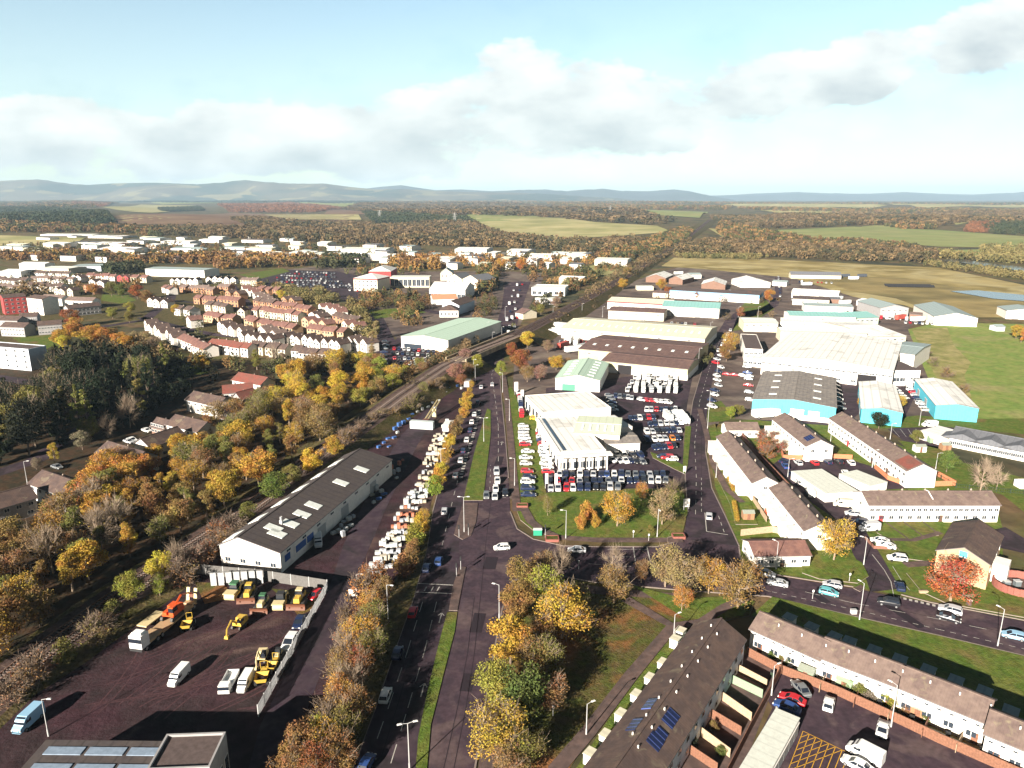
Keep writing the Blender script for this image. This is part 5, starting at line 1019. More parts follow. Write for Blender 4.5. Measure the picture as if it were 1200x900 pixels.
def tree(kind, px, py, h, col, where=None, w=1.0, centre=True, label=None, xy=None, group=None):
    trunk, crown, H = TP[kind][NT[0] % 3]; NT[0] += 1
    if xy is None: g = G(px, py, h * (.55 if centre else 0))
    else: g = Vector((*xy, 0))
    root = empty(KN[kind], (g.x, g.y, HT(g.x, g.y)), rnd.uniform(0, 6.28)); s = h / H; root.scale = (s * w, s * w, s)
    c = CR[col]; j = [rnd.uniform(.85, 1.15) for _ in range(3)]; c = tuple(a * (1 + (b_ - 1) * .6) for a, b_ in zip(c, j))
    link('trunk', trunk, root)
    if crown: link('crown', crown, root, c)
    cat = 'bush' if 'bush' in kind else 'tree'
    if label: tag(root, label, cat, group)
    else: reg(root, KW[kind].format(WORDS[col]), cat, where, group)
    return root
CL = 'in the clump between the main road and long dark terrace'
for k, x, y, h, c, w in (('full', 613, 672, 9, 'brown', 1.05), ('full', 607, 705, 9, 'brown', 1.15), ('half', 625, 770, 8, 'brown', 1.1), ('half', 640, 770, 8, 'olive', 1.1), ('half', 645, 810, 7, 'brown', 1.1), ('half', 641, 690, 10, 'lime', 1.1), ('half', 660, 717, 11, 'gold', 1.25), ('full', 598, 750, 9.5, 'gold', 1.25), ('full', 583, 800, 9, 'lime', 1.1), ('full', 615, 808, 10, 'green', 1.15), ('half', 583, 857, 9.5, 'gold', 1.25),
        ('half', 614, 880, 7, 'olive', 1.2), ('bare', 658, 660, 8, 'grey', .9), ('half', 636, 660, 7, 'brown', .9), ('half', 598, 895, 7, 'brown', 1.1), ('half', 677, 700, 7, 'olive', .9), ('half', 635, 740, 7, 'brown', .9)):
    tree(k, x, y, h, c, CL, w)
CS = 'south of the cross road between the junction and the estate bend'
for k, x, y, h, c, w in (('half', 720, 684, 8.5, 'brown', 1.1), ('bare', 718, 658, 7, 'grey', .9), ('half', 752, 668, 6, 'brown', .7), ('half', 781, 662, 10, 'pale', 1.0), ('half', 803, 676, 10, 'pale', 1.05), ('half', 832, 672, 9, 'gold', .9), ('half', 867, 684, 11, 'brown', 1.15), ('half', 800, 700, 6, 'orange', .9)):
    tree(k, x, y, h, c, CS, w)
CN = 'on the lawn in front of the dealership'
for k, x, y, h, c, w in (('half', 724, 595, 10, 'gold', 1.0), ('half', 777, 593, 10, 'pale', 1.0), ('bush', 688, 598, 5, 'orange', .6), ('bush', 681, 611, 4.5, 'orange', .6), ('bush', 697, 609, 4, 'orange', .55), ('half', 642, 592, 6, 'olive', .6), ('half', 752, 575, 6, 'orange', .7), ('bush', 762, 620, 2, 'olive', .9), ('twiggy_bush', 790, 572, 4, 'olive', 1.2)):
    tree(k, x, y, h, c, CN, w)
CE = 'on the white housing estate'
for k, x, y, h, c, lab in (('half', 980, 630, 11, 'gold', 'big half bare golden tree on the lawn at the estate bend'), ('full', 1111, 540, 7, 'green', 'round dark green tree in the nursery school garden'), ('full', 1031, 491, 7, 'dark', 'round dark green tree behind the left cyan unit'), ('full', 1075, 511, 5, 'olive', 'round olive bush tree beside the nursery car park'),
        ('bare', 1152, 556, 10, 'pink', 'wide bare pinkish tree in the nursery garden'), ('bare', 1170, 560, 7, 'grey', 'smaller bare grey tree to the right of the wide bare one'), ('half', 1055, 470, 6, 'yellow', 'half bare yellow shrub between the two cyan units'), ('full', 857, 483, 5, 'lime', 'clipped green bush on the corner lawn below the grey shed'), ('full', 866, 480, 5, 'olive', 'olive bush leaning on the clipped green bush'),
        ('full', 1192, 388, 9, 'gold', 'big round golden tree at the edge of the green field'), ('tall', 1198, 392, 9, 'orange', 'orange tree at the photo edge beside the big golden field tree'), ('half', 856, 400, 12, 'gold', 'tall golden tree beside the straight road and factory annex'), ('full', 852, 412, 10, 'brown', 'brown tree just below the tall golden roadside tree'),
        ('twiggy_bush', 1086, 414, 5, 'olive', 'upper twiggy shrub at the left edge of the green field'), ('twiggy_bush', 1094, 424, 4.5, 'olive', 'middle twiggy shrub at the left edge of the green field'), ('twiggy_bush', 1110, 436, 5, 'brown', 'lowest brown shrub at the left edge of the green field'), ('twiggy_bush', 1130, 455, 4, 'brown', 'brown scrub above the right cyan unit'),
        ('half', 838, 664, 4, 'brown', 'small brown sapling beside the road mouth'), ('full', 902, 346, 11, 'orange', 'orange brown tree beside the sky blue fascia unit'), ('half', 878, 347, 8, 'red', 'small red leaved tree in front of the sky blue fascia unit'), ('half', 838, 344, 8, 'pink', 'bare pinkish tree in front of the long blue fascia unit'),
        ('half', 817, 346, 7, 'rust', 'rust coloured shrub by the left end of the blue fascia unit'), ('half', 868, 366, 8, 'rust', 'rust coloured tree on the lawn of the road bend'), ('bush', 1148, 650, 2.5, 'dark', 'dark shrub beside the tan brick gabled block'), ('bush', 1008, 470, 2.5, 'gold', 'low golden shrub left of the left cyan unit')):
    tree(k, x, y, h, c, None, 1.15 if k == 'full' else 1.0, label=lab)
t_ = tree('half', 1118, 680, 9.5, 'red', None, 1.5, label='broad red leaved maple in front of the tan brick gabled block')
for x, y, h in ((906, 512, 4), (895, 520, 4.5), (915, 524, 4), (900, 530, 4.2), (893, 509, 3.5)): tree('twiggy_bush', x, y, h, 'red', 'between the stepped porch terrace and the solar panel terrace', 1.1)
# yard and railway side shrubs
YD = 'between the railway and the machinery yard'
for k, x, y, h, c, w in (('full', 152, 687, 7, 'lime', 1.1), ('full', 186, 664, 8, 'yellow', .9), ('half', 186, 685, 5, 'lime', .9), ('bare', 207, 650, 7, 'grey', .9), ('twiggy_bush', 228, 655, 5, 'pink', 1.2), ('twiggy_bush', 243, 645, 5, 'rust', 1.1), ('twiggy_bush', 215, 672, 5, 'brown', 1.2), ('twiggy_bush', 108, 738, 5, 'olive', 1.2), ('twiggy_bush', 118, 728, 4, 'brown', 1.1),
        ('bush', 76, 762, 4, 'olive', 1), ('twiggy_bush', 43, 782, 5, 'brown', 1.2), ('twiggy_bush', 25, 800, 4, 'brown', 1.2), ('twiggy_bush', 12, 812, 4, 'pink', 1.2), ('bush', 130, 712, 3, 'olive', 1.1), ('twiggy_bush', 262, 632, 5, 'brown', 1.2), ('twiggy_bush', 275, 615, 5, 'grey', 1.2), ('full', 290, 600, 6, 'olive', 1.1), ('twiggy_bush', 255, 618, 5, 'rust', 1.1)):
    tree(k, x, y, h, c, YD, w)
WB = 'between the railway and the long warehouse'
for k, x, y, h, c, w in (('full', 320, 570, 9, 'green', 1.2), ('full', 365, 540, 9, 'yellow', 1.1), ('full', 342, 556, 7, 'olive', 1.1), ('full', 391, 523, 8, 'gold', 1), ('twiggy_bush', 402, 515, 6, 'brown', 1.2), ('twiggy_bush', 412, 507, 5, 'brown', 1.2), ('twiggy_bush', 424, 499, 5, 'pink', 1.1), ('twiggy_bush', 436, 492, 5, 'brown', 1.1), ('twiggy_bush', 447, 485, 5, 'pale', 1.1), ('twiggy_bush', 461, 484, 5, 'brown', 1.1),
        ('twiggy_bush', 480, 474, 6, 'olive', 1.1), ('twiggy_bush', 487, 467, 5, 'olive', 1.1), ('half', 497, 456, 7, 'olive', 1), ('twiggy_bush', 508, 452, 6, 'brown', 1.2), ('half', 517, 448, 6, 'brown', 1.1), ('full', 533, 436, 9, 'pink', 1.2), ('half', 540, 445, 6, 'rust', 1.1), ('full', 545, 418, 10, 'pink', 1.1), ('full', 560, 425, 9, 'lime', .9), ('half', 549, 432, 7, 'brown', 1), ('full', 587, 432, 9, 'lime', .8), ('full', 610, 422, 12, 'rust', 1.1), ('half', 618, 437, 8, 'brown', 1.1), ('full', 618, 397, 10, 'yellow', 1.2), ('full', 600, 410, 9, 'rust', 1), ('full', 652, 424, 8, 'gold', 1.4), ('half', 632, 436, 8, 'pink', 1.2), ('full', 642, 405, 7, 'pink', 1.2), ('half', 665, 425, 6, 'brown', 1)):
    tree(k, x, y, h, c, WB, w)
# hedge beside the main road
HD = 'in the hedge between the builders yard and main road'
for k, (x, y, c) in enumerate(((553, 450, 'gold'), (550, 461, 'yellow'), (546, 472, 'yellow'), (543, 483, 'gold'), (539, 492, 'brown'), (534, 501, 'brown'), (528, 515, 'gold'), (524, 527, 'yellow'), (520, 537, 'yellow'), (517, 548, 'yellow'), (513, 558, 'yellow'), (510, 568, 'lime'), (497, 603, 'gold'), (493, 613, 'yellow'), (487, 626, 'lime'), (484, 640, 'brown'), (479, 650, 'gold'), (475, 662, 'gold'))):
    tree('bush' if k % 4 else 'half', x, y, 4 + (k % 3) * .6, dict(yellow='gold', gold='brown').get(c, c) if k % 3 else c, HD, .9)
for k, x, y, h, c, w in (('half', 437, 677, 8, 'rust', 1.1), ('half', 448, 693, 7, 'brown', 1), ('twiggy_bush', 425, 692, 6, 'orange', 1.1), ('half', 430, 712, 7, 'orange', 1.1), ('half', 440, 728, 8, 'olive', 1.2), ('half', 424, 745, 8, 'gold', 1.3), ('half', 437, 757, 7, 'olive', 1.1), ('bare', 404, 760, 7, 'pink', 1.1), ('half', 400, 780, 7, 'brown', 1.1), ('half', 420, 780, 7, 'rust', 1.1), ('bare', 412, 800, 7, 'pink', 1.1), ('half', 398, 812, 7, 'orange', 1.1), ('half', 415, 830, 7, 'brown', 1.2),
        ('half', 404, 850, 7, 'olive', 1.2), ('full', 352, 875, 8, 'brown', 1.2), ('half', 375, 868, 7, 'gold', 1.2), ('half', 398, 880, 7, 'brown', 1.2), ('bush', 374, 853, 3.5, 'lime', 1), ('half', 340, 897, 7, 'brown', 1.1), ('half', 370, 896, 7, 'rust', 1.1), ('twiggy_bush', 388, 835, 5, 'brown', 1.1), ('twiggy_bush', 383, 855, 5, 'olive', 1.1), ('twiggy_bush', 410, 725, 5, 'brown', 1), ('twiggy_bush', 408, 745, 5, 'orange', 1), ('twiggy_bush', 398, 795, 5, 'brown', 1)):
    tree(k, x, y, h * 1.08, c, 'on the bank between the access track and main road', w * .82)
# individually seen trees in the town
for k, x, y, h, c, lab in (('conifer', 480, 343, 14, 'dark', 'left conifer of the pair beside the dark gabled hall'), ('conifer', 561, 336, 16, 'dark', 'tallest dark conifer beside the dark gabled hall'), ('full', 130, 338, 13, 'olive', 'large round olive tree in the park left of the housing estate'), ('full', 142, 340, 12, 'green', 'second round green tree in the park left of the housing estate'), ('full', 108, 338, 11, 'orange', 'orange tree at the left end of the park tree row'),
        ('full', 160, 341, 13, 'rust', 'dark red tree in the park before the housing estate'), ('full', 172, 348, 12, 'brown', 'brown tree behind the round yellow green park trees'), ('full', 131, 366, 9, 'lime', 'round yellow green tree on the edge of the park'), ('full', 152, 360, 9, 'lime', 'yellow green tree right of the round park tree'), ('full', 151, 371, 8, 'olive', 'olive tree in the shadow behind the park trees'), ('full', 83, 371, 13, 'rust', 'large rust coloured tree above the golden park trees'),
        ('full', 206, 362, 8, 'gold', 'single golden tree at the left side of the estate street'), ('full', 30, 342, 8, 'brown', 'low brown tree row in front of the far terraces'), ('tall', 441, 385, 13, 'pale', 'tall pale willow beside the retail park road'), ('tall', 436, 397, 13, 'pale', 'lower pale willow nearer the wood'), ('tall', 437, 411, 10, 'pale', 'lowest pale willow of the three by the road'), ('full', 330, 345, 9, 'yellow', 'bright yellow tree between the estate and the car park'),
        ('full', 338, 350, 7, 'gold', 'golden tree right of the bright yellow estate tree'), ('full', 236, 425, 8, 'gold', 'golden tree on the lawn by the wood side road'), ('tall', 332, 422, 10, 'grey', 'grey brown birch left of the bright red roofed house top'), ('bare', 320, 420, 11, 'pale', 'pale bare tree group above the red roofed house'), ('tall', 300, 420, 11, 'olive', 'olive tree behind the red roofed house'), ('tall', 62, 530, 8, 'gold', 'small golden tree beside the road in the dark wood'),
        ('bare', 150, 482, 12, 'pink', 'pale bare tree alone in front of the dark wood'), ('bare', 125, 500, 8, 'pink', 'smaller bare tree left of the pale bare one'), ('full', 105, 502, 8, 'olive', 'round olive tree beside the villas in the dark wood'), ('full', 95, 515, 7, 'grey', 'grey brown tree below the round olive one'), ('full', 42, 543, 4, 'grey', 'small grey tree beside the street lamp by the villas'), ('conifer', 30, 590, 4, 'dark', 'tiny dark conifer between two villas'),
        ('full', 115, 553, 5, 'rust', 'rust coloured bush tree behind the orange wood tree'), ('full', 610, 310, 14, 'orange', 'broad orange tree beside the far retail sheds'), ('full', 588, 308, 14, 'orange', 'orange tree left of the broad orange tree at the retail sheds'), ('conifer', 638, 311, 10, 'dark', 'dark conifer row right of the broad orange tree'), ('full', 668, 308, 10, 'orange', 'orange tree in front of the long pale store'),
        ('full', 642, 348, 8, 'dark', 'dark green tree in front of the white cube showroom'), ('full', 652, 354, 9, 'pink', 'round reddish tree between white cube showroom and railway'), ('full', 634, 362, 8, 'olive', 'olive tree beside the small brown roofed cottage'), ('full', 730, 332, 11, 'gold', 'tall golden tree on the railway bank near the barns'), ('full', 735, 318, 11, 'brown', 'brown tree above the tall golden railway tree'), ('full', 775, 333, 11, 'gold', 'golden tree before the brown ended barns'), ('full', 782, 340, 8, 'rust', 'reddish tree below the golden barn tree')):
    tree(k, x, y, h, c, None, 1.2 if k == 'full' else 1.0, label=lab)
GP = 'in the golden row above the dark wood'
for x, y, h, c in ((70, 395, 11, 'gold'), (82, 390, 12, 'orange'), (92, 398, 11, 'gold'), (75, 402, 10, 'yellow'), (104, 392, 11, 'orange'), (112, 388, 11, 'gold'), (120, 393, 11, 'orange'), (130, 393, 10, 'brown'), (140, 398, 11, 'orange'), (148, 403, 11, 'gold'), (98, 405, 10, 'olive'), (88, 380, 11, 'orange'), (158, 396, 9, 'pale'), (172, 396, 9, 'pale'), (180, 402, 9, 'grey'), (165, 408, 9, 'brown')): tree('full', x, y, h, c, GP, 1.2)

# wood beside the railway: individually planted, colours as the photo's patches
def plant(poly, n, kinds, cols, where, hr, seed, mind=7.0, wr=(1.0, 1.25), zc=.55):
    r2 = random.Random(seed); pts = [G(*p).xy for p in poly]; P_ = [tuple(p) for p in pts]; x0, x1 = min(p[0] for p in P_), max(p[0] for p in P_); y0, y1 = min(p[1] for p in P_), max(p[1] for p in P_)
    got = []; tries = 0
    while len(got) < n and tries < n * 60:
        tries += 1; x, y = r2.uniform(x0, x1), r2.uniform(y0, y1)
        if inpoly(x, y, P_) and all((x - a) ** 2 + (y - b_) ** 2 > mind * mind for a, b_ in got): got.append((x, y))
    for x, y in got:
        u = mnoise.noise(Vector((x * .03, y * .03, seed))) * .5 + .5 + r2.uniform(-.18, .18); c = cols[min(len(cols) - 1, max(0, int(u * len(cols))))]
        tree(r2.choice(kinds), 0, 0, r2.uniform(*hr), c, where, r2.uniform(*wr), xy=(x, y))
    return got
plant([(0, 790), (-60, 815), (-60, 690), (0, 640), (75, 610), (130, 575), (160, 610), (90, 690)], 36, ['tall', 'full', 'half', 'bare'], ['brown', 'gold', 'olive', 'gold', 'brown', 'olive', 'yellow'], 'in the near end of the railway wood', (7, 11), 3, 6)
plant([(130, 560), (185, 540), (235, 530), (270, 520), (300, 570), (240, 625), (165, 650), (100, 690), (120, 640)], 40, ['tall', 'full', 'half', 'tall'], ['olive', 'brown', 'gold', 'olive', 'gold', 'brown'], 'in the wood behind the villas', (7, 11), 4, 6.5)
plant([(235, 530), (250, 500), (310, 480), (360, 500), (385, 510), (300, 580)], 30, ['tall', 'full', 'half', 'half'], ['gold', 'brown', 'olive', 'gold', 'brown', 'yellow'], 'in the middle of the railway wood', (8, 12), 5, 7)
plant([(310, 478), (330, 445), (410, 425), (440, 430), (430, 470), (400, 500), (360, 505)], 34, ['full', 'full', 'half'], ['olive', 'yellow', 'gold', 'brown', 'lime', 'orange'], 'at the far end of the railway wood', (8, 12), 6, 7)
plant([(410, 425), (440, 432), (480, 438), (500, 430), (500, 440), (460, 460), (430, 475)], 16, ['full', 'half'], ['yellow', 'lime', 'brown'], 'where the wood meets the retail car park', (6, 10), 7, 6.5)
for x, y in ((125, 545), (140, 552), (112, 563), (150, 560), (165, 548), (100, 577)): tree('full', x, y, 10, 'orange', 'of the orange group beside the villas', 1.3)
plant([(-40, 560), (-40, 492), (45, 485), (72, 448), (110, 436), (195, 444), (190, 470), (150, 500), (90, 520), (20, 540)], 74, ['conifer', 'conifer', 'conifer', 'full', 'conifer', 'full', 'half'], ['dark', 'dark', 'dark', 'dark', 'olive', 'dark', 'dark', 'dark', 'dark'], 'in the dark wood left of the villas', (15, 21), 8, 8, (.8, .95))
NIND = NT[0]

# ------------------------------------------------------------------ far woodland: masses nobody could count
def far_tree_protos(n=6, k=46, seed=5, shape='round'):
    out = []
    for s in range(n):
        rs = np.random.RandomState(seed + s); V = []; 
        for j in range(k):
            t = rs.uniform(0.05, 1); a = rs.uniform(0, 6.28); w = (math.sqrt(max(.05, 1 - (2 * t - 1.0) ** 2)) if shape == 'round' else (1.05 - t)) * .5 * rs.uniform(.55, 1.05)
            p = np.array([w * math.cos(a), w * math.sin(a), .12 + .86 * t]); d = rs.normal(size=3); d /= np.linalg.norm(d); e = np.cross(d, rs.normal(size=3)); e /= np.linalg.norm(e); q = rs.uniform(.10, .2)
            V += [p - d * q, p + d * q + e * q * .3, p + e * q * 1.2]
        out.append(np.array(V))
    return out
def far_dense(n=5, k=170, seed=80):
    out = []
    for p in far_tree_protos(n, k, seed):
        q = p.reshape(-1, 3, 3); c = q.mean(1, keepdims=True); out.append((c + (q - c) * .5).reshape(-1, 3))
    return out + out[:1]
FTD = far_dense()
FTP = far_tree_protos(); FTC = far_tree_protos(shape='cone', seed=50)
m_far = mat('woodland_leaves', (0.1, 0.1, 0.1), attr=True, noise=0.15, nscale=0.2, **GR)
FCOL = dict(dk=[(.02, .027, .015), (.03, .03, .016), (.05, .035, .02)], br=[(.125, .085, .05), (.16, .11, .06), (.10, .075, .04), (.19, .13, .065), (.08, .07, .035), (.05, .05, .03)], au=[(.27, .13, .045), (.21, .11, .05), (.33, .19, .06), (.17, .10, .05), (.12, .10, .04), (.07, .07, .03)], ev=[(.04, .055, .03), (.05, .06, .03), (.07, .07, .035)], mx=[(.07, .065, .03), (.17, .10, .05), (.10, .10, .04), (.25, .15, .06), (.06, .065, .03), (.14, .08, .045)], ol=[(.17, .15, .06), (.21, .17, .07), (.12, .12, .05)], rd=[(.23, .10, .05), (.18, .09, .05)])
def woods(name, polys, label, cap=None):
    VV = []; TT = []; rs = np.random.RandomState(len(polys) * 7 + 3)
    for (poly, dens, hr, pal, con) in polys:
        W3 = [G(*p) for p in poly]; P_ = [(p.x, p.y) for p in W3]; x0, x1 = min(p[0] for p in P_), max(p[0] for p in P_); y0, y1 = min(p[1] for p in P_), max(p[1] for p in P_)
        near_ = sum(p[1] for p in poly) / len(poly) > 345
        area = abs(sum(P_[k][0] * P_[(k + 1) % len(P_)][1] - P_[(k + 1) % len(P_)][0] * P_[k][1] for k in range(len(P_)))) / 2
        n = int(min(area / (dens * dens), 5200)); k = 0; t = 0; cols = FCOL[pal]
        sc_up = max(1.0, math.sqrt(area / (dens * dens) / max(1, n)))
        while k < n and t < n * 20:
            t += 1; x, y = rs.uniform(x0, x1), rs.uniform(y0, y1)
            if not inpoly(x, y, P_): continue
            k += 1; h = rs.uniform(*hr); w = h * rs.uniform(.75, 1.15) * min(sc_up, 2.2); pr = (FTC if rs.rand() < con else FTD if near_ else FTP)[rs.randint(6)]; a = rs.uniform(0, 6.28); ca, sa = math.cos(a), math.sin(a)
            if pr is None: continue
            X = pr[:, 0] * w * ca - pr[:, 1] * w * sa + x; Y = pr[:, 0] * w * sa + pr[:, 1] * w * ca + y; Z = pr[:, 2] * h + HT(x, y) - h * .08
            VV.append(np.stack([X, Y, Z], 1))
            u = mnoise.noise(Vector((x * .006, y * .006, 3.1))) * .5 + .5 + rs.uniform(-.25, .25); c = np.array(cols[min(len(cols) - 1, max(0, int(u * len(cols))))]) * rs.uniform(.6, 1.02); TT.append(np.repeat(c[None], len(pr), 0))
    V = np.concatenate(VV); T = np.concatenate(TT); o = link(name, mesh_np(name, V, np.arange(len(V)).reshape(-1, 3), [m_far], T)); o['kind'] = 'stuff'; o['label'] = label; return o
woods('roadside_wood', [([(0, 300), (60, 297), (110, 300), (165, 303), (250, 300), (340, 304), (400, 305), (400, 312), (330, 313), (255, 316), (245, 310), (160, 309), (60, 305), (0, 306)], 8, (8, 13), 'au', .1), ([(118, 318), (165, 312), (170, 318), (130, 324)], 8, (9, 12), 'ev', .3), ([(380, 302), (430, 305), (425, 313), (372, 316)], 8, (9, 12), 'ev', .8),
   ([(455, 306), (515, 306), (515, 316), (460, 316)], 7, (8, 13), 'au', .1), ([(560, 315), (585, 318), (580, 340), (562, 345)], 7, (7, 11), 'mx', .3), ([(425, 345), (490, 345), (505, 355), (500, 366), (440, 362), (420, 372)], 7.5, (5, 9), 'mx', .3), ([(320, 338), (380, 345), (400, 356), (350, 358), (322, 350)], 7, (6, 9), 'ol', .1), ([(408, 350), (430, 372), (434, 400), (420, 400), (412, 370)], 6.5, (6, 9), 'ol', .1), ([(470, 362), (500, 380), (480, 384), (458, 376)], 7, (4, 7), 'mx', .2),
   ([(640, 395), (690, 358), (745, 325), (790, 295), (812, 280), (800, 278), (770, 292), (725, 318), (690, 342), (660, 368), (625, 392)], 7.5, (4, 7), 'br', .0), ([(600, 385), (640, 360), (690, 332), (740, 306), (780, 285), (770, 280), (700, 315), (640, 350), (605, 375)], 8, (4, 8), 'mx', .1), ([(655, 318), (680, 310), (700, 330), (690, 336), (665, 345)], 8, (5, 9), 'mx', .1),
   ([(175, 418), (215, 424), (250, 426), (340, 430), (420, 426), (430, 434), (335, 446), (300, 440), (240, 434), (190, 430)], 7, (6, 9), 'mx', .05), ([(210, 372), (420, 360), (430, 400), (330, 412), (240, 402), (200, 385)], 17, (3.5, 6), 'mx', .05), ([(200, 330), (320, 330), (340, 352), (240, 360), (200, 345)], 19, (4, 7), 'mx', .05), ([(-20, 320), (170, 325), (160, 345), (0, 348)], 19, (4, 8), 'mx', .1), ([(420, 312), (500, 318), (480, 324), (400, 322)], 12, (5, 9), 'mx', .2), ([(545, 345), (585, 350), (575, 385), (540, 395), (560, 370)], 9, (4, 7), 'mx', .2), ([(612, 318), (690, 318), (660, 350), (615, 330)], 14, (5, 9), 'mx', .2), ([(480, 300), (700, 302), (700, 312), (620, 318), (480, 312)], 15, (6, 11), 'au', .2), ([(0, 288), (480, 288), (480, 302), (0, 300)], 24, (6, 10), 'mx', .2), ([(690, 350), (1020, 352), (1060, 372), (1000, 395), (690, 400)], 34, (3, 6), 'br', .0), ([(540, 408), (560, 400), (550, 425), (505, 450), (480, 470), (470, 462), (520, 432)], 6, (4, 7), 'br', 0), ([(425, 474), (470, 446), (520, 418), (546, 402), (552, 408), (524, 424), (476, 452), (432, 482)], 4.5, (2.5, 5), 'br', 0), ([(430, 506), (478, 478), (522, 446), (516, 440), (470, 470), (420, 500)], 4.5, (2.5, 4.5), 'mx', 0), ([(480, 432), (530, 412), (538, 418), (500, 438), (470, 450)], 6, (4, 7), 'mx', 0), ([(810, 430), (840, 402), (838, 414), (815, 446)], 6, (3, 4), 'ol', 0), ([(765, 412), (812, 415), (812, 419), (765, 416)], 4, (4, 5), 'ol', 0),
   ([(0, 340), (45, 336), (60, 342), (40, 350), (0, 352)], 9, (6, 10), 'br', .1), ([(170, 412), (196, 416), (195, 428), (160, 432), (120, 428), (100, 418), (140, 414)], 7, (7, 11), 'br', .1), ([(60, 430), (100, 420), (120, 430), (190, 436), (180, 448), (72, 448)], 7, (10, 15), 'dk', .6),
   ([(192, 430), (250, 440), (262, 445), (220, 458), (195, 480), (165, 500), (150, 490), (190, 460)], 7, (5, 9), 'dk', .2)], 'mixed autumn trees and scrub around the retail park, railway banks and estate edges')
woods('meadow_wood', [([(855, 283), (900, 288), (960, 288), (1010, 290), (1070, 293), (1100, 300), (1095, 308), (1020, 307), (940, 303), (860, 300), (790, 300), (800, 288)], 10, (9, 14), 'br', .03), ([(1100, 300), (1160, 303), (1215, 306), (1215, 312), (1170, 308), (1100, 303)], 10, (9, 14), 'ol', 0), ([(1090, 308), (1130, 313), (1215, 325), (1215, 331), (1150, 322), (1080, 311)], 8, (5, 8), 'ol', 0),
   ([(845, 262), (880, 270), (940, 281), (1000, 286), (1060, 290), (1080, 296), (1000, 294), (900, 290), (858, 284), (840, 272)], 10, (9, 14), 'mx', .05), ([(760, 282), (800, 268), (812, 272), (800, 285), (770, 298), (730, 305), (700, 305), (700, 296), (730, 292)], 10, (8, 12), 'mx', .1), ([(790, 300), (810, 296), (900, 302), (890, 305), (800, 303)], 9, (5, 8), 'ol', 0)], 'brown autumn woodland along the far side of the rough meadow')
woods('distant_wood', [([(430, 268), (500, 262), (555, 262), (590, 277), (650, 284), (705, 284), (740, 281), (760, 284), (720, 296), (690, 300), (640, 293), (580, 290), (500, 288), (430, 288)], 11, (10, 16), 'br', .05), ([(190, 268), (260, 268), (330, 270), (420, 268), (430, 288), (400, 286), (340, 283), (280, 280), (190, 276), (140, 268)], 11, (10, 16), 'br', .08),
   ([(0, 262), (100, 266), (190, 270), (190, 278), (110, 272), (30, 273), (0, 272)], 12, (10, 16), 'mx', .2), ([(0, 244), (60, 245), (120, 250), (135, 262), (120, 266), (40, 262), (0, 262)], 14, (14, 20), 'ev', .5), ([(0, 234), (80, 234), (140, 238), (110, 244), (40, 246), (0, 243)], 18, (14, 22), 'mx', .3), ([(85, 237), (135, 238), (120, 243), (85, 241)], 16, (14, 20), 'rd', 0),
   ([(185, 245), (232, 243), (240, 247), (190, 248)], 14, (14, 18), 'ev', .4), ([(255, 240), (340, 238), (400, 245), (370, 249), (270, 249)], 16, (14, 20), 'rd', .1), ([(400, 245), (440, 238), (520, 238), (640, 242), (720, 246), (760, 250), (790, 260), (770, 264), (690, 260), (640, 255), (560, 253), (500, 254), (440, 250)], 15, (13, 20), 'br', .12), ([(425, 250), (500, 254), (545, 256), (560, 264), (500, 262), (440, 262)], 12, (12, 16), 'ev', .3), ([(270, 258), (300, 256), (360, 262), (440, 262), (430, 268), (300, 268)], 13, (9, 14), 'br', 0),
   ([(640, 238), (760, 241), (860, 243), (850, 246), (740, 246), (660, 243)], 22, (14, 20), 'mx', .3), ([(900, 255), (980, 250), (1060, 252), (1110, 250), (1210, 249), (1210, 262), (1140, 262), (1115, 262), (1090, 268), (1010, 264), (960, 266), (890, 268)], 14, (12, 18), 'br', .05), ([(1150, 266), (1180, 260), (1215, 258), (1215, 276), (1160, 274)], 12, (9, 12), 'ev', .3), ([(1135, 262), (1180, 259), (1155, 273), (1130, 272)], 11, (8, 10), 'rd', 0),
   ([(860, 244), (1000, 246), (1200, 245), (1200, 248), (1060, 250), (900, 248)], 24, (12, 18), 'mx', .1), ([(830, 255), (900, 254), (890, 268), (850, 262)], 13, (9, 13), 'br', 0), ([(0, 228.5 + 5), (300, 235), (440, 236), (430, 238), (300, 238), (0, 236)], 30, (14, 22), 'ev', .4), ([(850, 238), (1215, 239), (1215, 240.5), (850, 240)], 40, (12, 20), 'mx', .2), ([(440, 235), (850, 237), (850, 239), (440, 237)], 36, (12, 20), 'mx', .2),
   ([(1010, 262), (1060, 259), (1100, 268), (1060, 269)], 13, (10, 15), 'mx', .1), ([(1150, 292), (1215, 290), (1215, 304), (1150, 302)], 11, (8, 13), 'ol', .1), ([(985, 282), (1050, 288), (1040, 291), (985, 288)], 10, (8, 12), 'br', .1)], 'brown and dark woods between the fields before the hills')
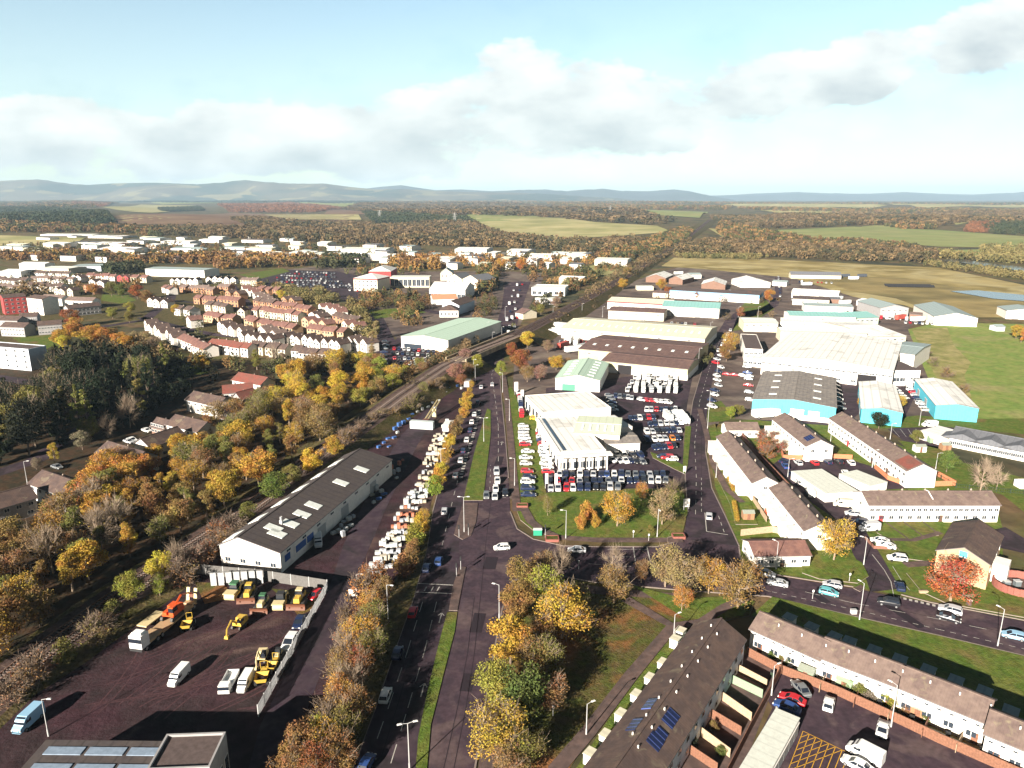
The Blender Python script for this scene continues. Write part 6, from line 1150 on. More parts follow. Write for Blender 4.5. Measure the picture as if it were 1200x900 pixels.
# ------------------------------------------------------------------ vehicles
m_paint = mat('car_paint', (1, 1, 1), rough=0.35, spec=0.5, objcol=True); m_tyre = mat('tyre', (0.02, 0.02, 0.02), rough=0.9); m_rim = mat('wheel_rim', (0.4, 0.4, 0.42), rough=0.4, metallic=0.6); m_cglass = mat('car_glass', (0.015, 0.02, 0.03), rough=0.1, spec=0.7); m_lamp = mat('headlamp', (0.8, 0.8, 0.75), rough=0.2); m_rear = mat('rear_lamp', (0.4, 0.02, 0.02), rough=0.3); m_plast = mat('dark_plastic', (0.03, 0.03, 0.032), rough=0.7)
def loft(b, secs, m=0, caps=True):
    """secs: (x, list of (y, z)) outlines with equal counts, closed"""
    n = len(secs[0][1]); i0 = len(b.v)
    for x, pr in secs: b.v += [(x, p[0], p[1]) for p in pr]
    for s in range(len(secs) - 1):
        for k in range(n):
            a = i0 + s * n + k; c = i0 + s * n + (k + 1) % n; b.f.append([a, a + n, c + n, c]); b.m.append(m)
    if caps:
        b.f.append([i0 + k for k in range(n)]); b.m.append(m); e = i0 + (len(secs) - 1) * n; b.f.append([e + k for k in range(n)][::-1]); b.m.append(m)
def body_sec(w, z0, z1, z2):   # lower body cross-section with shoulders
    return [(-w * .92, z0), (-w, z0 + .25), (-w, z1 - .12), (-w * .93, z2), (w * .93, z2), (w, z1 - .12), (w, z0 + .25), (w * .92, z0)]
CARS = {'hatchback': dict(L=4.1, W=.88, body=[(-2.05, .45, .35, .62, .70), (-1.95, .82, .28, .85, .95), (-1.2, .88, .25, .92, .98), (0, .88, .25, .92, .96), (.95, .88, .25, .88, .92), (1.6, .86, .26, .78, .82), (2.0, .72, .30, .62, .66), (2.05, .5, .35, .5, .55)], cab=[(-1.95, .92, .6), (-1.55, 1.42, .66), (-.3, 1.48, .68), (.35, 1.42, .66), (1.15, .90, .66)]),
        'saloon': dict(L=4.6, W=.9, body=[(-2.3, .5, .38, .66, .74), (-2.2, .84, .28, .88, .94), (-1.4, .9, .25, .92, .97), (0, .9, .25, .92, .95), (1.1, .9, .25, .86, .90), (1.9, .86, .26, .76, .80), (2.25, .74, .30, .60, .64), (2.3, .5, .36, .5, .54)], cab=[(-1.75, .94, .62), (-1.05, 1.38, .66), (-.2, 1.44, .68), (.4, 1.38, .66), (1.2, .88, .68)]),
        'suv': dict(L=4.5, W=.93, body=[(-2.25, .6, .42, .8, .9), (-2.15, .88, .34, 1.0, 1.1), (-1.2, .93, .3, 1.05, 1.12), (0, .93, .3, 1.05, 1.1), (1.1, .93, .3, 1.02, 1.06), (1.8, .9, .32, .95, 1.0), (2.2, .78, .36, .78, .84), (2.25, .55, .4, .65, .7)], cab=[(-2.1, 1.08, .68), (-1.8, 1.62, .72), (-.3, 1.70, .74), (.35, 1.62, .72), (1.15, 1.05, .72)])}
def wheel_mb(b, x, y, r=.32, w=.22, m=0, rim=None):
    s = 1 if y > 0 else -1; n = 10; i = len(b.v)
    for yy in (y - s * w / 2, y + s * w / 2):
        for k in range(n): t = 6.2832 * k / n; b.v.append((x + r * math.cos(t), yy, r + r * math.sin(t)))
    for k in range(n): b.f.append([i + k, i + (k + 1) % n, i + n + (k + 1) % n, i + n + k]); b.m.append(m)
    b.f.append([i + n + k for k in range(n)]); b.m.append(m)
    if rim is not None:
        i = len(b.v); yy = y + s * (w / 2 + .012)
        for k in range(n): t = 6.2832 * k / n; b.v.append((x + r * .62 * math.cos(t), yy, r + r * .62 * math.sin(t)))
        b.f.append([i + k for k in range(n)]); b.m.append(rim)
def car_geo(kind, split):
    K = CARS[kind]; W2 = K['W']; b = MB(); g = MB(); wh = []
    loft(b, [(x, body_sec(w, z0, z1, z2)) for x, w, z0, z1, z2 in K['body']], 0)
    cab = K['cab']
    # cabin: glass sides and screens with painted roof
    low = [(x, z) for x, z, w in cab]
    def ring(t):  # t index
        x, z, w = cab[t]; return x, z, w
    tops = cab[1:-1]; b0, b1 = cab[0], cab[-1]; wb = W2 * .94; zb = b0[1] - .02
    base = [(b0[0], zb), (tops[0][0], zb), (tops[1][0], zb), (tops[2][0], zb), (b1[0], b1[1] - .02)]
    gm = g if split else b; gi = 0 if split else 1
    for s in (-1, 1):
        for k in range(4):
            a0, a1 = base[k], base[k + 1]; t0 = cab[k] if 0 < k else None; 
            p = [(a0[0], s * wb * (.9 if k == 0 else 1), a0[1]), (a1[0], s * wb * (.96 if k == 3 else 1), a1[1])]
            if k == 0: q = [(tops[0][0], s * tops[0][2], tops[0][1])]
            elif k == 3: q = [(tops[2][0], s * tops[2][2], tops[2][1])]
            else: q = [(tops[k][0], s * tops[k][2], tops[k][1]), (tops[k - 1][0], s * tops[k - 1][2], tops[k - 1][1])]
            f = p + q; gm.face(f if s < 0 else f[::-1], gi)
    gm.face([(b1[0], -wb * .96, b1[1] - .02), (b1[0], wb * .96, b1[1] - .02), (tops[2][0], tops[2][2], tops[2][1]), (tops[2][0], -tops[2][2], tops[2][1])], gi)
    gm.face([(b0[0], wb * .9, zb), (b0[0], -wb * .9, zb), (tops[0][0], -tops[0][2], tops[0][1]), (tops[0][0], tops[0][2], tops[0][1])], gi)
    for k in range(2):
        a, c = tops[k], tops[k + 1]; b.face([(a[0] - (.03 if k == 0 else 0), -a[2] - .02, a[1] + .03), (c[0] + (.03 if k else 0), -c[2] - .02, c[1] + .03), (c[0] + (.03 if k else 0), c[2] + .02, c[1] + .03), (a[0] - (.03 if k == 0 else 0), a[2] + .02, a[1] + .03)], 0)
        for s in (-1, 1): b.face([(a[0], s * (a[2] + .02), a[1] + .03), (c[0], s * (c[2] + .02), c[1] + .03), (c[0], s * (c[2] + .01), c[1] - .06), (a[0], s * (a[2] + .01), a[1] - .06)], 0)
    for s in (-1, 1):   # pillars
        for k in (0, 1, 2):
            t_ = tops[k]; bx = base[k + 1][0] if k != 2 else b1[0]; bx = b0[0] if k == 0 else bx; bz = zb if k != 2 else b1[1] - .02
            b.tube((bx, s * wb * (.9 if k == 0 else 1), bz), (t_[0], s * (t_[2] + .01), t_[1]), .05, .04, 4, 0)
    return b, g
def car_proto(kind, parts):
    K = CARS[kind]; hl = K['L'] / 2; W2 = K['W']; b, g = car_geo(kind, parts); ax = hl * .63
    if not parts:
        for x in (-ax, ax):
            for s in (-1, 1): wheel_mb(b, x, s * (W2 - .08), m=2)
        for s in (-1, 1): b.box(hl - .12, s * .58, .56, .2, .32, .14, 0, 3); b.box(-hl + .1, s * .62, .72, .12, .26, .16, 0, 4)
        return ('mesh', b.mesh(kind, [m_paint, m_cglass, m_tyre, m_lamp, m_rear]))
    root = empty(kind, (0, 0, 0)); b.build('body', m_paint, root); g.build('glass', m_cglass, root)
    for x in (-ax, ax):
        for s in (-1, 1):
            w = MB(); wheel_mb(w, x, s * (W2 - .08), m=0, rim=1); w.build('wheel', [m_tyre, m_rim], root)
    for s in (-1, 1):
        w = MB(); w.box(hl - .14, s * .6, .55, .22, .34, .15); w.build('headlight', m_lamp, root)
    return ('tree', root)
def van_proto(parts, L=5.4, W2=1.0, H=2.4, name='van'):
    b = MB(); z0 = .35
    sec = lambda w, zt: [(-w * .95, z0), (-w, z0 + .3), (-w, zt - .5), (-w * .88, zt), (w * .88, zt), (w, zt - .5), (w, z0 + .3), (w * .95, z0)]
    h = L / 2; loft(b, [(-h, sec(W2 * .97, H)), (-h + .1, sec(W2, H)), (h - 1.75, sec(W2, H)), (h - 1.1, sec(W2 * .97, H - .45)), (h - .7, sec(W2 * .95, 1.35)), (h - .15, sec(W2 * .88, 1.1)), (h, sec(W2 * .75, .95))], 0)
    g = MB(); 
    q = [(h - 1.62, -W2 * .80, H - .12), (h - .76, -W2 * .86, 1.45), (h - .76, W2 * .86, 1.45), (h - 1.62, W2 * .80, H - .12)]
    gm, gi = (g, 0) if parts else (b, 1)
    gm.face([(p[0] + .06, p[1], p[2] + .05) for p in q], gi)
    for s in (-1, 1): f = [(h - 2.3, s * (W2 + .012), 1.35), (h - 1.05, s * (W2 + .0), 1.35), (h - 1.5, s * (W2 * .97), 1.95), (h - 2.3, s * (W2 + .01), 1.95)]; gm.face(f if s < 0 else f[::-1], gi)
    ax = h * .62
    if not parts:
        for x in (-ax, ax):
            for s in (-1, 1): wheel_mb(b, x, s * (W2 - .1), r=.36, m=2)
        return ('mesh', b.mesh(name, [m_paint, m_cglass, m_tyre]))
    root = empty(name, (0, 0, 0)); b.build('body', m_paint, root); g.build('glass', m_cglass, root)
    for x in (-ax, ax):
        for s in (-1, 1): w = MB(); wheel_mb(w, x, s * (W2 - .1), r=.36, m=0, rim=1); w.build('wheel', [m_tyre, m_rim], root)
    for s in (-1, 1): w = MB(); w.box(h - .1, s * .66, .7, .2, .3, .25); w.build('headlight', m_lamp, root)
    return ('tree', root)
VP = {}
for kd in CARS:
    VP[kd, 0] = car_proto(kd, False); VP[kd, 1] = car_proto(kd, True)
VP['van', 0] = van_proto(False); VP['van', 1] = van_proto(True)
PC = dict(white=(.80, .80, .78), silver=(.50, .51, .53), black=(.02, .02, .025), blue=(.03, .07, .22), navy=(.015, .025, .07), red=(.50, .02, .03), grey=(.16, .17, .18), lightblue=(.28, .48, .65), turquoise=(.12, .45, .50), orange=(.6, .2, .03), yellow=(.7, .45, .04), cream=(.65, .6, .48), green=(.05, .2, .10))
CWORD = dict(lightblue='pale blue', navy='dark blue'); KWORD = dict(hatchback='hatchback', saloon='saloon car', suv='tall car', van='van')
NV = [0]
def vehicle(kind, p, q, col, where=None, label=None, parts=None, heading=None, xy=None, group=None, scale=1.0, z=0.06, swap=None):
    """p: where it stands; q: pixel it faces"""
    g = G(*p) if xy is None else Vector((*xy, 0))
    if heading is None: t = G(*q); heading = math.atan2(t.y - g.y, t.x - g.x)
    if parts is None: parts = 1 if g.length < 178 else 0
    tp, pr = VP[kind, parts]; c = PC[col]; NV[0] += 1
    nm = 'van' if kind == 'van' else 'car'
    if tp == 'mesh': o = link(nm, pr, None, c); o.location = (g.x, g.y, z); o.rotation_euler = (0, 0, heading); o.scale = (scale,) * 3
    else: o = copy_tree(pr, (g.x, g.y, z), heading, scale=scale, color=c); o.name = nm
    if label: tag(o, label, nm, group)
    else: reg(o, f'{CWORD.get(col, col)} {KWORD[kind]}', nm, where, group)
    return o
# main road
RD = 'on the main road'
for p, q, c, k, lab in (((452, 818), (462, 790), 'white', 'hatchback', 'white hatchback driving alone up the left carriageway'), ((466, 768), (474, 745), 'navy', 'hatchback', 'dark car in the tree shade behind the white hatchback'), ((484, 720), (490, 700), 'red', 'hatchback', 'dark red car in shade left of the road arrows'), ((514, 660), (520, 640), 'blue', 'hatchback', 'blue car entering the junction from the main road'), ((500, 668), (506, 650), 'navy', 'hatchback', 'dark car in shade beside the hedge at the junction'),
        ((588, 644), (560, 646), 'white', 'hatchback', 'white car crossing the middle of the junction'), ((676, 647), (640, 645), 'silver', 'saloon', 'silver car approaching the junction on the cross road'), ((430, 898), (440, 880), 'blue', 'hatchback', 'blue car at the bottom edge of the main road'), ((521, 601), (524, 585), 'silver', 'hatchback', 'silver car just beyond the junction on the left carriageway'),
        ((582, 555), (583, 575), 'silver', 'suv', 'silver tall car at the back of the traffic light queue'), ((583, 565), (583, 580), 'white', 'saloon', 'white car second from the back in the traffic light queue'), ((581, 575), (581, 590), 'white', 'hatchback', 'white car in the middle of the traffic light queue'), ((570, 583), (570, 595), 'grey', 'hatchback', 'grey car at the front left of the traffic light queue'), ((580, 584), (580, 600), 'silver', 'hatchback', 'silver car at the front middle of the traffic light queue'), ((592, 580), (592, 595), 'black', 'hatchback', 'black car at the front right of the traffic light queue')):
    vehicle(k, p, q, c, label=lab)
for p, c in (((534, 559), 'grey'), ((540, 541), 'silver'), ((543, 530), 'navy'), ((547, 517), 'white'), ((553, 496), 'white'), ((556, 487), 'white'), ((551, 506), 'navy'), ((560, 473), 'navy'), ((564, 455), 'silver'), ((577, 452), 'silver')):
    vehicle('hatchback', p, (p[0] + 4, p[1] - 16), c, 'on the far part of the left carriageway beside the grass median')
for p, c, k in (((596, 392), 'white', 'van'), ((597, 384), 'white', 'hatchback'), ((603, 384), 'silver', 'hatchback'), ((594, 376), 'silver', 'van'), ((600, 374), 'white', 'van'), ((606, 373), 'red', 'hatchback'), ((598, 366), 'navy', 'hatchback'), ((604, 363), 'white', 'hatchback'), ((597, 357), 'white', 'van'), ((603, 355), 'white', 'hatchback'), ((600, 348), 'silver', 'hatchback'), ((607, 348), 'white', 'van'), ((602, 341), 'white', 'hatchback'), ((609, 341), 'navy', 'hatchback'), ((585, 402), 'white', 'van'), ((590, 388), 'blue', 'hatchback'), ((606, 335), 'white', 'van'), ((612, 334), 'red', 'hatchback')):
    vehicle(k, p, (p[0] + 3, p[1] + 14), c, 'in the traffic beyond the railway bridge')
# cross road and estate
for p, q, c, k, lab in (((898, 675), (920, 680), 'silver', 'hatchback', 'silver car beside the bungalow hedge on the cross road'), ((911, 686), (890, 682), 'silver', 'saloon', 'silver saloon on the cross road left of two meeting cars'), ((975, 688), (950, 684), 'silver', 'hatchback', 'silver car on the far lane of two meeting cars'), ((971, 697), (1000, 704), 'turquoise', 'hatchback', 'turquoise hatchback meeting a silver car on the cross road'),
        ((1041, 709), (1020, 705), 'black', 'suv', 'black tall car passing the estate road mouth'), ((1113, 718), (1090, 712), 'silver', 'suv', 'silver car on the far lane near the round walled enclosure'), ((1111, 727), (1140, 735), 'black', 'saloon', 'black car side by side with a silver one on the cross road'), ((1187, 748), (1160, 742), 'lightblue', 'hatchback', 'pale blue car at the right edge of the cross road'),
        ((1054, 690), (1048, 675), 'navy', 'hatchback', 'dark blue car waiting at the mouth of the estate road'), ((1051, 657), (1030, 655), 'white', 'suv', 'white car parked nearest the estate road mouth'), ((1038, 642), (1016, 638), 'white', 'saloon', 'lower white car of the close parked pair on the estate road'), ((1031, 636), (1010, 633), 'white', 'saloon', 'upper white car of the close parked pair on the estate road'), ((1018, 622), (990, 624), 'silver', 'van', 'silver van parked above the pair of white cars'),
        ((1008, 614), (990, 612), 'navy', 'hatchback', 'dark blue car in the shade behind the silver van'), ((999, 604), (980, 602), 'silver', 'hatchback', 'silver hatchback below the cream van'), ((988, 594), (970, 592), 'cream', 'van', 'cream van parked at the corner of the larger garage block'), ((949, 580), (944, 570), 'white', 'van', 'white van parked below the stepped white terrace wall'), ((936, 567), (930, 558), 'white', 'hatchback', 'white hatchback beside the brown garden wall'),
        ((928, 558), (922, 550), 'navy', 'hatchback', 'dark blue car next to the white hatchback by the garden wall'), ((920, 548), (914, 540), 'blue', 'saloon', 'blue saloon at the corner of the garden wall'), ((919, 542), (925, 540), 'navy', 'saloon', 'dark saloon at the top corner of the parking court'), ((935, 544), (930, 540), 'silver', 'hatchback', 'silver car facing the orange brick wall'), ((954, 544), (949, 540), 'red', 'hatchback', 'red car facing the orange brick wall'), ((970, 543), (965, 539), 'navy', 'hatchback', 'dark car right of the red one at the brick wall'), ((983, 543), (978, 539), 'black', 'hatchback', 'black car second from the end at the brick wall'), ((997, 544), (993, 540), 'white', 'hatchback', 'white car at the right end of the brick wall'), ((990, 556), (985, 548), 'white', 'hatchback', 'white car hidden behind the larger garage block'),
        ((938, 810), (930, 800), 'grey', 'saloon', 'grey car at the end of the long pale garage block'), ((928, 823), (915, 818), 'red', 'saloon', 'dark red car between grey and blue cars by the garage block'), ((922, 832), (908, 826), 'blue', 'saloon', 'blue car half hidden by the end of the pale garage block'), ((971, 828), (974, 815), 'white', 'hatchback', 'small white hatchback facing the brown wall of the terrace court'), ((1034, 857), (1038, 838), 'white', 'saloon', 'white car facing the wall beside the court lamp post'), ((1013, 888), (990, 876), 'white', 'van', 'large white van below the yellow box marking'), ((1004, 900), (985, 890), 'white', 'saloon', 'white car at the photo edge below the large white van'),
        ((831, 607), (831, 590), 'silver', 'hatchback', 'silver car waiting at the end of the straight road'), ((1176, 897), (1190, 903), 'silver', 'hatchback', 'silver car just inside the bottom right corner')):
    vehicle(k, p, q, c, label=lab)
# machinery yard vans and trucks
for p, q, c, k, lab, s in (((210, 797), (200, 808), 'white', 'van', 'white van with yellow front in the middle of the yard', .9), ((288, 804), (280, 818), 'white', 'van', 'white van parked right beside the tipper truck', .88), ((34, 849), (20, 862), 'lightblue', 'van', 'pale blue van with open side door at the yard edge', 1.0), ((340, 757), (333, 768), 'white', 'suv', 'white pickup along the palisade fence', 1.15), ((351, 732), (345, 744), 'navy', 'saloon', 'dark blue car along the palisade fence', 1.05), ((373, 638), (374, 650), 'white', 'van', 'white van beside the blue wall of the long warehouse', 1.0), ((369, 700), (360, 708), 'red', 'hatchback', 'small red car in the fence corner of the yard', 1)):
    vehicle(k, p, q, c, label=lab, scale=s, parts=1)
# dealership rows
def prow(a, c, n, kinds, cols, where, face=(0, 20), jit=.25, seed=1):
    r2 = random.Random(seed); A, C_ = G(*a), G(*c)
    for k in range(n):
        t = k / max(1, n - 1); g = A.lerp(C_, t) + Vector((r2.uniform(-jit, jit), r2.uniform(-jit, jit), 0)); 
        if isinstance(face, tuple): x, y = PX(g.x, g.y, 0); f = G(x + face[0], y + face[1]); hd = math.atan2(f.y - g.y, f.x - g.x)
        else: d = (C_ - A); hd = math.atan2(d.y, d.x) + R(face)
        col = cols[k] if len(cols) == n else r2.choice(cols)
        vehicle(r2.choice(kinds), None, None, col, where, xy=(g.x, g.y), heading=hd + r2.uniform(-.05, .05), z=0.09)
HK = ['hatchback', 'hatchback', 'suv', 'saloon']; DK = ['navy', 'black', 'grey', 'navy', 'silver', 'white', 'black', 'grey']
prow((655, 558), (777, 558), 16, HK, ['silver', 'navy', 'black', 'white', 'navy', 'silver', 'navy', 'blue', 'white', 'navy', 'grey', 'grey', 'navy', 'silver', 'black', 'navy'], 'in the back one of the three rows before the showroom', seed=2)
prow((645, 566), (779, 565), 17, HK, ['black', 'red', 'navy', 'red', 'silver', 'black', 'navy', 'navy', 'grey', 'navy', 'white', 'navy', 'navy', 'black', 'silver', 'white', 'grey'], 'in the middle one of the three rows before the showroom', seed=3)
prow((646, 574), (724, 573), 10, HK, ['silver', 'silver', 'red', 'white', 'navy', 'navy', 'black', 'black', 'silver', 'grey'], 'in the front one of the three rows before the showroom', seed=4)
prow((613, 501), (616, 523), 7, HK, ['white', 'white', 'silver', 'white', 'white', 'white', 'red'], 'in the top group on the display lawn', face=(20, 0), seed=5)
prow((618, 531), (616, 545), 3, HK, ['white'] * 3, 'in the white group on the display lawn', face=(20, 0), seed=6)
prow((618, 554), (620, 561), 2, HK, ['red', 'navy'], 'in the pair on the display lawn', face=(20, 0), seed=7)
prow((619, 567), (620, 582), 3, ['suv', 'saloon'], ['white', 'navy', 'navy'], 'in the nearest group on the display lawn', face=(20, 0), seed=8)
prow((634, 506), (643, 555), 12, HK, ['white', 'red', 'white', 'navy', 'red', 'white', 'white', 'silver', 'white', 'white', 'white', 'red'], 'in the flagged column left of the showroom', face=(20, 0), seed=9)
prow((654, 541), (703, 542), 7, HK, ['white', 'navy', 'silver', 'navy', 'navy', 'white', 'white'], 'along the showroom windows', face=(14, 10), seed=10)
prow((718, 541), (752, 543), 6, HK, ['white', 'silver', 'white', 'navy', 'black', 'grey'], 'below the low white annex', face=(14, 10), seed=11)
prow((722, 535), (750, 535), 4, HK, ['white', 'white', 'black', 'navy'], 'against the low white annex', face=(12, 10), seed=111)
prow((758, 482), (792, 481), 7, HK, ['white', 'silver', 'red', 'navy', 'navy', 'black', 'white'], 'in the short row right of the dealership', seed=12)
prow((714, 465), (718, 482), 5, HK, DK, 'behind the northern dealership hall', face=(20, 0), seed=13); prow((722, 466), (740, 468), 5, HK, DK, 'in the shade behind the northern dealership hall', seed=14)
prow((738, 492), (765, 491), 6, HK, ['navy', 'navy', 'white', 'black', 'red', 'navy'], 'in the first rank of the storage lot', face=(8, 14), seed=15)
prow((762, 499), (798, 497), 7, HK, ['navy', 'navy', 'silver', 'white', 'silver', 'navy', 'white'], 'in the second rank of the storage lot', face=(8, 14), seed=16)
prow((758, 508), (795, 506), 7, HK, DK, 'in the third rank of the storage lot', face=(10, 12), seed=17)
prow((759, 517), (794, 515), 6, HK, ['navy', 'white', 'white', 'silver', 'orange', 'navy'], 'in the fourth rank of the storage lot', face=(10, 12), seed=18)
prow((767, 527), (790, 524), 5, HK, ['navy', 'navy', 'navy', 'red', 'black'], 'in the fifth rank of the storage lot', face=(10, 12), seed=19)
prow((776, 537), (788, 540), 3, HK, ['navy', 'red', 'white'], 'at the tip of the storage lot', face=(-18, 0), seed=20)
for r_, y in enumerate((444, 449, 454, 459)): prow((741 + (3 - r_) * 3 - 6, y), (792, y + 1), 10 - r_, ['van', 'hatchback', 'van', 'suv'], ['white', 'white', 'white', 'silver'], f'in the {("last", "third", "second", "first")[r_]} row of the white van lot', seed=30 + r_)
prow((752, 470), (782, 473), 6, HK, ['white', 'red', 'red', 'white', 'white', 'white'], 'between the white van lot and the storage lot', face=(18, 4), seed=40)
prow((790, 485), (800, 497), 6, ['van', 'suv'], ['white'], 'in the white cluster at the roadside corner of the storage lot', face=(-18, 0), seed=41); prow((779, 488), (786, 494), 4, ['van'], ['white'], 'in the block of white vans beside the roadside corner', seed=42)
prow((608, 462), (612, 488), 6, ['suv', 'van', 'hatchback'], ['white', 'red', 'silver', 'navy', 'white', 'red'], 'on the narrow strip beside the dealership pylon', face=(3, 18), seed=43)
prow((622, 470), (628, 492), 6, HK, ['white', 'red', 'white', 'cream', 'white', 'yellow'], 'in the column left of the northern dealership hall', face=(20, 0), seed=44)
# retail park and trading estate
for r_, (a, c, n) in enumerate((((462, 410), (508, 413), 9), ((460, 415), (508, 418), 9), ((462, 421), (504, 423), 8), ((470, 427), (498, 428), 6))): prow(a, c, n, HK, ['navy', 'black', 'silver', 'grey', 'navy', 'red', 'white'], f'in the {("back", "second", "third", "front")[r_]} row of the green roofed store car park', seed=50 + r_)
prow((452, 402), (449, 432), 8, HK, ['navy', 'black', 'silver', 'grey'], 'in the column beside the road of the green roofed store', face=(20, 0), seed=55)
prow((842, 418), (838, 478), 12, HK, ['white', 'silver', 'red', 'white', 'navy', 'white', 'white', 'silver', 'navy', 'white', 'navy', 'white'], 'along the right side of the straight road', face=(10, 3), jit=1.5, seed=56)
prow((852, 440), (878, 442), 4, HK, ['red', 'red', 'white', 'silver'], 'in the lot left of the grey roofed warehouse', face=(18, 2), seed=57); prow((875, 425), (879, 470), 7, HK, ['navy', 'silver', 'blue', 'white', 'red', 'silver', 'white'], 'against the left side of the grey roofed warehouse', face=(18, 2), seed=58)
prow((976, 445), (986, 480), 8, HK, DK, 'in the alley right of the grey roofed warehouse', face=(18, 2), seed=59); prow((1040, 450), (1060, 468), 7, HK, ['white', 'silver', 'white', 'silver'], 'between the two cyan units', face=(18, 0), seed=60); prow((1068, 458), (1085, 482), 8, HK, ['white', 'red', 'silver', 'navy', 'grey', 'white', 'silver', 'cream'], 'against the left side of the right cyan unit', face=(18, 0), seed=61)
vehicle('van', (1089, 500), (1070, 500), 'white', label='white camper van parked behind the nursery car park'); vehicle('suv', (935, 491), (925, 491), 'white', label='bright white van beside the pale yellow gable', scale=1.2)
prow((912, 325), (914, 348), 8, HK, ['white', 'silver', 'navy', 'white'], 'in the queue on the far straight road', face=0, seed=62)
prow((856, 388), (842, 412), 5, HK, ['white'], 'on the far part of the straight road kerb', face=0, seed=63)
for y_, a, c, n in ((321, 335, 388, 11), (326, 325, 388, 12), (331, 330, 400, 12)): prow((a, y_), (c, y_ + 2), n, HK, ['white', 'silver', 'navy', 'red', 'grey'], f'in the retail car park row {"far beyond the estate" if y_ == 321 else "midway beyond the estate" if y_ == 326 else "next to the estate trees"}', seed=y_)
for y_, a, c, n in ((319, 345, 392, 16), (323.5, 330, 392, 20), (328.5, 325, 400, 22), (333.5, 330, 410, 22), (336, 345, 420, 20)): prow((a, y_), (c, y_ + 2), n, HK, ['white', 'silver', 'navy', 'grey', 'grey', 'black'], 'in the retail car park', seed=int(y_))
for y_, a, c, n in ((309, 548, 576, 8), (312, 625, 655, 8), (378, 640, 668, 7), (402, 655, 690, 8), (368, 720, 760, 6), (380, 785, 812, 5), (352, 930, 965, 6), (365, 945, 1000, 8), (374, 1035, 1065, 8), (379, 1060, 1090, 7), (331, 935, 975, 8), (343, 848, 880, 6)): prow((a, y_), (c, y_ + 1.5), n, HK + ['van'], ['white', 'silver', 'navy', 'white', 'red'], 'in the yards of the trading estate' if a > 600 else 'near the far retail sheds', jit=1.5, seed=int(y_) + a)
for k, (a, c, n) in enumerate((((400, 333), (465, 340), 8), ((410, 341), (455, 345), 6))): prow(a, c, n, HK, ['white', 'silver', 'red', 'navy', 'white'], f'in the {"upper" if k == 0 else "lower"} row below the cream office', seed=70 + k)
prow((540, 305), (572, 308), 7, HK, ['white', 'silver', 'navy'], 'beside the far white retail sheds', seed=72); prow((620, 303), (650, 304), 6, HK, ['white', 'silver'], 'in front of the farthest retail sheds', seed=73)
for (x, y, c) in ((172, 506, 'white'), (151, 519, 'silver'), (155, 517, 'white'), (67, 549, 'grey'), (250, 485, 'white')): vehicle('saloon', (x, y), (x + 10, y + 3), c, 'on a drive of the villas by the dark wood')

# ------------------------------------------------------------------ machines
Y_ = lambda n, c: mat('machine_' + n, c, rough=.55, noise=.12, nscale=2, spec=.3)
m_my, m_mo, m_mc, m_mg, m_track = Y_('yellow', (.55, .36, .06)), Y_('orange', (.60, .09, .02)), Y_('cream', (.60, .50, .28)), Y_('green', (.05, .14, .07)), Y_('track', (.05, .045, .04)); m_rust = Y_('rust', (.15, .06, .035)); m_tw = Y_('white', (.75, .75, .73)); m_sand = Y_('sand_deck', (.42, .28, .16))
def place(root, p, q, label, cat, group=None):
    g = G(*p); t = G(*q); root.location = (g.x, g.y, .03); root.rotation_euler = (0, 0, math.atan2(t.y - g.y, t.x - g.x)); tag(root, label, cat, group)
def tracks(root, L, gap, w=.5, h=.8):
    for s in (-1, 1):
        b = MB(); pr = [(-L / 2 + .2, 0), (L / 2 - .2, 0), (L / 2, h * .4), (L / 2 - .25, h), (-L / 2 + .25, h), (-L / 2, h * .4)]; n = 6
        for y in (s * gap / 2 - w / 2, s * gap / 2 + w / 2): b.face([(x, y, z) for x, z in pr][::(1 if y < s * gap / 2 else -1)])
        for k in range(n): a, c = pr[k], pr[(k + 1) % n]; b.face([(a[0], s * gap / 2 - w / 2, a[1]), (c[0], s * gap / 2 - w / 2, c[1]), (c[0], s * gap / 2 + w / 2, c[1]), (a[0], s * gap / 2 + w / 2, a[1])])
        b.build('track', m_track, root)
def wheels(root, xs, y, r, w=.45):
    for x in xs:
        for s in (-1, 1): b = MB(); wheel_mb(b, x, s * y, r, w, 0, 1); b.build('wheel', [m_tyre, m_rim], root)
def excavator(m, s=1.0, arm=((1.0, 1.6), (3.6, 4.6), (6.0, 3.2), (6.3, .8)), cabm=None, curl=False):
    r = empty('excavator', (0, 0, 0)); tracks(r, 3.8, 2.2); b = MB(); b.box(-.4, 0, .85, 3.4, 2.5, .25); b.box(-1.2, 0, 1.1, 1.9, 2.5, 1.1, 0, 0, taper=.92); b.box(.5, -.75, 1.1, 1.4, .9, .5); b.build('body', m, r)
    b = MB(); b.box(.45, .72, 1.1, 1.5, 1.0, 1.7, 0, 0, taper=.9); b.box(.5, .72, 1.75, 1.53, 1.03, .85, 0, 1, taper=.95); b.build('cab', [cabm or m, m_cglass], r)
    a = arm; b = MB(); b.tube((a[0][0], -.1, a[0][1]), (a[1][0], -.1, a[1][1]), .26, .24, 4); b.tube((a[1][0], -.1, a[1][1]), (a[2][0], -.1, a[2][1]), .24, .16, 4, cap=True); b.build('boom', m, r)
    b = MB(); b.tube((a[2][0], -.1, a[2][1]), (a[3][0], -.1, a[3][1]), .2, .16, 4, cap=True); b.build('dipper_arm', m, r)
    b = MB(); x, z = a[3]; b.box(x - .1, -.1, z - .6, .9, 1.1, .7, 0, 0, taper=.7); b.build('bucket', m_rust if curl else m, r); r.scale = (s,) * 3; return r
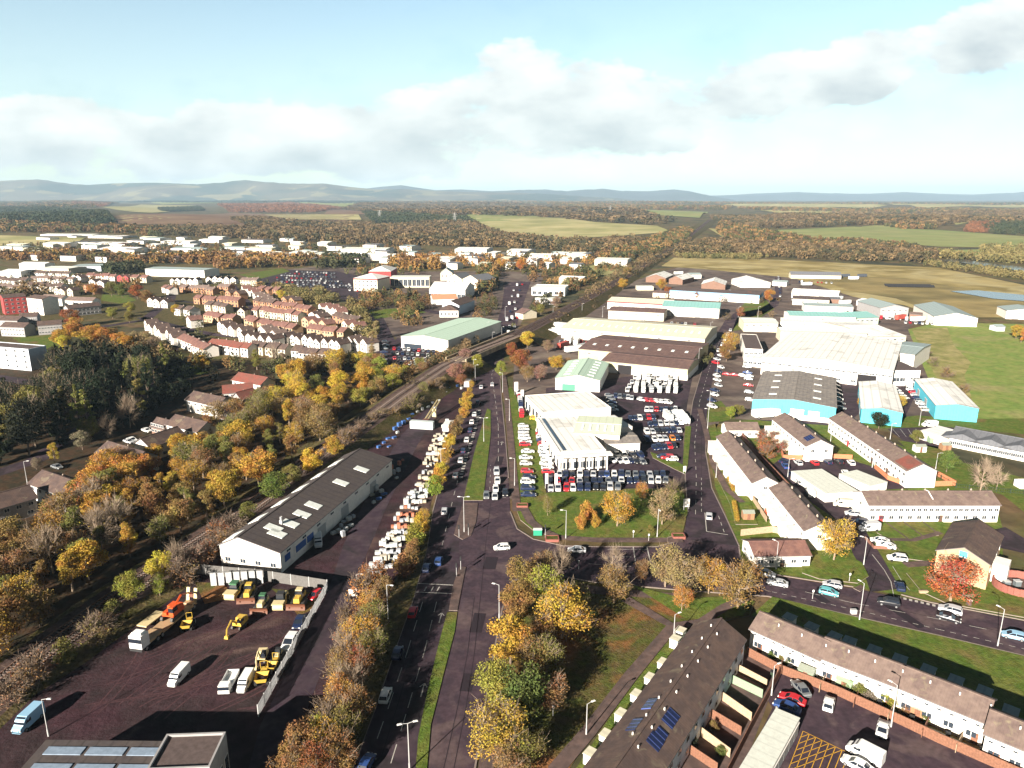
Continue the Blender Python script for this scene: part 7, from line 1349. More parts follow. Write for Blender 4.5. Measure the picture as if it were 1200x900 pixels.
def dozer(m, blade=True, cabm=None, s=1.0):
    r = empty('bulldozer', (0, 0, 0)); tracks(r, 3.6, 2.0, .5, .95); b = MB(); b.box(.7, 0, .8, 2.0, 1.1, 1.0, 0, 0, taper=.9); b.box(-1.2, 0, .8, 1.0, 1.6, .9); b.tube((1.2, .3, 1.7), (1.2, .3, 2.4), .07, .07, 6); b.build('body', m, r)
    b = MB(); b.box(-.5, 0, 1.2, 1.3, 1.3, 1.5, 0, 0, taper=.88); b.box(-.5, 0, 1.75, 1.32, 1.32, .75, 0, 1, taper=.92); b.build('cab', [cabm or m, m_cglass], r)
    b = MB()
    for k in range(5):
        z0, z1 = .1 + k * .24, .1 + (k + 1) * .24; x0, x1 = 2.55 - math.sin(k / 5 * 3.1) * .25, 2.55 - math.sin((k + 1) / 5 * 3.1) * .25; b.face([(x0, -1.7, z0), (x1, -1.7, z1), (x1, 1.7, z1), (x0, 1.7, z0)]); b.face([(x0 - .1, -1.7, z0), (x0 - .1, 1.7, z0), (x1 - .1, 1.7, z1), (x1 - .1, -1.7, z1)])
    for y in (-1.1, 1.1): b.box(1.6, y, .4, 1.8, .2, .22)
    b.build('blade', m_rust, r); r.scale = (s,) * 3; return r
def roller(m, cabm, s=1.0):
    r = empty('road_roller', (0, 0, 0)); b = MB(); b.tube((1.9, -1.05, .75), (1.9, 1.05, .75), .75, .75, 18); 
    for y in (-1.05, 1.05): b.face([(1.9 + .75 * math.cos(t * .349), y, .75 + .75 * math.sin(t * .349)) for t in range(18)][::int(-math.copysign(1, y))])
    b.build('drum', m_mc, r); b = MB(); b.box(-1.5, 0, .7, 2.2, 1.6, 1.1, 0, 0, taper=.9); b.box(1.0, 0, .8, 1.4, 2.4, .4); b.box(1.9, 0, 1.55, 1.8, 2.3, .18); b.build('body', m, r)
    b = MB(); b.box(.0, 0, .9, 1.4, 1.5, 1.9, 0, 0, taper=.93); b.box(0, 0, 1.6, 1.42, 1.52, .9, 0, 1, taper=.96); b.box(0, 0, 2.8, 1.5, 1.5, .1); b.build('cab', [cabm, m_cglass], r); wheels(r, (-1.6,), .95, .72, .5); r.scale = (s,) * 3; return r
def dumper(m, s=1.0):
    r = empty('site_dumper', (0, 0, 0)); wheels(r, (-1.2, 1.3), .95, .6, .45); b = MB(); b.box(-.9, 0, .7, 1.9, 1.2, .7, 0, 0, taper=.85); b.tube((-1.3, -.6, 1.3), (-1.3, -.6, 2.7), .05, .05, 5); b.tube((-1.3, .6, 1.3), (-1.3, .6, 2.7), .05, .05, 5); b.tube((-1.3, -.6, 2.7), (-1.3, .6, 2.7), .05, .05, 5); b.build('chassis', m, r)
    b = MB(); o = [(.2, -1.1), (2.4, -1.0), (2.4, 1.0), (.2, 1.1)]; lo = [(.5, -.8), (2.0, -.7), (2.0, .7), (.5, .8)]
    for k in range(4): a, c = o[k], o[(k + 1) % 4]; d, e = lo[k], lo[(k + 1) % 4]; b.face([(d[0], d[1], .9), (e[0], e[1], .9), (c[0], c[1], 1.8), (a[0], a[1], 1.8)]); b.face([(d[0] * .95 + .06, d[1] * .94, .95), (a[0] * .95 + .06, a[1] * .94, 1.79), (c[0] * .95 + .06, c[1] * .94, 1.79), (e[0] * .95 + .06, e[1] * .94, .95)])
    b.face([(p[0], p[1], 1.0) for p in lo]); b.build('skip', m, r); b = MB(); b.box(1.25, 0, 1.0, 1.5, 1.4, .35, 0, 0, taper=.5); b.build('soil_load', m_yard, r); r.scale = (s,) * 3; return r
# low loader with an orange machine on its deck
ll = empty('low_loader_lorry', (0, 0, 0)); b = MB(); b.box(6.7, 0, .9, 2.1, 2.5, 2.5, 0, 0, taper=.96); b.box(6.85, 0, 2.15, 2.0, 2.42, .75, 0, 1, taper=.97); b.box(6.6, 0, 3.42, 1.5, 2.2, .35, 0, 0, taper=.8); b.box(7.76, 0, .5, .12, 2.4, .5, 0, 2); b.build('cab', [m_tw, m_cglass, m_plast], ll)
b = MB(); b.box(4.0, 0, .8, 4.2, 2.3, .4); b.box(4.0, 0, 1.2, 3.6, 2.5, .15); b.build('front_deck', m_sand, ll); b = MB(); b.box(-2.2, 0, .75, 9.0, 2.7, .3); b.box(-7.2, 0, .75, 1.4, 2.6, .5, 0, 0, taper=.7); b.build('low_deck', m_sand, ll)
for s in (-1, 1):
    b = MB(); b.face([(-7.9, s * .8 - .35, 1.0), (-7.9, s * .8 + .35, 1.0), (-8.5, s * .8 + .35, 3.6), (-8.5, s * .8 - .35, 3.6)]); b.face([(-8.0, s * .8 - .35, 1.0), (-8.0, s * .8 + .35, 1.0), (-8.6, s * .8 + .35, 3.6), (-8.6, s * .8 - .35, 3.6)][::-1]); b.build('ramp', m_mc, ll)
wheels(ll, (6.6, 3.6, 2.4, -4.6, -5.8, -7.0), 1.1, .5, .35); ll.scale = (1.1,) * 3; place(ll, (194, 737), (171, 757), 'white low loader lorry with raised ramps carrying an orange machine', 'lorry')
ox = excavator(m_mo, 1.05, arm=((-.6, 1.6), (-3.2, 3.0), (-5.4, 2.2), (-6.4, 1.4)), cabm=m_mo, curl=True); place(ox, (203, 729), (182, 747), 'orange tracked machine lying boom back on the low loader deck', 'excavator'); ox.location.z = 1.18
for fn, p, q, lab, cat in ((lambda: roller(m_mc, m_mg, 1.1), (276, 697), (268, 706), 'cream road roller with dark green cab, first in the back row', 'road roller'), (lambda: dozer(m_my, cabm=m_my, s=1.15), (292, 700), (286, 712), 'rusty yellow bulldozer next to the green cabbed roller', 'bulldozer'), (lambda: dozer(m_mc, cabm=m_mg, s=1.1), (308, 712), (302, 722), 'cream bulldozer with green cab and worn blade', 'bulldozer'),
        (lambda: roller(m_mc, m_plast, 1.05), (330, 709), (324, 720), 'cream road roller with dark cab, second from the fence corner', 'road roller'), (lambda: dozer(m_my, cabm=m_mc, s=1.2), (351, 707), (345, 718), 'pale yellow bulldozer with rusty blade beside the fence corner', 'bulldozer'), (lambda: excavator(m_my, .8, arm=((1.0, 1.5), (3.0, 3.6), (5.2, 2.4), (5.6, .7))), (281, 734), (270, 745), 'yellow excavator standing alone with its arm reaching forward', 'excavator'),
        (lambda: excavator(m_mc, .72, arm=((1.0, 1.5), (2.0, 3.8), (4.0, 3.0), (4.4, .8)), cabm=m_plast), (307, 773), (302, 784), 'cream excavator above the white van and tipper', 'excavator'), (lambda: dozer(m_mc, cabm=m_plast, s=.75), (326, 772), (323, 780), 'small cream loader close to the palisade fence', 'loader'), (lambda: dumper(m_my, 1.1), (309, 797), (305, 812), 'yellow site dumper with soil beside the white van', 'dumper'), (lambda: dumper(m_my, .9), (321, 783), (316, 792), 'rusty yellow dumper behind the soil filled one', 'dumper'), (lambda: dumper(m_my, .95), (221, 735), (216, 746), 'yellow and white dumper beside the orange machine', 'dumper')):
    place(fn(), p, q, lab, cat)
tp = empty('tipper_truck', (0, 0, 0)); b = MB(); b.box(2.3, 0, .5, 1.5, 2.0, 1.6, 0, 0, taper=.9); b.box(2.45, 0, 1.25, 1.4, 1.9, .6, 0, 1, taper=.93); b.build('cab', [m_tw, m_cglass], tp); b = MB(); b.box(-.6, 0, .75, 4.0, 2.1, .15)
for s in (-1, 1): b.box(-.6, s * 1.05, .9, 4.0, .08, .5)
b.box(-2.6, 0, .9, .08, 2.1, .5); b.box(1.4, 0, .9, .08, 2.1, .7); b.build('tipper_body', m_tw, tp); wheels(tp, (2.1, -1.6), .95, .4, .3); place(tp, (269, 803), (262, 817), 'white tipper truck with empty open body left of the white van', 'truck')
ft = empty('flatbed_trailer', (0, 0, 0)); b = MB(); b.box(0, 0, .8, 5.5, 2.3, .25); b.build('deck', m_mc, ft); wheels(ft, (-1.2, -.2), 1.0, .4, .3); place(ft, (178, 730), (165, 740), 'pale flatbed trailer beside the low loader', 'trailer')
# conveyor / crusher in the builders yard
cv = empty('conveyor_machine', (0, 0, 0)); b = MB(); b.box(0, 0, .6, 5, 2.6, 1.6, 0, 0, taper=.9); b.box(-3.4, 0, .3, 2.0, 6.5, 2.6); b.build('hopper', [m_rust], cv)
b = MB(); b.box(-3.4, 0, 0.05, 2.2, 9.0, 2.9); b.build('container', mat('container_pale', (.50, .55, .55), rough=.6, noise=.1), cv)
for s in (-1, 1): b = MB(); b.tube((1.5, s * .6, 1.8), (19, s * .6, 5.2), .35, .3, 4, cap=True); b.build('conveyor_arm', m_mc, cv)
b = MB(); b.box(12, 0, 0, .4, 1.6, 3.6); b.build('leg', m_mc, cv); place(cv, (498, 499), (530, 468), 'pale conveyor machine with rusty hopper in the builders yard', 'machine')

# ------------------------------------------------------------------ builders yard stacks
m_slab = mat('stone_slabs', (.40, .37, .30), noise=.2, nscale=1.5, **GR); m_wrap = mat('wrapped_pallet', (.52, .54, .53), rough=.5, noise=.15, nscale=2); m_brk = mat('brick_stack', (.42, .16, .10), noise=.2, nscale=2, **GR); m_pal = mat('pallet_wood', (.3, .2, .12), **GR); m_blu = mat('blue_sheet', (.05, .12, .32), rough=.5, noise=.2, nscale=1); m_gbag = mat('grey_bag', (.40, .42, .45), noise=.2, nscale=2, **GR)
def stack_mesh(m, sx, sy, h, rows):
    b = MB(); b.box(0, 0, 0, sx, sy, .14, 0, 1)
    for k in range(rows):
        b.box(rnd.uniform(-.03, .03), 0, .15 + k * h / rows, sx * rnd.uniform(.9, .98), sy * rnd.uniform(.9, .98), h / rows - .03, rnd.uniform(-.02, .02))
    return b.mesh('pallet_stack', [m, m_pal])
SM = {k: [stack_mesh(m, sx, sy, h, r_) for h in (.8, 1.2, 1.7)] for k, (m, sx, sy, r_) in dict(slab=(m_slab, 1.9, 1.0, 4), wrap=(m_wrap, 1.6, 1.1, 2), brick=(m_brk, 1.1, 1.1, 5), blue=(m_blu, 1.8, 1.2, 2), bag=(m_gbag, 1.2, 1.2, 2)).items()}
SWD = dict(slab='pallet stack of pale stone slabs', wrap='white wrapped pallet stack', brick='pallet of red bricks', blue='blue sheeted pallet stack', bag='grey bagged pallet')
def stack(k, x, y, ang, where, group):
    o = link('pallet_stack', rnd.choice(SM[k])); sc_ = rnd.uniform(.62, .95); o.scale = (sc_, sc_, rnd.uniform(.5, 1.0)); g = G(x, y); o.location = (g.x, g.y, .03); o.rotation_euler = (0, 0, ang + rnd.uniform(-.08, .08)); reg(o, SWD[k], 'pallet', where, group); return o
def bankof(x0, x1, y, n, kinds, where):
    for j in range(n): stack(rnd.choice(kinds), x0 + (x1 - x0) * j / max(1, n - 1), y + rnd.uniform(-1.6, 1.6), rnd.choice((0, 0, 0, .15, 1.57)), where, 'pallets stacked along the hedge of the builders yard')
for y, x0, x1, n, kn in ((495, 524, 530, 1, ['wrap']), (500, 519, 528, 2, ['wrap']), (511, 510, 524, 4, ['slab']), (516, 508, 522, 4, ['slab', 'wrap']), (521, 506, 520, 4, ['slab']), (527, 504, 517, 4, ['slab']), (533, 501, 515, 4, ['slab', 'wrap']), (539, 499, 511, 4, ['slab']), (546, 498, 508, 3, ['slab', 'bag']), (554, 496, 505, 3, ['slab', 'bag']), (562, 492, 503, 3, ['slab']), (570, 488, 501, 4, ['bag', 'slab']), (578, 480, 500, 6, ['wrap', 'wrap', 'bag']), (584, 478, 499, 6, ['wrap', 'bag']), (590, 476, 497, 5, ['wrap', 'slab']),
        (597, 471, 488, 4, ['brick', 'bag']), (604, 467, 484, 5, ['brick', 'wrap']), (611, 463, 482, 5, ['brick', 'slab', 'bag']), (618, 460, 479, 5, ['wrap', 'brick']), (626, 456, 476, 5, ['bag', 'wrap']), (633, 450, 472, 5, ['wrap', 'slab']), (641, 447, 468, 5, ['wrap']), (649, 443, 467, 6, ['wrap', 'bag']), (657, 440, 464, 5, ['wrap', 'slab']), (665, 436, 458, 4, ['bag', 'wrap']), (672, 432, 445, 3, ['wrap', 'bag'])):
    bankof(x0, x1, y, n + 1, kn, f'{"at the far end" if y < 525 else "in the middle" if y < 595 else "at the near end"} of the hedge side stacks of the builders yard')
for x, y, k in ((483, 487, 'blue'), (489, 484, 'wrap'), (479, 492, 'blue'), (473, 497, 'blue'), (495, 481, 'wrap'), (503, 470, 'bag'), (507, 473, 'bag'), (502, 478, 'wrap'), (512, 465, 'bag'), (517, 463, 'wrap'), (522, 461, 'wrap'), (526, 457, 'blue'), (531, 453, 'blue'), (536, 454, 'blue'), (541, 456, 'wrap'), (466, 508, 'wrap'), (462, 514, 'blue'), (455, 515, 'blue'), (450, 520, 'blue'), (487, 480, 'blue'), (510, 480, 'bag'), (515, 470, 'bag'), (444, 525, 'blue'), (456, 524, 'blue'), (468, 500, 'blue'), (463, 504, 'blue'), (477, 484, 'blue'), (494, 473, 'bag'), (499, 467, 'blue')): stack(k, x, y, .9, 'along the railway side of the builders yard', 'pallets along the railway side of the builders yard')
for x, y, k in ((427, 573, 'slab'), (434, 571, 'slab'), (441, 575, 'wrap'), (447, 577, 'wrap'), (436, 581, 'slab'), (430, 577, 'slab'), (444, 586, 'blue'), (450, 580, 'blue'), (438, 590, 'wrap'), (403, 612, 'bag'), (409, 610, 'wrap'), (414, 607, 'bag'), (400, 618, 'bag'), (405, 622, 'wrap'), (411, 617, 'wrap'), (397, 624, 'wrap'), (402, 629, 'bag'), (391, 626, 'wrap'), (462, 556, 'bag'), (467, 553, 'bag'), (459, 550, 'brick'), (468, 545, 'brick'), (472, 540, 'brick'), (465, 561, 'wrap')): stack(k, x, y, .9, 'beside the long warehouse wall', 'pallets beside the long warehouse')
for lab, p, q, c in (('pale grey container at the far tip of the builders yard', (548, 452), (556, 440), (.6, .6, .58)), ('white site cabin at the top of the hedge side stacks', (524, 503), (530, 494), (.7, .7, .68))):
    o = empty('container', (0, 0, 0)); b = MB(); b.box(0, 0, .1, 6, 2.4, 2.5)
    for k in range(12): b.box(-2.75 + k * .5, 0, .25, .12, 2.5, 2.2)
    b.build('shell', mat('cabin_' + lab[:4], c, rough=.6, noise=.1), o); b = MB(); b.box(3.03, 0, .2, .08, 2.2, 2.3); b.build('door', m_alu, o); place(o, p, q, lab, 'container')

for k, (x, y, a, cc) in enumerate(((645, 388, .2, 0), (650, 392, .2, 0), (656, 390, .25, 0), (663, 393, .2, 0), (671, 389, .2, 1), (640, 383, .2, 0), (668, 402, 1.2, 0), (676, 404, 1.2, 0), (683, 410, .6, 1), (692, 414, .2, 0), (700, 417, .3, 2), (672, 413, .4, 0), (660, 408, .9, 2), (733, 361, 1.5, 0), (738, 361, 1.5, 0), (743, 361, 1.5, 2), (748, 361.5, 1.5, 0), (753, 362, 1.5, 0), (760, 362, 1.5, 1), (952, 350, .1, 0), (980, 352, .1, 1), (990, 357, .3, 0), (1047, 372, .8, 0), (1055, 375, .5, 2), (1075, 377, .2, 0), (812, 325, .1, 0), (795, 322, .3, 0), (945, 335, 0, 1), (990, 325, .1, 3), (1010, 325, .2, 3), (1000, 328, .1, 0), (1062, 452, 1.2, 0), (897, 490, .1, 0), (760, 427, .1, 0), (775, 436, .2, 0))):
    o = empty('lorry_trailer', (*G(x, y).xy, .05), a + .1); cl_ = [(.75, .75, .72), (.4, .42, .42), (.45, .08, .06), (.07, .08, .1)][cc]; b = MB(); b.box(0, 0, 1.0, 11, 2.5, 2.7); b.box(0, 0, .7, 10, 2.2, .28); b.build('body', mat(f'trailer_{cc}', cl_, rough=.6, noise=.08), o); wheels(o, (-3.5, 3.2), 1.0, .5, .4)
    reg(o, ('white', 'grey', 'dark red', 'dark')[cc] + ' lorry trailer', 'trailer', 'in the trading estate yards', 'lorry trailers in the trading estate yards')

# ------------------------------------------------------------------ street furniture
m_post = mat('galvanised_post', (.42, .42, .42), rough=.5); m_lampw = mat('lamp_head', (.6, .6, .58), rough=.5)
def lamp_proto(h, arm, dbl=False):
    r = empty('street_lamp', (0, 0, 0)); b = MB(); b.tube((0, 0, 0), (0, 0, 1.4), .14, .13, 8); b.tube((0, 0, 1.4), (0, 0, h), .095, .06, 6); b.build('post', m_post, r)
    for s in ((1, -1) if dbl else (1,)):
        b = MB(); b.tube((0, 0, h - .05), (s * arm, 0, h + .12), .05, .04, 5); b.build('arm', m_post, r); b = MB(); b.box(s * (arm + .3), 0, h + .06, .8, .32, .14, 0, 0, taper=.7); b.build('lamp_head', m_lampw, r)
    return r
LPR = {}
def lamp(x, y, h, where, rz=0.0, arm=.8, dbl=False, label=None):
    k = (h, arm, dbl)
    if k not in LPR: LPR[k] = lamp_proto(*k)
    g = G(x, y); o = copy_tree(LPR[k], (g.x, g.y, 0.05), rz); 
    if label: tag(o, label, 'street lamp', 'street lamps')
    else: reg(o, 'grey street lamp', 'street lamp', where, 'street lamps')
for x, y, h, rz, dbl, lab in ((480, 903, 8.5, .3, True, 'double headed street lamp at the near end of the grass median'), (455, 726, 8, -.3, False, 'street lamp in the bank trees left of the main road'), (585, 726, 8, 2.8, False, 'street lamp beside the tree clump on the right carriageway'), (544, 624, 10, 0, True, 'tall double street lamp on the near traffic island'), (567, 518, 9, 0, True, 'tall street lamp in the middle of the far grass median'), (603, 570, 9, 3.1, False, 'street lamp on the footpath beside the display lawn'),
        (597, 494, 9, 3.1, False, 'street lamp beside the northern dealership verge'), (589, 460, 9, 3.1, False, 'street lamp on the verge short of the railway bridge'), (663, 632, 8, 3.1, False, 'street lamp beside the green cabinet at the junction'), (770, 630, 8, -1.5, False, 'tall pale lamp column at the right end of the triangular lawn'), (1169, 757, 8, 2.0, False, 'street lamp beside the pale blue car on the cross road'), (1007, 727, 8.5, 2.0, False, 'street lamp on the grass verge north of the stepped terraces'), (1012, 662, 7, 2.6, False, 'curved street lamp beside the big golden estate tree'), (909, 667, 7, 2.2, False, 'street lamp in front of the low bungalow'), (800 + 0, 0, 0, 0, False, None),
        (687, 862, 6, .5, False, 'street lamp on the path beside the long dark terrace'), (789, 752, 6, .5, False, 'street lamp at the bend of the path north of the long terrace'), (904, 815, 6, .5, False, 'street lamp in the alley behind the back gardens'), (1044, 852, 8, 2.2, False, 'street lamp beside the white car in the terrace court'), (32, 566, 7, .2, False, 'street lamp at the corner of the villas road'), (839, 560, 8, 3, False, 'street lamp on the verge beside the stepped porches'), (829, 503, 8, 3, False, 'street lamp on the grass corner above the first terrace'), (831, 480, 8, 3, False, 'street lamp at the corner lawn below the shed lot'),
        (923, 559, 6, 0, False, 'street lamp standing among the cars of the parking court'), (973, 519, 6, 0, False, 'street lamp between the solar panel terrace and longest terrace'), (1022, 548, 6, 0, False, 'street lamp beside the smaller garage block'), (1043, 515, 6, 0, False, 'street lamp behind the longest terrace by the car park'), (1096, 552, 6, 0, False, 'street lamp at the near end of the longest terrace'), (1077, 499, 6, 0, False, 'street lamp on the verge behind the nursery car park'), (557, 447, 8, .1, False, 'street lamp at the top of the yellow hedge'), (517, 550, 7, .1, False, 'pale lamp post rising out of the middle of the yellow hedge'), (419, 697, 5, 0, False, 'short lamp post with white board beside the access track'), (818, 433, 11, 0, False, 'tall pale mast beside the straight road'), (57, 863, 7, 0, False, 'camera mast with pale head beside the pale blue van')):
    if lab: lamp(x, y, h, None, rz, .9, dbl, lab)
for x, y in ((648, 372), (588, 398), (571, 392), (612, 405), (682, 368), (706, 372), (540, 395), (592, 372), (555, 440), (577, 405), (832, 392), (840, 440), (865, 372), (888, 372)): lamp(x, y, 8, 'beyond the dealership and around the railway bridge')
for pr in LPR.values(): kill_tree(pr)
def pole(name, x, y, h, lab, cat, head=None):
    r = empty(name, (*G(x, y).xy, .05)); b = MB(); b.tube((0, 0, 0), (0, 0, h), .07, .05, 6, cap=True); b.build('post', m_post, r)
    if head: b = MB(); head(b); b.build('signal_head' if 'traffic' in name else 'sign_plate', [m_plast if 'traffic' in name else m_frame], r)
    tag(r, lab, cat)
def sig(b):
    b.box(0, 0, 2.4, .35, .35, 1.1)
    for k in range(3): b.box(0, -.22, 2.5 + k * .33, .22, .14, .2)
def plate(b): b.box(0, -.08, 1.7, .4, .05, .5)
for x, y, lab in ((535, 676, 'traffic light on the near median tip'), (540, 668, 'second traffic light on the near median island'), (549, 628, 'traffic light at the right side of the double lamp island'), (538, 630, 'traffic light at the left side of the double lamp island'), (633, 672, 'traffic light at the kerb beside the tree clump'), (639, 630, 'traffic light beside the green cabinet')): pole('traffic_light', x, y, 3.4, lab, 'traffic light', sig)
for x, y, lab in ((952, 702, 'small road sign on the cross road island below the bungalow'), (742, 631, 'small sign on the lawn near the bottom path'), (995, 682, 'small sign post on the estate bend lawn'), (648, 840, 'small post on the leaf covered grass beside the long terrace path'), (678, 667, 'small post beside the bare tree on the cross road'), (760, 635, 'small pole by the cross road kerb')): pole('road_sign', x, y, 2.3, lab, 'road sign', plate)
def boxthing(name, x, y, sx, sy, h, m, lab, cat, rz=0.0, lid=True, z=.05):
    r = empty(name, (*G(x, y).xy, z), rz); b = MB(); b.box(0, 0, 0, sx, sy, h); b.build('body', m, r)
    if lid: b = MB(); b.box(0, 0, h, sx + .12, sy + .12, .12); b.build('lid', m_frame if lid is True else lid, r)
    tag(r, lab, cat); return r
boxthing('utility_cabinet', 630, 627, 2.2, .9, 1.6, mat('cabinet_green', (.03, .28, .17), rough=.5), 'green utility cabinet with pale top at the junction corner', 'cabinet')
m_bk = mat('planter_brick', (.26, .10, .08), noise=.2, nscale=1.5, **GR)
for x, y, sx, sy, lab in ((647, 633, 3.2, 2.4, 'red brick planter beside the green cabinet at the junction'), (612, 594, 3.0, 2.0, 'red brick planter at the top of the junction lawn'), (795, 630, 3.0, 2.2, 'red brick planter at the right end of the triangular lawn')):
    r = empty('brick_planter', (*G(x, y).xy, .1)); b = MB()
    for cx, cy_, ax_, ay in ((0, -sy / 2, sx, .25), (0, sy / 2, sx, .25), (-sx / 2, 0, .25, sy), (sx / 2, 0, .25, sy)): b.box(cx, cy_, 0, ax_, ay, .7)
    b.build('rim', m_bk, r); b = MB(); b.box(0, 0, 0, sx - .3, sy - .3, .6); b.build('soil', m_leafy, r); tag(r, lab, 'planter')
# advertising pylon and flags
for x, y, h, w, lab in ((804, 598, 3.4, 1.8, 'white notice board facing the straight road behind the pale tree'), (605, 463, 6, 1.6, 'tall white pylon sign on the strip beside the dealership'), (612, 470, 5, 1.3, 'second white pylon sign beside the parked vans'), (414, 702, 2.4, 1.8, 'white notice board under the bank trees by the track'), (802, 555, 2.5, .9, 'slim white sign at the dealership exit')):
    r = empty('notice_board', (*G(x, y).xy, .05), .2); b = MB(); b.box(0, 0, h * .3, w, .18, h * .7); b.build('board', m_frame, r)
    for s in (-1, 1): b = MB(); b.tube((s * w * .4, 0, 0), (s * w * .4, 0, h * .35), .06, .06, 5); b.build('leg', m_post, r)
    tag(r, lab, 'sign')
for k, (x, y) in enumerate(((630, 505), (632, 515), (635, 525), (637, 535), (640, 545), (643, 553), (650, 573), (639, 573))):
    r = empty('banner_flag', (*G(x, y).xy, .1), rnd.uniform(-.3, .3)); b = MB(); b.tube((0, 0, 0), (0, 0, 5), .05, .04, 5); b.build('pole', m_frame, r); b = MB(); b.box(.42, 0, 1.6, .8, .03, 3.3); b.build('flag', m_frame, r); reg(r, 'white banner flag', 'flag', 'beside the flagged column of cars', 'banner flags')

# ------------------------------------------------------------------ fences and walls
m_shgd = mat('fence_green', (.03, .05, .03), rough=.7)
m_pali = mat('palisade_steel', (.40, .41, .42), rough=.6, noise=.1, nscale=.6, stripes=(0, .5, .25)); m_conc = mat('concrete_panel', (.13, .125, .12), noise=.15, nscale=.8, **GR)
def fence(name, P_, h, m, label, cat='fence', slat=0.15, gap=1.7, th=.06, post=2.5, pm=None, solidp=False, cap=None):
    q = [Vector((*p, 0)) for p in pl(P_)]; r = empty(name, q[0]); pan = MB(); po = MB(); posts = []
    for k in range(len(q) - 1):
        a, c = q[k] - q[0], q[k + 1] - q[0]; d = c - a; L_ = d.length; an = math.atan2(d.y, d.x); m_ = (a + c) / 2
        if solidp: pan.box(m_.x, m_.y, 0.05, L_ + th, th, h, an)
        else:
            n_ = max(1, int(L_ / (slat * gap)))
            for j in range(n_): p = a.lerp(c, (j + .5) / n_); pan.box(p.x, p.y, .1, slat, .03, h - .1, an)
            for z in (h * .25, h * .8): pan.box(m_.x, m_.y, z, L_, .06, .07, an)
        if cap: pan.box(m_.x, m_.y, h + .05, L_ + .1, th + .08, .1, an, 1)
        n_ = max(1, int(L_ / post))
        for j in range(n_ + 1): posts.append((a.lerp(c, j / n_), an))
    pan.build('panel', [m, cap] if cap else [m], r)
    if not solidp or pm:
        if len(posts) < 60:
            b0 = MB(); b0.box(0, 0, 0, .14, .14, h + .15); me = b0.mesh('post', [pm or m])
            for p, an in posts: o = link('post', me, r); o.location = p; o.rotation_euler = (0, 0, an)
        else:
            for p, an in posts: po.box(p.x, p.y, 0, .14, .14, h + .15, an)
            po.build('post', pm or m, r)
    tag(r, label, cat); return r
fence('palisade_fence', [(221, 672), (262, 676), (300, 679), (384, 692)], 2.6, m_conc, 'pale panel fence between machinery yard and long warehouse', solidp=True, th=.1, post=4, pm=m_post)
fence('palisade_fence', [(384, 692), (303, 840)], 2.3, m_pali, 'steel palisade fence between machinery yard and access track', slat=.14, post=2.8, pm=m_post)
r = empty('stacked_panels', (*G(275, 686).xy, 0), .1); m_pan = m_pali
for k in range(7):
    b = MB(); x = -4.5 + k * 1.7; b.box(x, 0, .2, 1.3, .1, 3.2); b.face([(x - .65, .3, 3.45), (x + .65, .3, 3.45), (x + .65, -1.1, 3.9), (x - .65, -1.1, 3.9)]); b.build('panel', m_pan, r)
tag(r, 'row of pale upright panels leaning on the yard fence', 'panels')
m_gw = mat('garden_wall', (.24, .12, .09), noise=.2, nscale=1.5, **GR); m_ow = mat('orange_brick_wall', (.50, .19, .10), noise=.2, nscale=1.5, **GR)
fence('garden_wall', [(875, 768), (914, 789), (983, 816), (1050, 847), (1100, 871), (1180, 906), (1215, 922)], 1.8, m_wood, 'long brown timber wall along the back of the stepped terrace gardens', 'wall', solidp=True, th=.15)
fence('garden_wall', [(915, 789), (898, 822), (880, 856), (850, 915)], 1.9, m_wood, 'brown timber wall beside the long pale garage block', 'wall', solidp=True, th=.12)
fence('garden_wall', [(867, 510 + 0), (884, 532), (905, 553), (935, 585)], 1.8, m_gw, 'long brown garden wall between the porch terrace and parking court', 'wall', solidp=True, th=.25)
fence('garden_wall', [(916, 533), (918, 538), (957, 539), (957, 536), (998, 538)], 1.5, m_ow, 'orange brick wall around the head of the parking court', 'wall', solidp=True, th=.25)
fence('garden_wall', [(1025, 549), (1040, 562), (1060, 569)], 1.4, m_ow, 'orange brick garden wall beside the smaller garage block', 'wall', solidp=True, th=.25)
fence('garden_wall', [(1095, 556), (1119, 569), (1088, 570)], 1.6, m_ow, 'orange brick wall at the near end of the longest terrace', 'wall', solidp=True, th=.25)
fence('timber_fence', [(870, 568), (898, 612)], 1.6, m_wood2, 'pale timber fence between hedge and porch terrace', slat=.2, post=2, solidp=True, th=.1)
fence('timber_fence', [(868, 628), (905, 624), (925, 628)], 1.8, m_wood2, 'pale timber fence behind the low bungalow', solidp=True, th=.1)
fence('mesh_fence', [(985, 500), (1055, 536), (1120, 572), (1200, 580)], 1.6, m_shgd, 'wire mesh fence around the nursery school garden', slat=.05, gap=12, post=3)
fence('roadside_wall', [(1014, 632), (1024, 643), (1043, 644)], .8, m_gw, 'low dark wall around the first front garden', 'wall', solidp=True, th=.2)
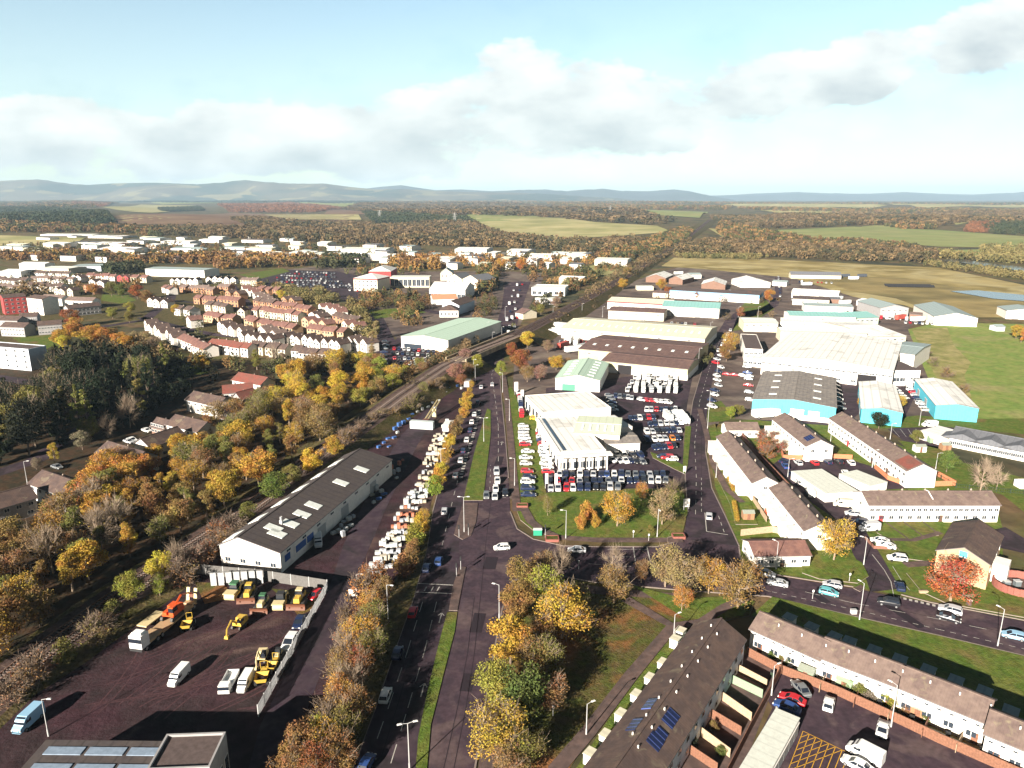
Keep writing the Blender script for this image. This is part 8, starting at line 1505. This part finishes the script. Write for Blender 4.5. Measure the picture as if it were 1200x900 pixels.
# round brick enclosure
r = empty('walled_enclosure', (*G(1196, 689).xy, .1)); n = 28; b = MB()
for k in range(n): t0 = 6.2832 * k / n; b.box(5.6 * math.cos(t0), 4.6 * math.sin(t0), 0, .25, 1.25, 1.8, math.atan2(4.6 * math.sin(t0), 5.6 * math.cos(t0)))
b.build('wall', m_bk, r); b = MB(); b.prism([(5.4 * math.cos(6.2832 * k / n), 4.4 * math.sin(6.2832 * k / n)) for k in range(n)], 0, .1); b.build('floor', m_path, r); tag(r, 'round red brick bin enclosure beside the tan brick block', 'enclosure')
for dx, dy in ((-3, 0.5), (-.5, .6), (1.5, -.6)): g = G(1196, 689); o = boxthing('wheeled_bin', 0, 899, 1.3, 1.0, 1.2, mat('bin_grey', (.12, .14, .15), rough=.5), {-3: 'grey wheeled bin at the left in the round enclosure', -.5: 'grey wheeled bin in the middle of the round enclosure', 1.5: 'grey wheeled bin at the right in the round enclosure'}[dx], 'bin', lid=m_post); o.location = (g.x + dx, g.y + dy, .25)
for k, (x, y) in enumerate(((925, 786), (955, 797), (1002, 814), (1030, 828), (1068, 846), (1110, 866), (1150, 884), (905, 793))): o = boxthing('wheeled_bin', x, y, .65, .7, 1.0, (m_plast, m_shgd)[k % 2], '', 'bin', rz=-.6, lid=m_plast); del o['label']; o['category'] = 'bin'; reg(o, ('black', 'green')[k % 2] + ' wheeled bin', 'bin', 'behind the stepped terrace gardens', 'wheeled bins of the terrace')
# garden sheds, greenhouses
m_shg = mat('shed_green', (.22, .30, .20), rough=.8, noise=.15, nscale=2); m_shw = m_frame; m_shb = mat('shed_brown', (.28, .16, .09), rough=.9, noise=.2, nscale=2); m_shr = mat('shed_felt', (.22, .24, .2), noise=.2, nscale=2, **GR)
def shed(x, y, L_, D_, h, wall, roofm_, lab, cat='garden shed', rz=0.0, rise=.6):
    r = empty('garden_shed', (*G(x, y).xy, .08), rz); b = MB(); b.box(0, 0, 0, L_, D_, h)
    for s in (-1, 1): b.face([(s * L_ / 2, -D_ / 2 * s, h), (s * L_ / 2, D_ / 2 * s, h), (s * L_ / 2, 0, h + rise)])
    b.build('wall', wall, r); b = MB()
    for s in (-1, 1): b.face([(-L_ / 2 - .15, s * (D_ / 2 + .15), h - .1), (L_ / 2 + .15, s * (D_ / 2 + .15), h - .1), (L_ / 2 + .15, 0, h + rise + .05), (-L_ / 2 - .15, 0, h + rise + .05)][::-s])
    b.build('roof', roofm_, r); b = MB(); b.box(0, -D_ / 2 - .03, .05, .8, .06, 1.8); b.build('door', m_wood, r); tag(r, lab, cat)
ra = -.72
for x, y, L_, D_, w_, rf_, lab in ((945, 795, 2.6, 2.2, m_shg, m_shr, 'pale green shed in the first stepped terrace garden'), (990, 806, 2.6, 2.4, m_shg, m_shg, 'green ridged shed in the second stepped terrace garden'), (1075, 840, 2.0, 1.6, m_shb, m_shr, 'small brown shed in the third stepped terrace garden'), (975, 800, 1.4, 1.0, m_shw, m_shw, 'tiny white store in the second stepped terrace garden'),
        (1077, 529, 3.6, 2.4, m_shw, m_shr, 'white shed in the nursery school garden'), (1107, 527, 3.0, 2.4, m_shb, m_shr, 'brown shed beside the nursery school wing'), (1092, 518, 3.0, 2.6, m_shg, m_shw, 'green and white play shed next to the nursery wing'), (1199, 571, 4.0, 3.0, m_shw, m_shw, 'white greenhouse at the right edge of the nursery garden'), (902, 606, 2.5, 2.0, mat('shed_red', (.4, .1, .05)), m_shr, 'red brown shed below the hedge terrace porches'), (876, 608, 3, 2, m_shb, m_shr, 'brown shed roof behind the bungalow fence')):
    shed(x, y, L_, D_, 2.0, w_, rf_, lab, rz=ra if y > 780 else 0)
for k, (x, y) in enumerate(((797, 748), (791, 758), (777, 786), (762, 804), (746, 824), (728, 847), (710, 872), (692, 894))):
    r = empty('porch_box', (*G(x, y).xy, .05), math.atan2(1.3, 1)); b = MB(); b.box(0, 0, 0, 1.8, 1.6, 1.9); b.build('wall', m_frame, r); b = MB(); b.box(0, 0, 1.9, 2.0, 1.8, .12); b.build('roof', RF['cream'], r); reg(r, 'small white garden store', 'store', 'along the gardens of the long dark terrace', 'white garden stores')
# garden dividers as fences behind the long terrace
for k, (a, c) in enumerate((((855, 783), (898, 806)), ((848, 796), (893, 818)), ((838, 815), (880, 845)), ((828, 838), (868, 862)), ((815, 858), (855, 888)), ((803, 880), (840, 905)))):
    fence('garden_fence', [a, c], 1.7, (m_wood2, m_shg, m_wood2, m_wood, m_wood2, m_wood)[k], ('topmost pale fence', 'green tinted fence', 'third pale fence', 'fourth brown fence', 'fifth pale fence', 'lowest brown fence')[k] + ' across the back gardens of the long dark terrace', solidp=True, th=.08)
for k, t in enumerate((.12, .3, .45, .6, .75, .9)):
    a = (884 + (1150 - 884) * t, 762 + (880 - 762) * t); fence('garden_fence', [(a[0] + 6, a[1] - 6), (a[0] - 4, a[1] + 14)], 1.5, m_wood2 if k % 2 else m_wood, f'{("first", "second", "third", "fourth", "fifth", "last")[k]} timber divider counted from the long terrace in the stepped gardens', solidp=True, th=.08)
for x, y, c, lab in ((967, 790, (.65, .12, .35), 'pink awning over a patio in the stepped gardens'),):
    r = empty('awning', (*G(x, y).xy, 0), ra); b = MB(); b.face([(-1.5, -1, 2.0), (1.5, -1, 2.0), (1.5, 1, 2.5), (-1.5, 1, 2.5)]); b.face([(-1.5, -1, 1.95), (-1.5, 1, 2.45), (1.5, 1, 2.45), (1.5, -1, 1.95)]); b.build('canopy', mat('awning_pink', c), r)
    for s in (-1, 1): b = MB(); b.tube((s * 1.4, -.95, 0), (s * 1.4, -.95, 2), .04, .04, 5); b.build('post', m_frame, r)
    tag(r, lab, 'awning')
# garden shrubs and clutter in back gardens
GS = 'in the gardens behind the stepped terraces'
for x, y, h, c in ((905, 768, 1.6, 'green'), (915, 773, 1.5, 'olive'), (925, 777, 1.6, 'green'), (1000, 803, 2.6, 'green'), (1008, 810, 2.4, 'olive'), (1018, 816, 2.0, 'grey'), (1040, 818, 2.4, 'lime'), (1046, 826, 1.8, 'lime'), (1062, 832, 1.6, 'brown'), (1085, 842, 1.4, 'green'), (1182, 878, 1.6, 'green')): tree('bush', x, y, h, c, GS)
for x, y, h, c in ((857, 793, 1.5, 'brown'), (845, 808, 1.2, 'lime'), (832, 828, 1.4, 'brown'), (820, 850, 1.5, 'rust'), (812, 872, 1.8, 'dark'), (836, 850, 1.4, 'brown'), (845, 880, 1.5, 'green')): tree('bush', x, y, h, c, 'in the back gardens of the long dark terrace')
for k, (a, c) in enumerate((((842, 530), (860, 577)), ((860, 590), (864, 612)))):
    P0, P1 = G(*a), G(*c); r = empty('hedge', P0); rs = np.random.RandomState(90 + k); L_ = (P1 - P0).length; n_ = int(L_ / .8); cl = np.array([[(P1 - P0).x * (j + .5) / n_, (P1 - P0).y * (j + .5) / n_, .7] for j in range(n_)]); o = link('foliage', mesh_np('foliage', *leaves(rs, cl, np.full(n_, .75), n_ * 160, .10), [m_leaf]), r, CR['gold'])
    b = MB(); [b.tube((p[0], p[1], 0), (p[0], p[1], .7), .05, .03, 4) for p in cl[::2]]; b.build('stem', m_bark, r); tag(r, ('long golden beech hedge beside the straight road footpath', 'short golden hedge nearest the end of the straight road')[k], 'hedge')
boxthing('bench', 1082, 695, 1.8, .5, .45, m_wood2, 'pale bench on the grass beside the estate road mouth', 'bench', lid=m_wood2); boxthing('stone_block', 1135, 710, .7, .7, 1.3, m_path, 'small square stone pillar on leaf covered grass near the maple', 'pillar'); boxthing('grit_bin', 1000, 719, 1.1, .7, .8, m_frame, 'white grit bin beside the cross road lamp post', 'bin', lid=m_post)
# solar field and mast lines far away
r = empty('solar_array', (*G(1067, 337).xy, 0), -.12)
for k in range(2):
    b = MB(); b.face([(-22, k * 7 - 2, .8), (22, k * 7 - 2, .8), (22, k * 7 + 2, 2.6), (-22, k * 7 + 2, 2.6)]); b.face([(-22, k * 7 - 2, .7), (-22, k * 7 + 2, 2.5), (22, k * 7 + 2, 2.5), (22, k * 7 - 2, .7)]); b.build('panel_row', m_plast, r)
    b = MB(); [b.tube((x, k * 7, 0), (x, k * 7, 1.7), .1, .1, 4) for x in range(-20, 22, 8)]; b.build('support', m_post, r)
tag(r, 'rows of dark solar panels in the rough meadow', 'solar panels')
for x, y, lab in ((533, 262, 'left lattice pylon above the autumn woods'), (715, 250, 'right lattice pylon on the wooded skyline'), (445, 258, 'lattice pylon beside the ploughed field')):
    g = G(x, y); r = empty('electricity_pylon', (g.x, g.y, HT(g.x, g.y))); b = MB()
    for sx in (-1, 1):
        for sy in (-1, 1): b.tube((sx * 4, sy * 4, 0), (sx * .7, sy * .7, 34), .3, .2, 4)
    for k in range(6): z = 4 + k * 5; w = 4 - z * .1; b.tube((-w, -w, z), (w - .5, -w + .5, z + 5), .15, .15, 3); b.tube((w, -w, z), (-w + .5, -w + .5, z + 5), .15, .15, 3)
    b.build('mast', m_post, r)
    for z in (22, 27, 32): b = MB(); b.tube((-7, 0, z), (7, 0, z), .3, .3, 4); b.build('cross_arm', m_post, r)
    tag(r, lab, 'pylon')

for (kd, pt), (tp_, pr) in VP.items():
    if tp_ == 'tree': kill_tree(pr)

# cars beyond the 300 that show largest: one mass
cars_ = sorted([e for e in REG if e[0].name.startswith('car') and e[0].type == 'MESH'], key=lambda e: -e[0].location.length); ncar = sum(o.name.split('.')[0] == 'car' and o.parent is None for o in COL.objects)
drop = cars_[:max(0, ncar - 296)]; b = MB(); colr = []; m_mass = mat('far_car_paint', (1, 1, 1), rough=.4, attr=True)
for e in drop:
    o = e[0]; M_ = Matrix.Translation(o.location) @ Matrix.Rotation(o.rotation_euler.z, 4, 'Z'); i0 = len(b.v); me = o.data
    vs = [M_ @ v.co for v in me.vertices]; b.v += [tuple(v) for v in vs]; colr += [o.color[:3]] * len(vs)
    for p in me.polygons: b.f.append([i0 + k for k in p.vertices]); b.m.append(min(2, p.material_index))
me = b.mesh('distant_parked_cars', [m_mass, m_cglass, m_tyre]); at = me.attributes.new('tint', 'FLOAT_COLOR', 'POINT'); at.data.foreach_set('color', np.concatenate([np.array(colr), np.ones((len(colr), 1))], 1).astype(np.float32).ravel())
struct(link('distant_parked_cars', me), 'stuff')
gone = {id(e) for e in drop}; REG[:] = [e for e in REG if id(e) not in gone]
for e in drop: bpy.data.objects.remove(e[0])

# ------------------------------------------------------------------ labels
ORD = ['first', 'second', 'third', 'fourth', 'fifth', 'sixth', 'seventh', 'eighth', 'ninth', 'tenth', 'eleventh', 'twelfth', 'thirteenth', 'fourteenth', 'fifteenth', 'sixteenth', 'seventeenth', 'eighteenth', 'nineteenth', 'twentieth']
ROWS = ['front'] + ORD[1:]
def plural(s):
    for a, c in ((' house with', ' houses with'), (' stack of', ' stacks of'), ('pallet of', 'pallets of')):
        if a in s: return s.replace(a, c)
    return s + ('es' if s.endswith('bush') else 's')
SHORT = {'against the left side of the grey roofed warehouse': 'left of the grey roofed warehouse', 'against the left side of the right cyan unit': 'left of the right cyan unit', 'along the gardens of the long dark terrace': 'beside the long dark terrace', 'along the railway side of the builders yard': 'on the yard side of railway', 'along the right side of the straight road': 'right of the straight road',
 'at the far end of the hedge side stacks of the builders yard': 'at the hedge, far part', 'at the near end of the hedge side stacks of the builders yard': 'at the hedge, near part', 'in the middle of the hedge side stacks of the builders yard': 'at the hedge, middle part', 'at the far end of the railway wood': 'in the far railway wood', 'in the middle of the railway wood': 'in the middle railway wood', 'in the near end of the railway wood': 'in the near railway wood',
 'between the railway and the long warehouse': 'between railway and long warehouse', 'between the railway and the machinery yard': 'between railway and machinery yard', 'between the stepped porch terrace and the solar panel terrace': 'beside the solar panel terrace', 'in the alley right of the grey roofed warehouse': 'right of the grey roofed warehouse', 'in the back gardens of the long dark terrace': 'behind the long dark terrace',
 'in the back one of the three rows before the showroom': 'in the far of three showroom rows', 'in the middle one of the three rows before the showroom': 'in the middle of three showroom rows', 'in the front one of the three rows before the showroom': 'in the near of three showroom rows', 'in the block of white vans beside the roadside corner': 'in the storage lot van block', 'in the clump between the main road and long dark terrace': 'in the main road clump', 'in the column beside the road of the green roofed store': 'beside the green store road',
 'in the column left of the northern dealership hall': 'left of the northern dealership hall', 'in the dark wood left of the villas': 'in the dark villa wood', 'in the far terraces left of the round autumn trees': 'in the far left terraces', 'in the flagged column left of the showroom': 'in the flagged dealership column', 'in the golden row above the dark wood': 'above the dark wood', 'in the hedge between the builders yard and main road': 'in the main road hedge', 'in the gardens behind the stepped terraces': 'in the stepped terrace gardens',
 'in the shade behind the northern dealership hall': 'shaded behind the northern dealership hall', 'in the white cluster at the roadside corner of the storage lot': 'at the storage lot corner', 'on a drive of the villas by the dark wood': 'on the villa drives', 'on the bank between the access track and main road': 'on the main road bank', 'on the far part of the left carriageway beside the grass median': 'beside the far grass median', 'on the lawn in front of the dealership': 'on the dealership lawn',
 'south of the cross road between the junction and the estate bend': 'south of the cross road', 'where the wood meets the retail car park': 'beside the retail car park', 'in the far business park beyond the houses': 'in the far business park', 'at the far end of the busy retail road': 'beyond the retail road', 'beyond the dealership and around the railway bridge': 'near the railway bridge', 'in the lot left of the grey roofed warehouse': 'in the grey warehouse lot', 'in the traffic beyond the railway bridge': 'beyond the railway bridge', 'in the retail car park row far beyond the estate': 'in the far retail car park row', 'in the retail car park row midway beyond the estate': 'in the middle retail car park row', 'in the retail car park row next to the estate trees': 'in the near retail car park row'}
for e in REG:
    w = e[2]
    if w: e[2] = SHORT.get(w, w).replace('in the first row of the white van lot', 'in the nearest van lot row').replace('row of the green roofed store car park', 'green store row')
buckets = {}
for e in REG: buckets.setdefault((e[1], e[2]), []).append(e)
used = {}
for (look, where), L_ in buckets.items():
    where_ = (' ' + where) if where else ''
    if len(L_) == 1: lab = [(L_[0], f'{look}{where_}')]
    else:
        lab = []
        if len(L_) <= 9:
            L_.sort(key=lambda e: e[3][0])
            for i, e in enumerate(L_): lab.append((e, f'{look}{where_}, {ORD[i]} from left' if i < len(L_) / 2 else f'{look}{where_}, {("last" if len(L_) - i == 1 else ORD[len(L_) - i - 1] + " from right") if len(L_) - i > 1 else "furthest right"}'))
        else:
            L_.sort(key=lambda e: -e[3][1]); nr_ = max(2, round(len(L_) / 5)); per = math.ceil(len(L_) / nr_)
            for r_ in range(nr_):
                row_ = sorted(L_[r_ * per:(r_ + 1) * per], key=lambda e: e[3][0])
                for i, e in enumerate(row_): lab.append((e, f'{look}{where_}, {ROWS[min(19, r_)]} row, {ORD[i]} from left'))
    for e, s in lab:
        if not e[0].get('group'): e[0]['group'] = plural(look) + (where_ if len(plural(look).split()) + len(where_.split()) < 14 else '')
        e[0]['label'] = s
cats = [o for o in COL.objects if o.parent is None and 'label' in o]
print('LONG', [o['label'] for o in cats if len(o['label'].split()) > 16][::5])
if any(len(o['label'].split()) > 16 for o in cats): print('objects', len(COL.objects), 'labelled', len(cats), 'vehicles', NV[0], 'trees', NT[0], 'too long', [o['label'] for o in cats if len(o['label'].split()) > 16][::9], sum(len(o['label'].split()) > 16 for o in cats))
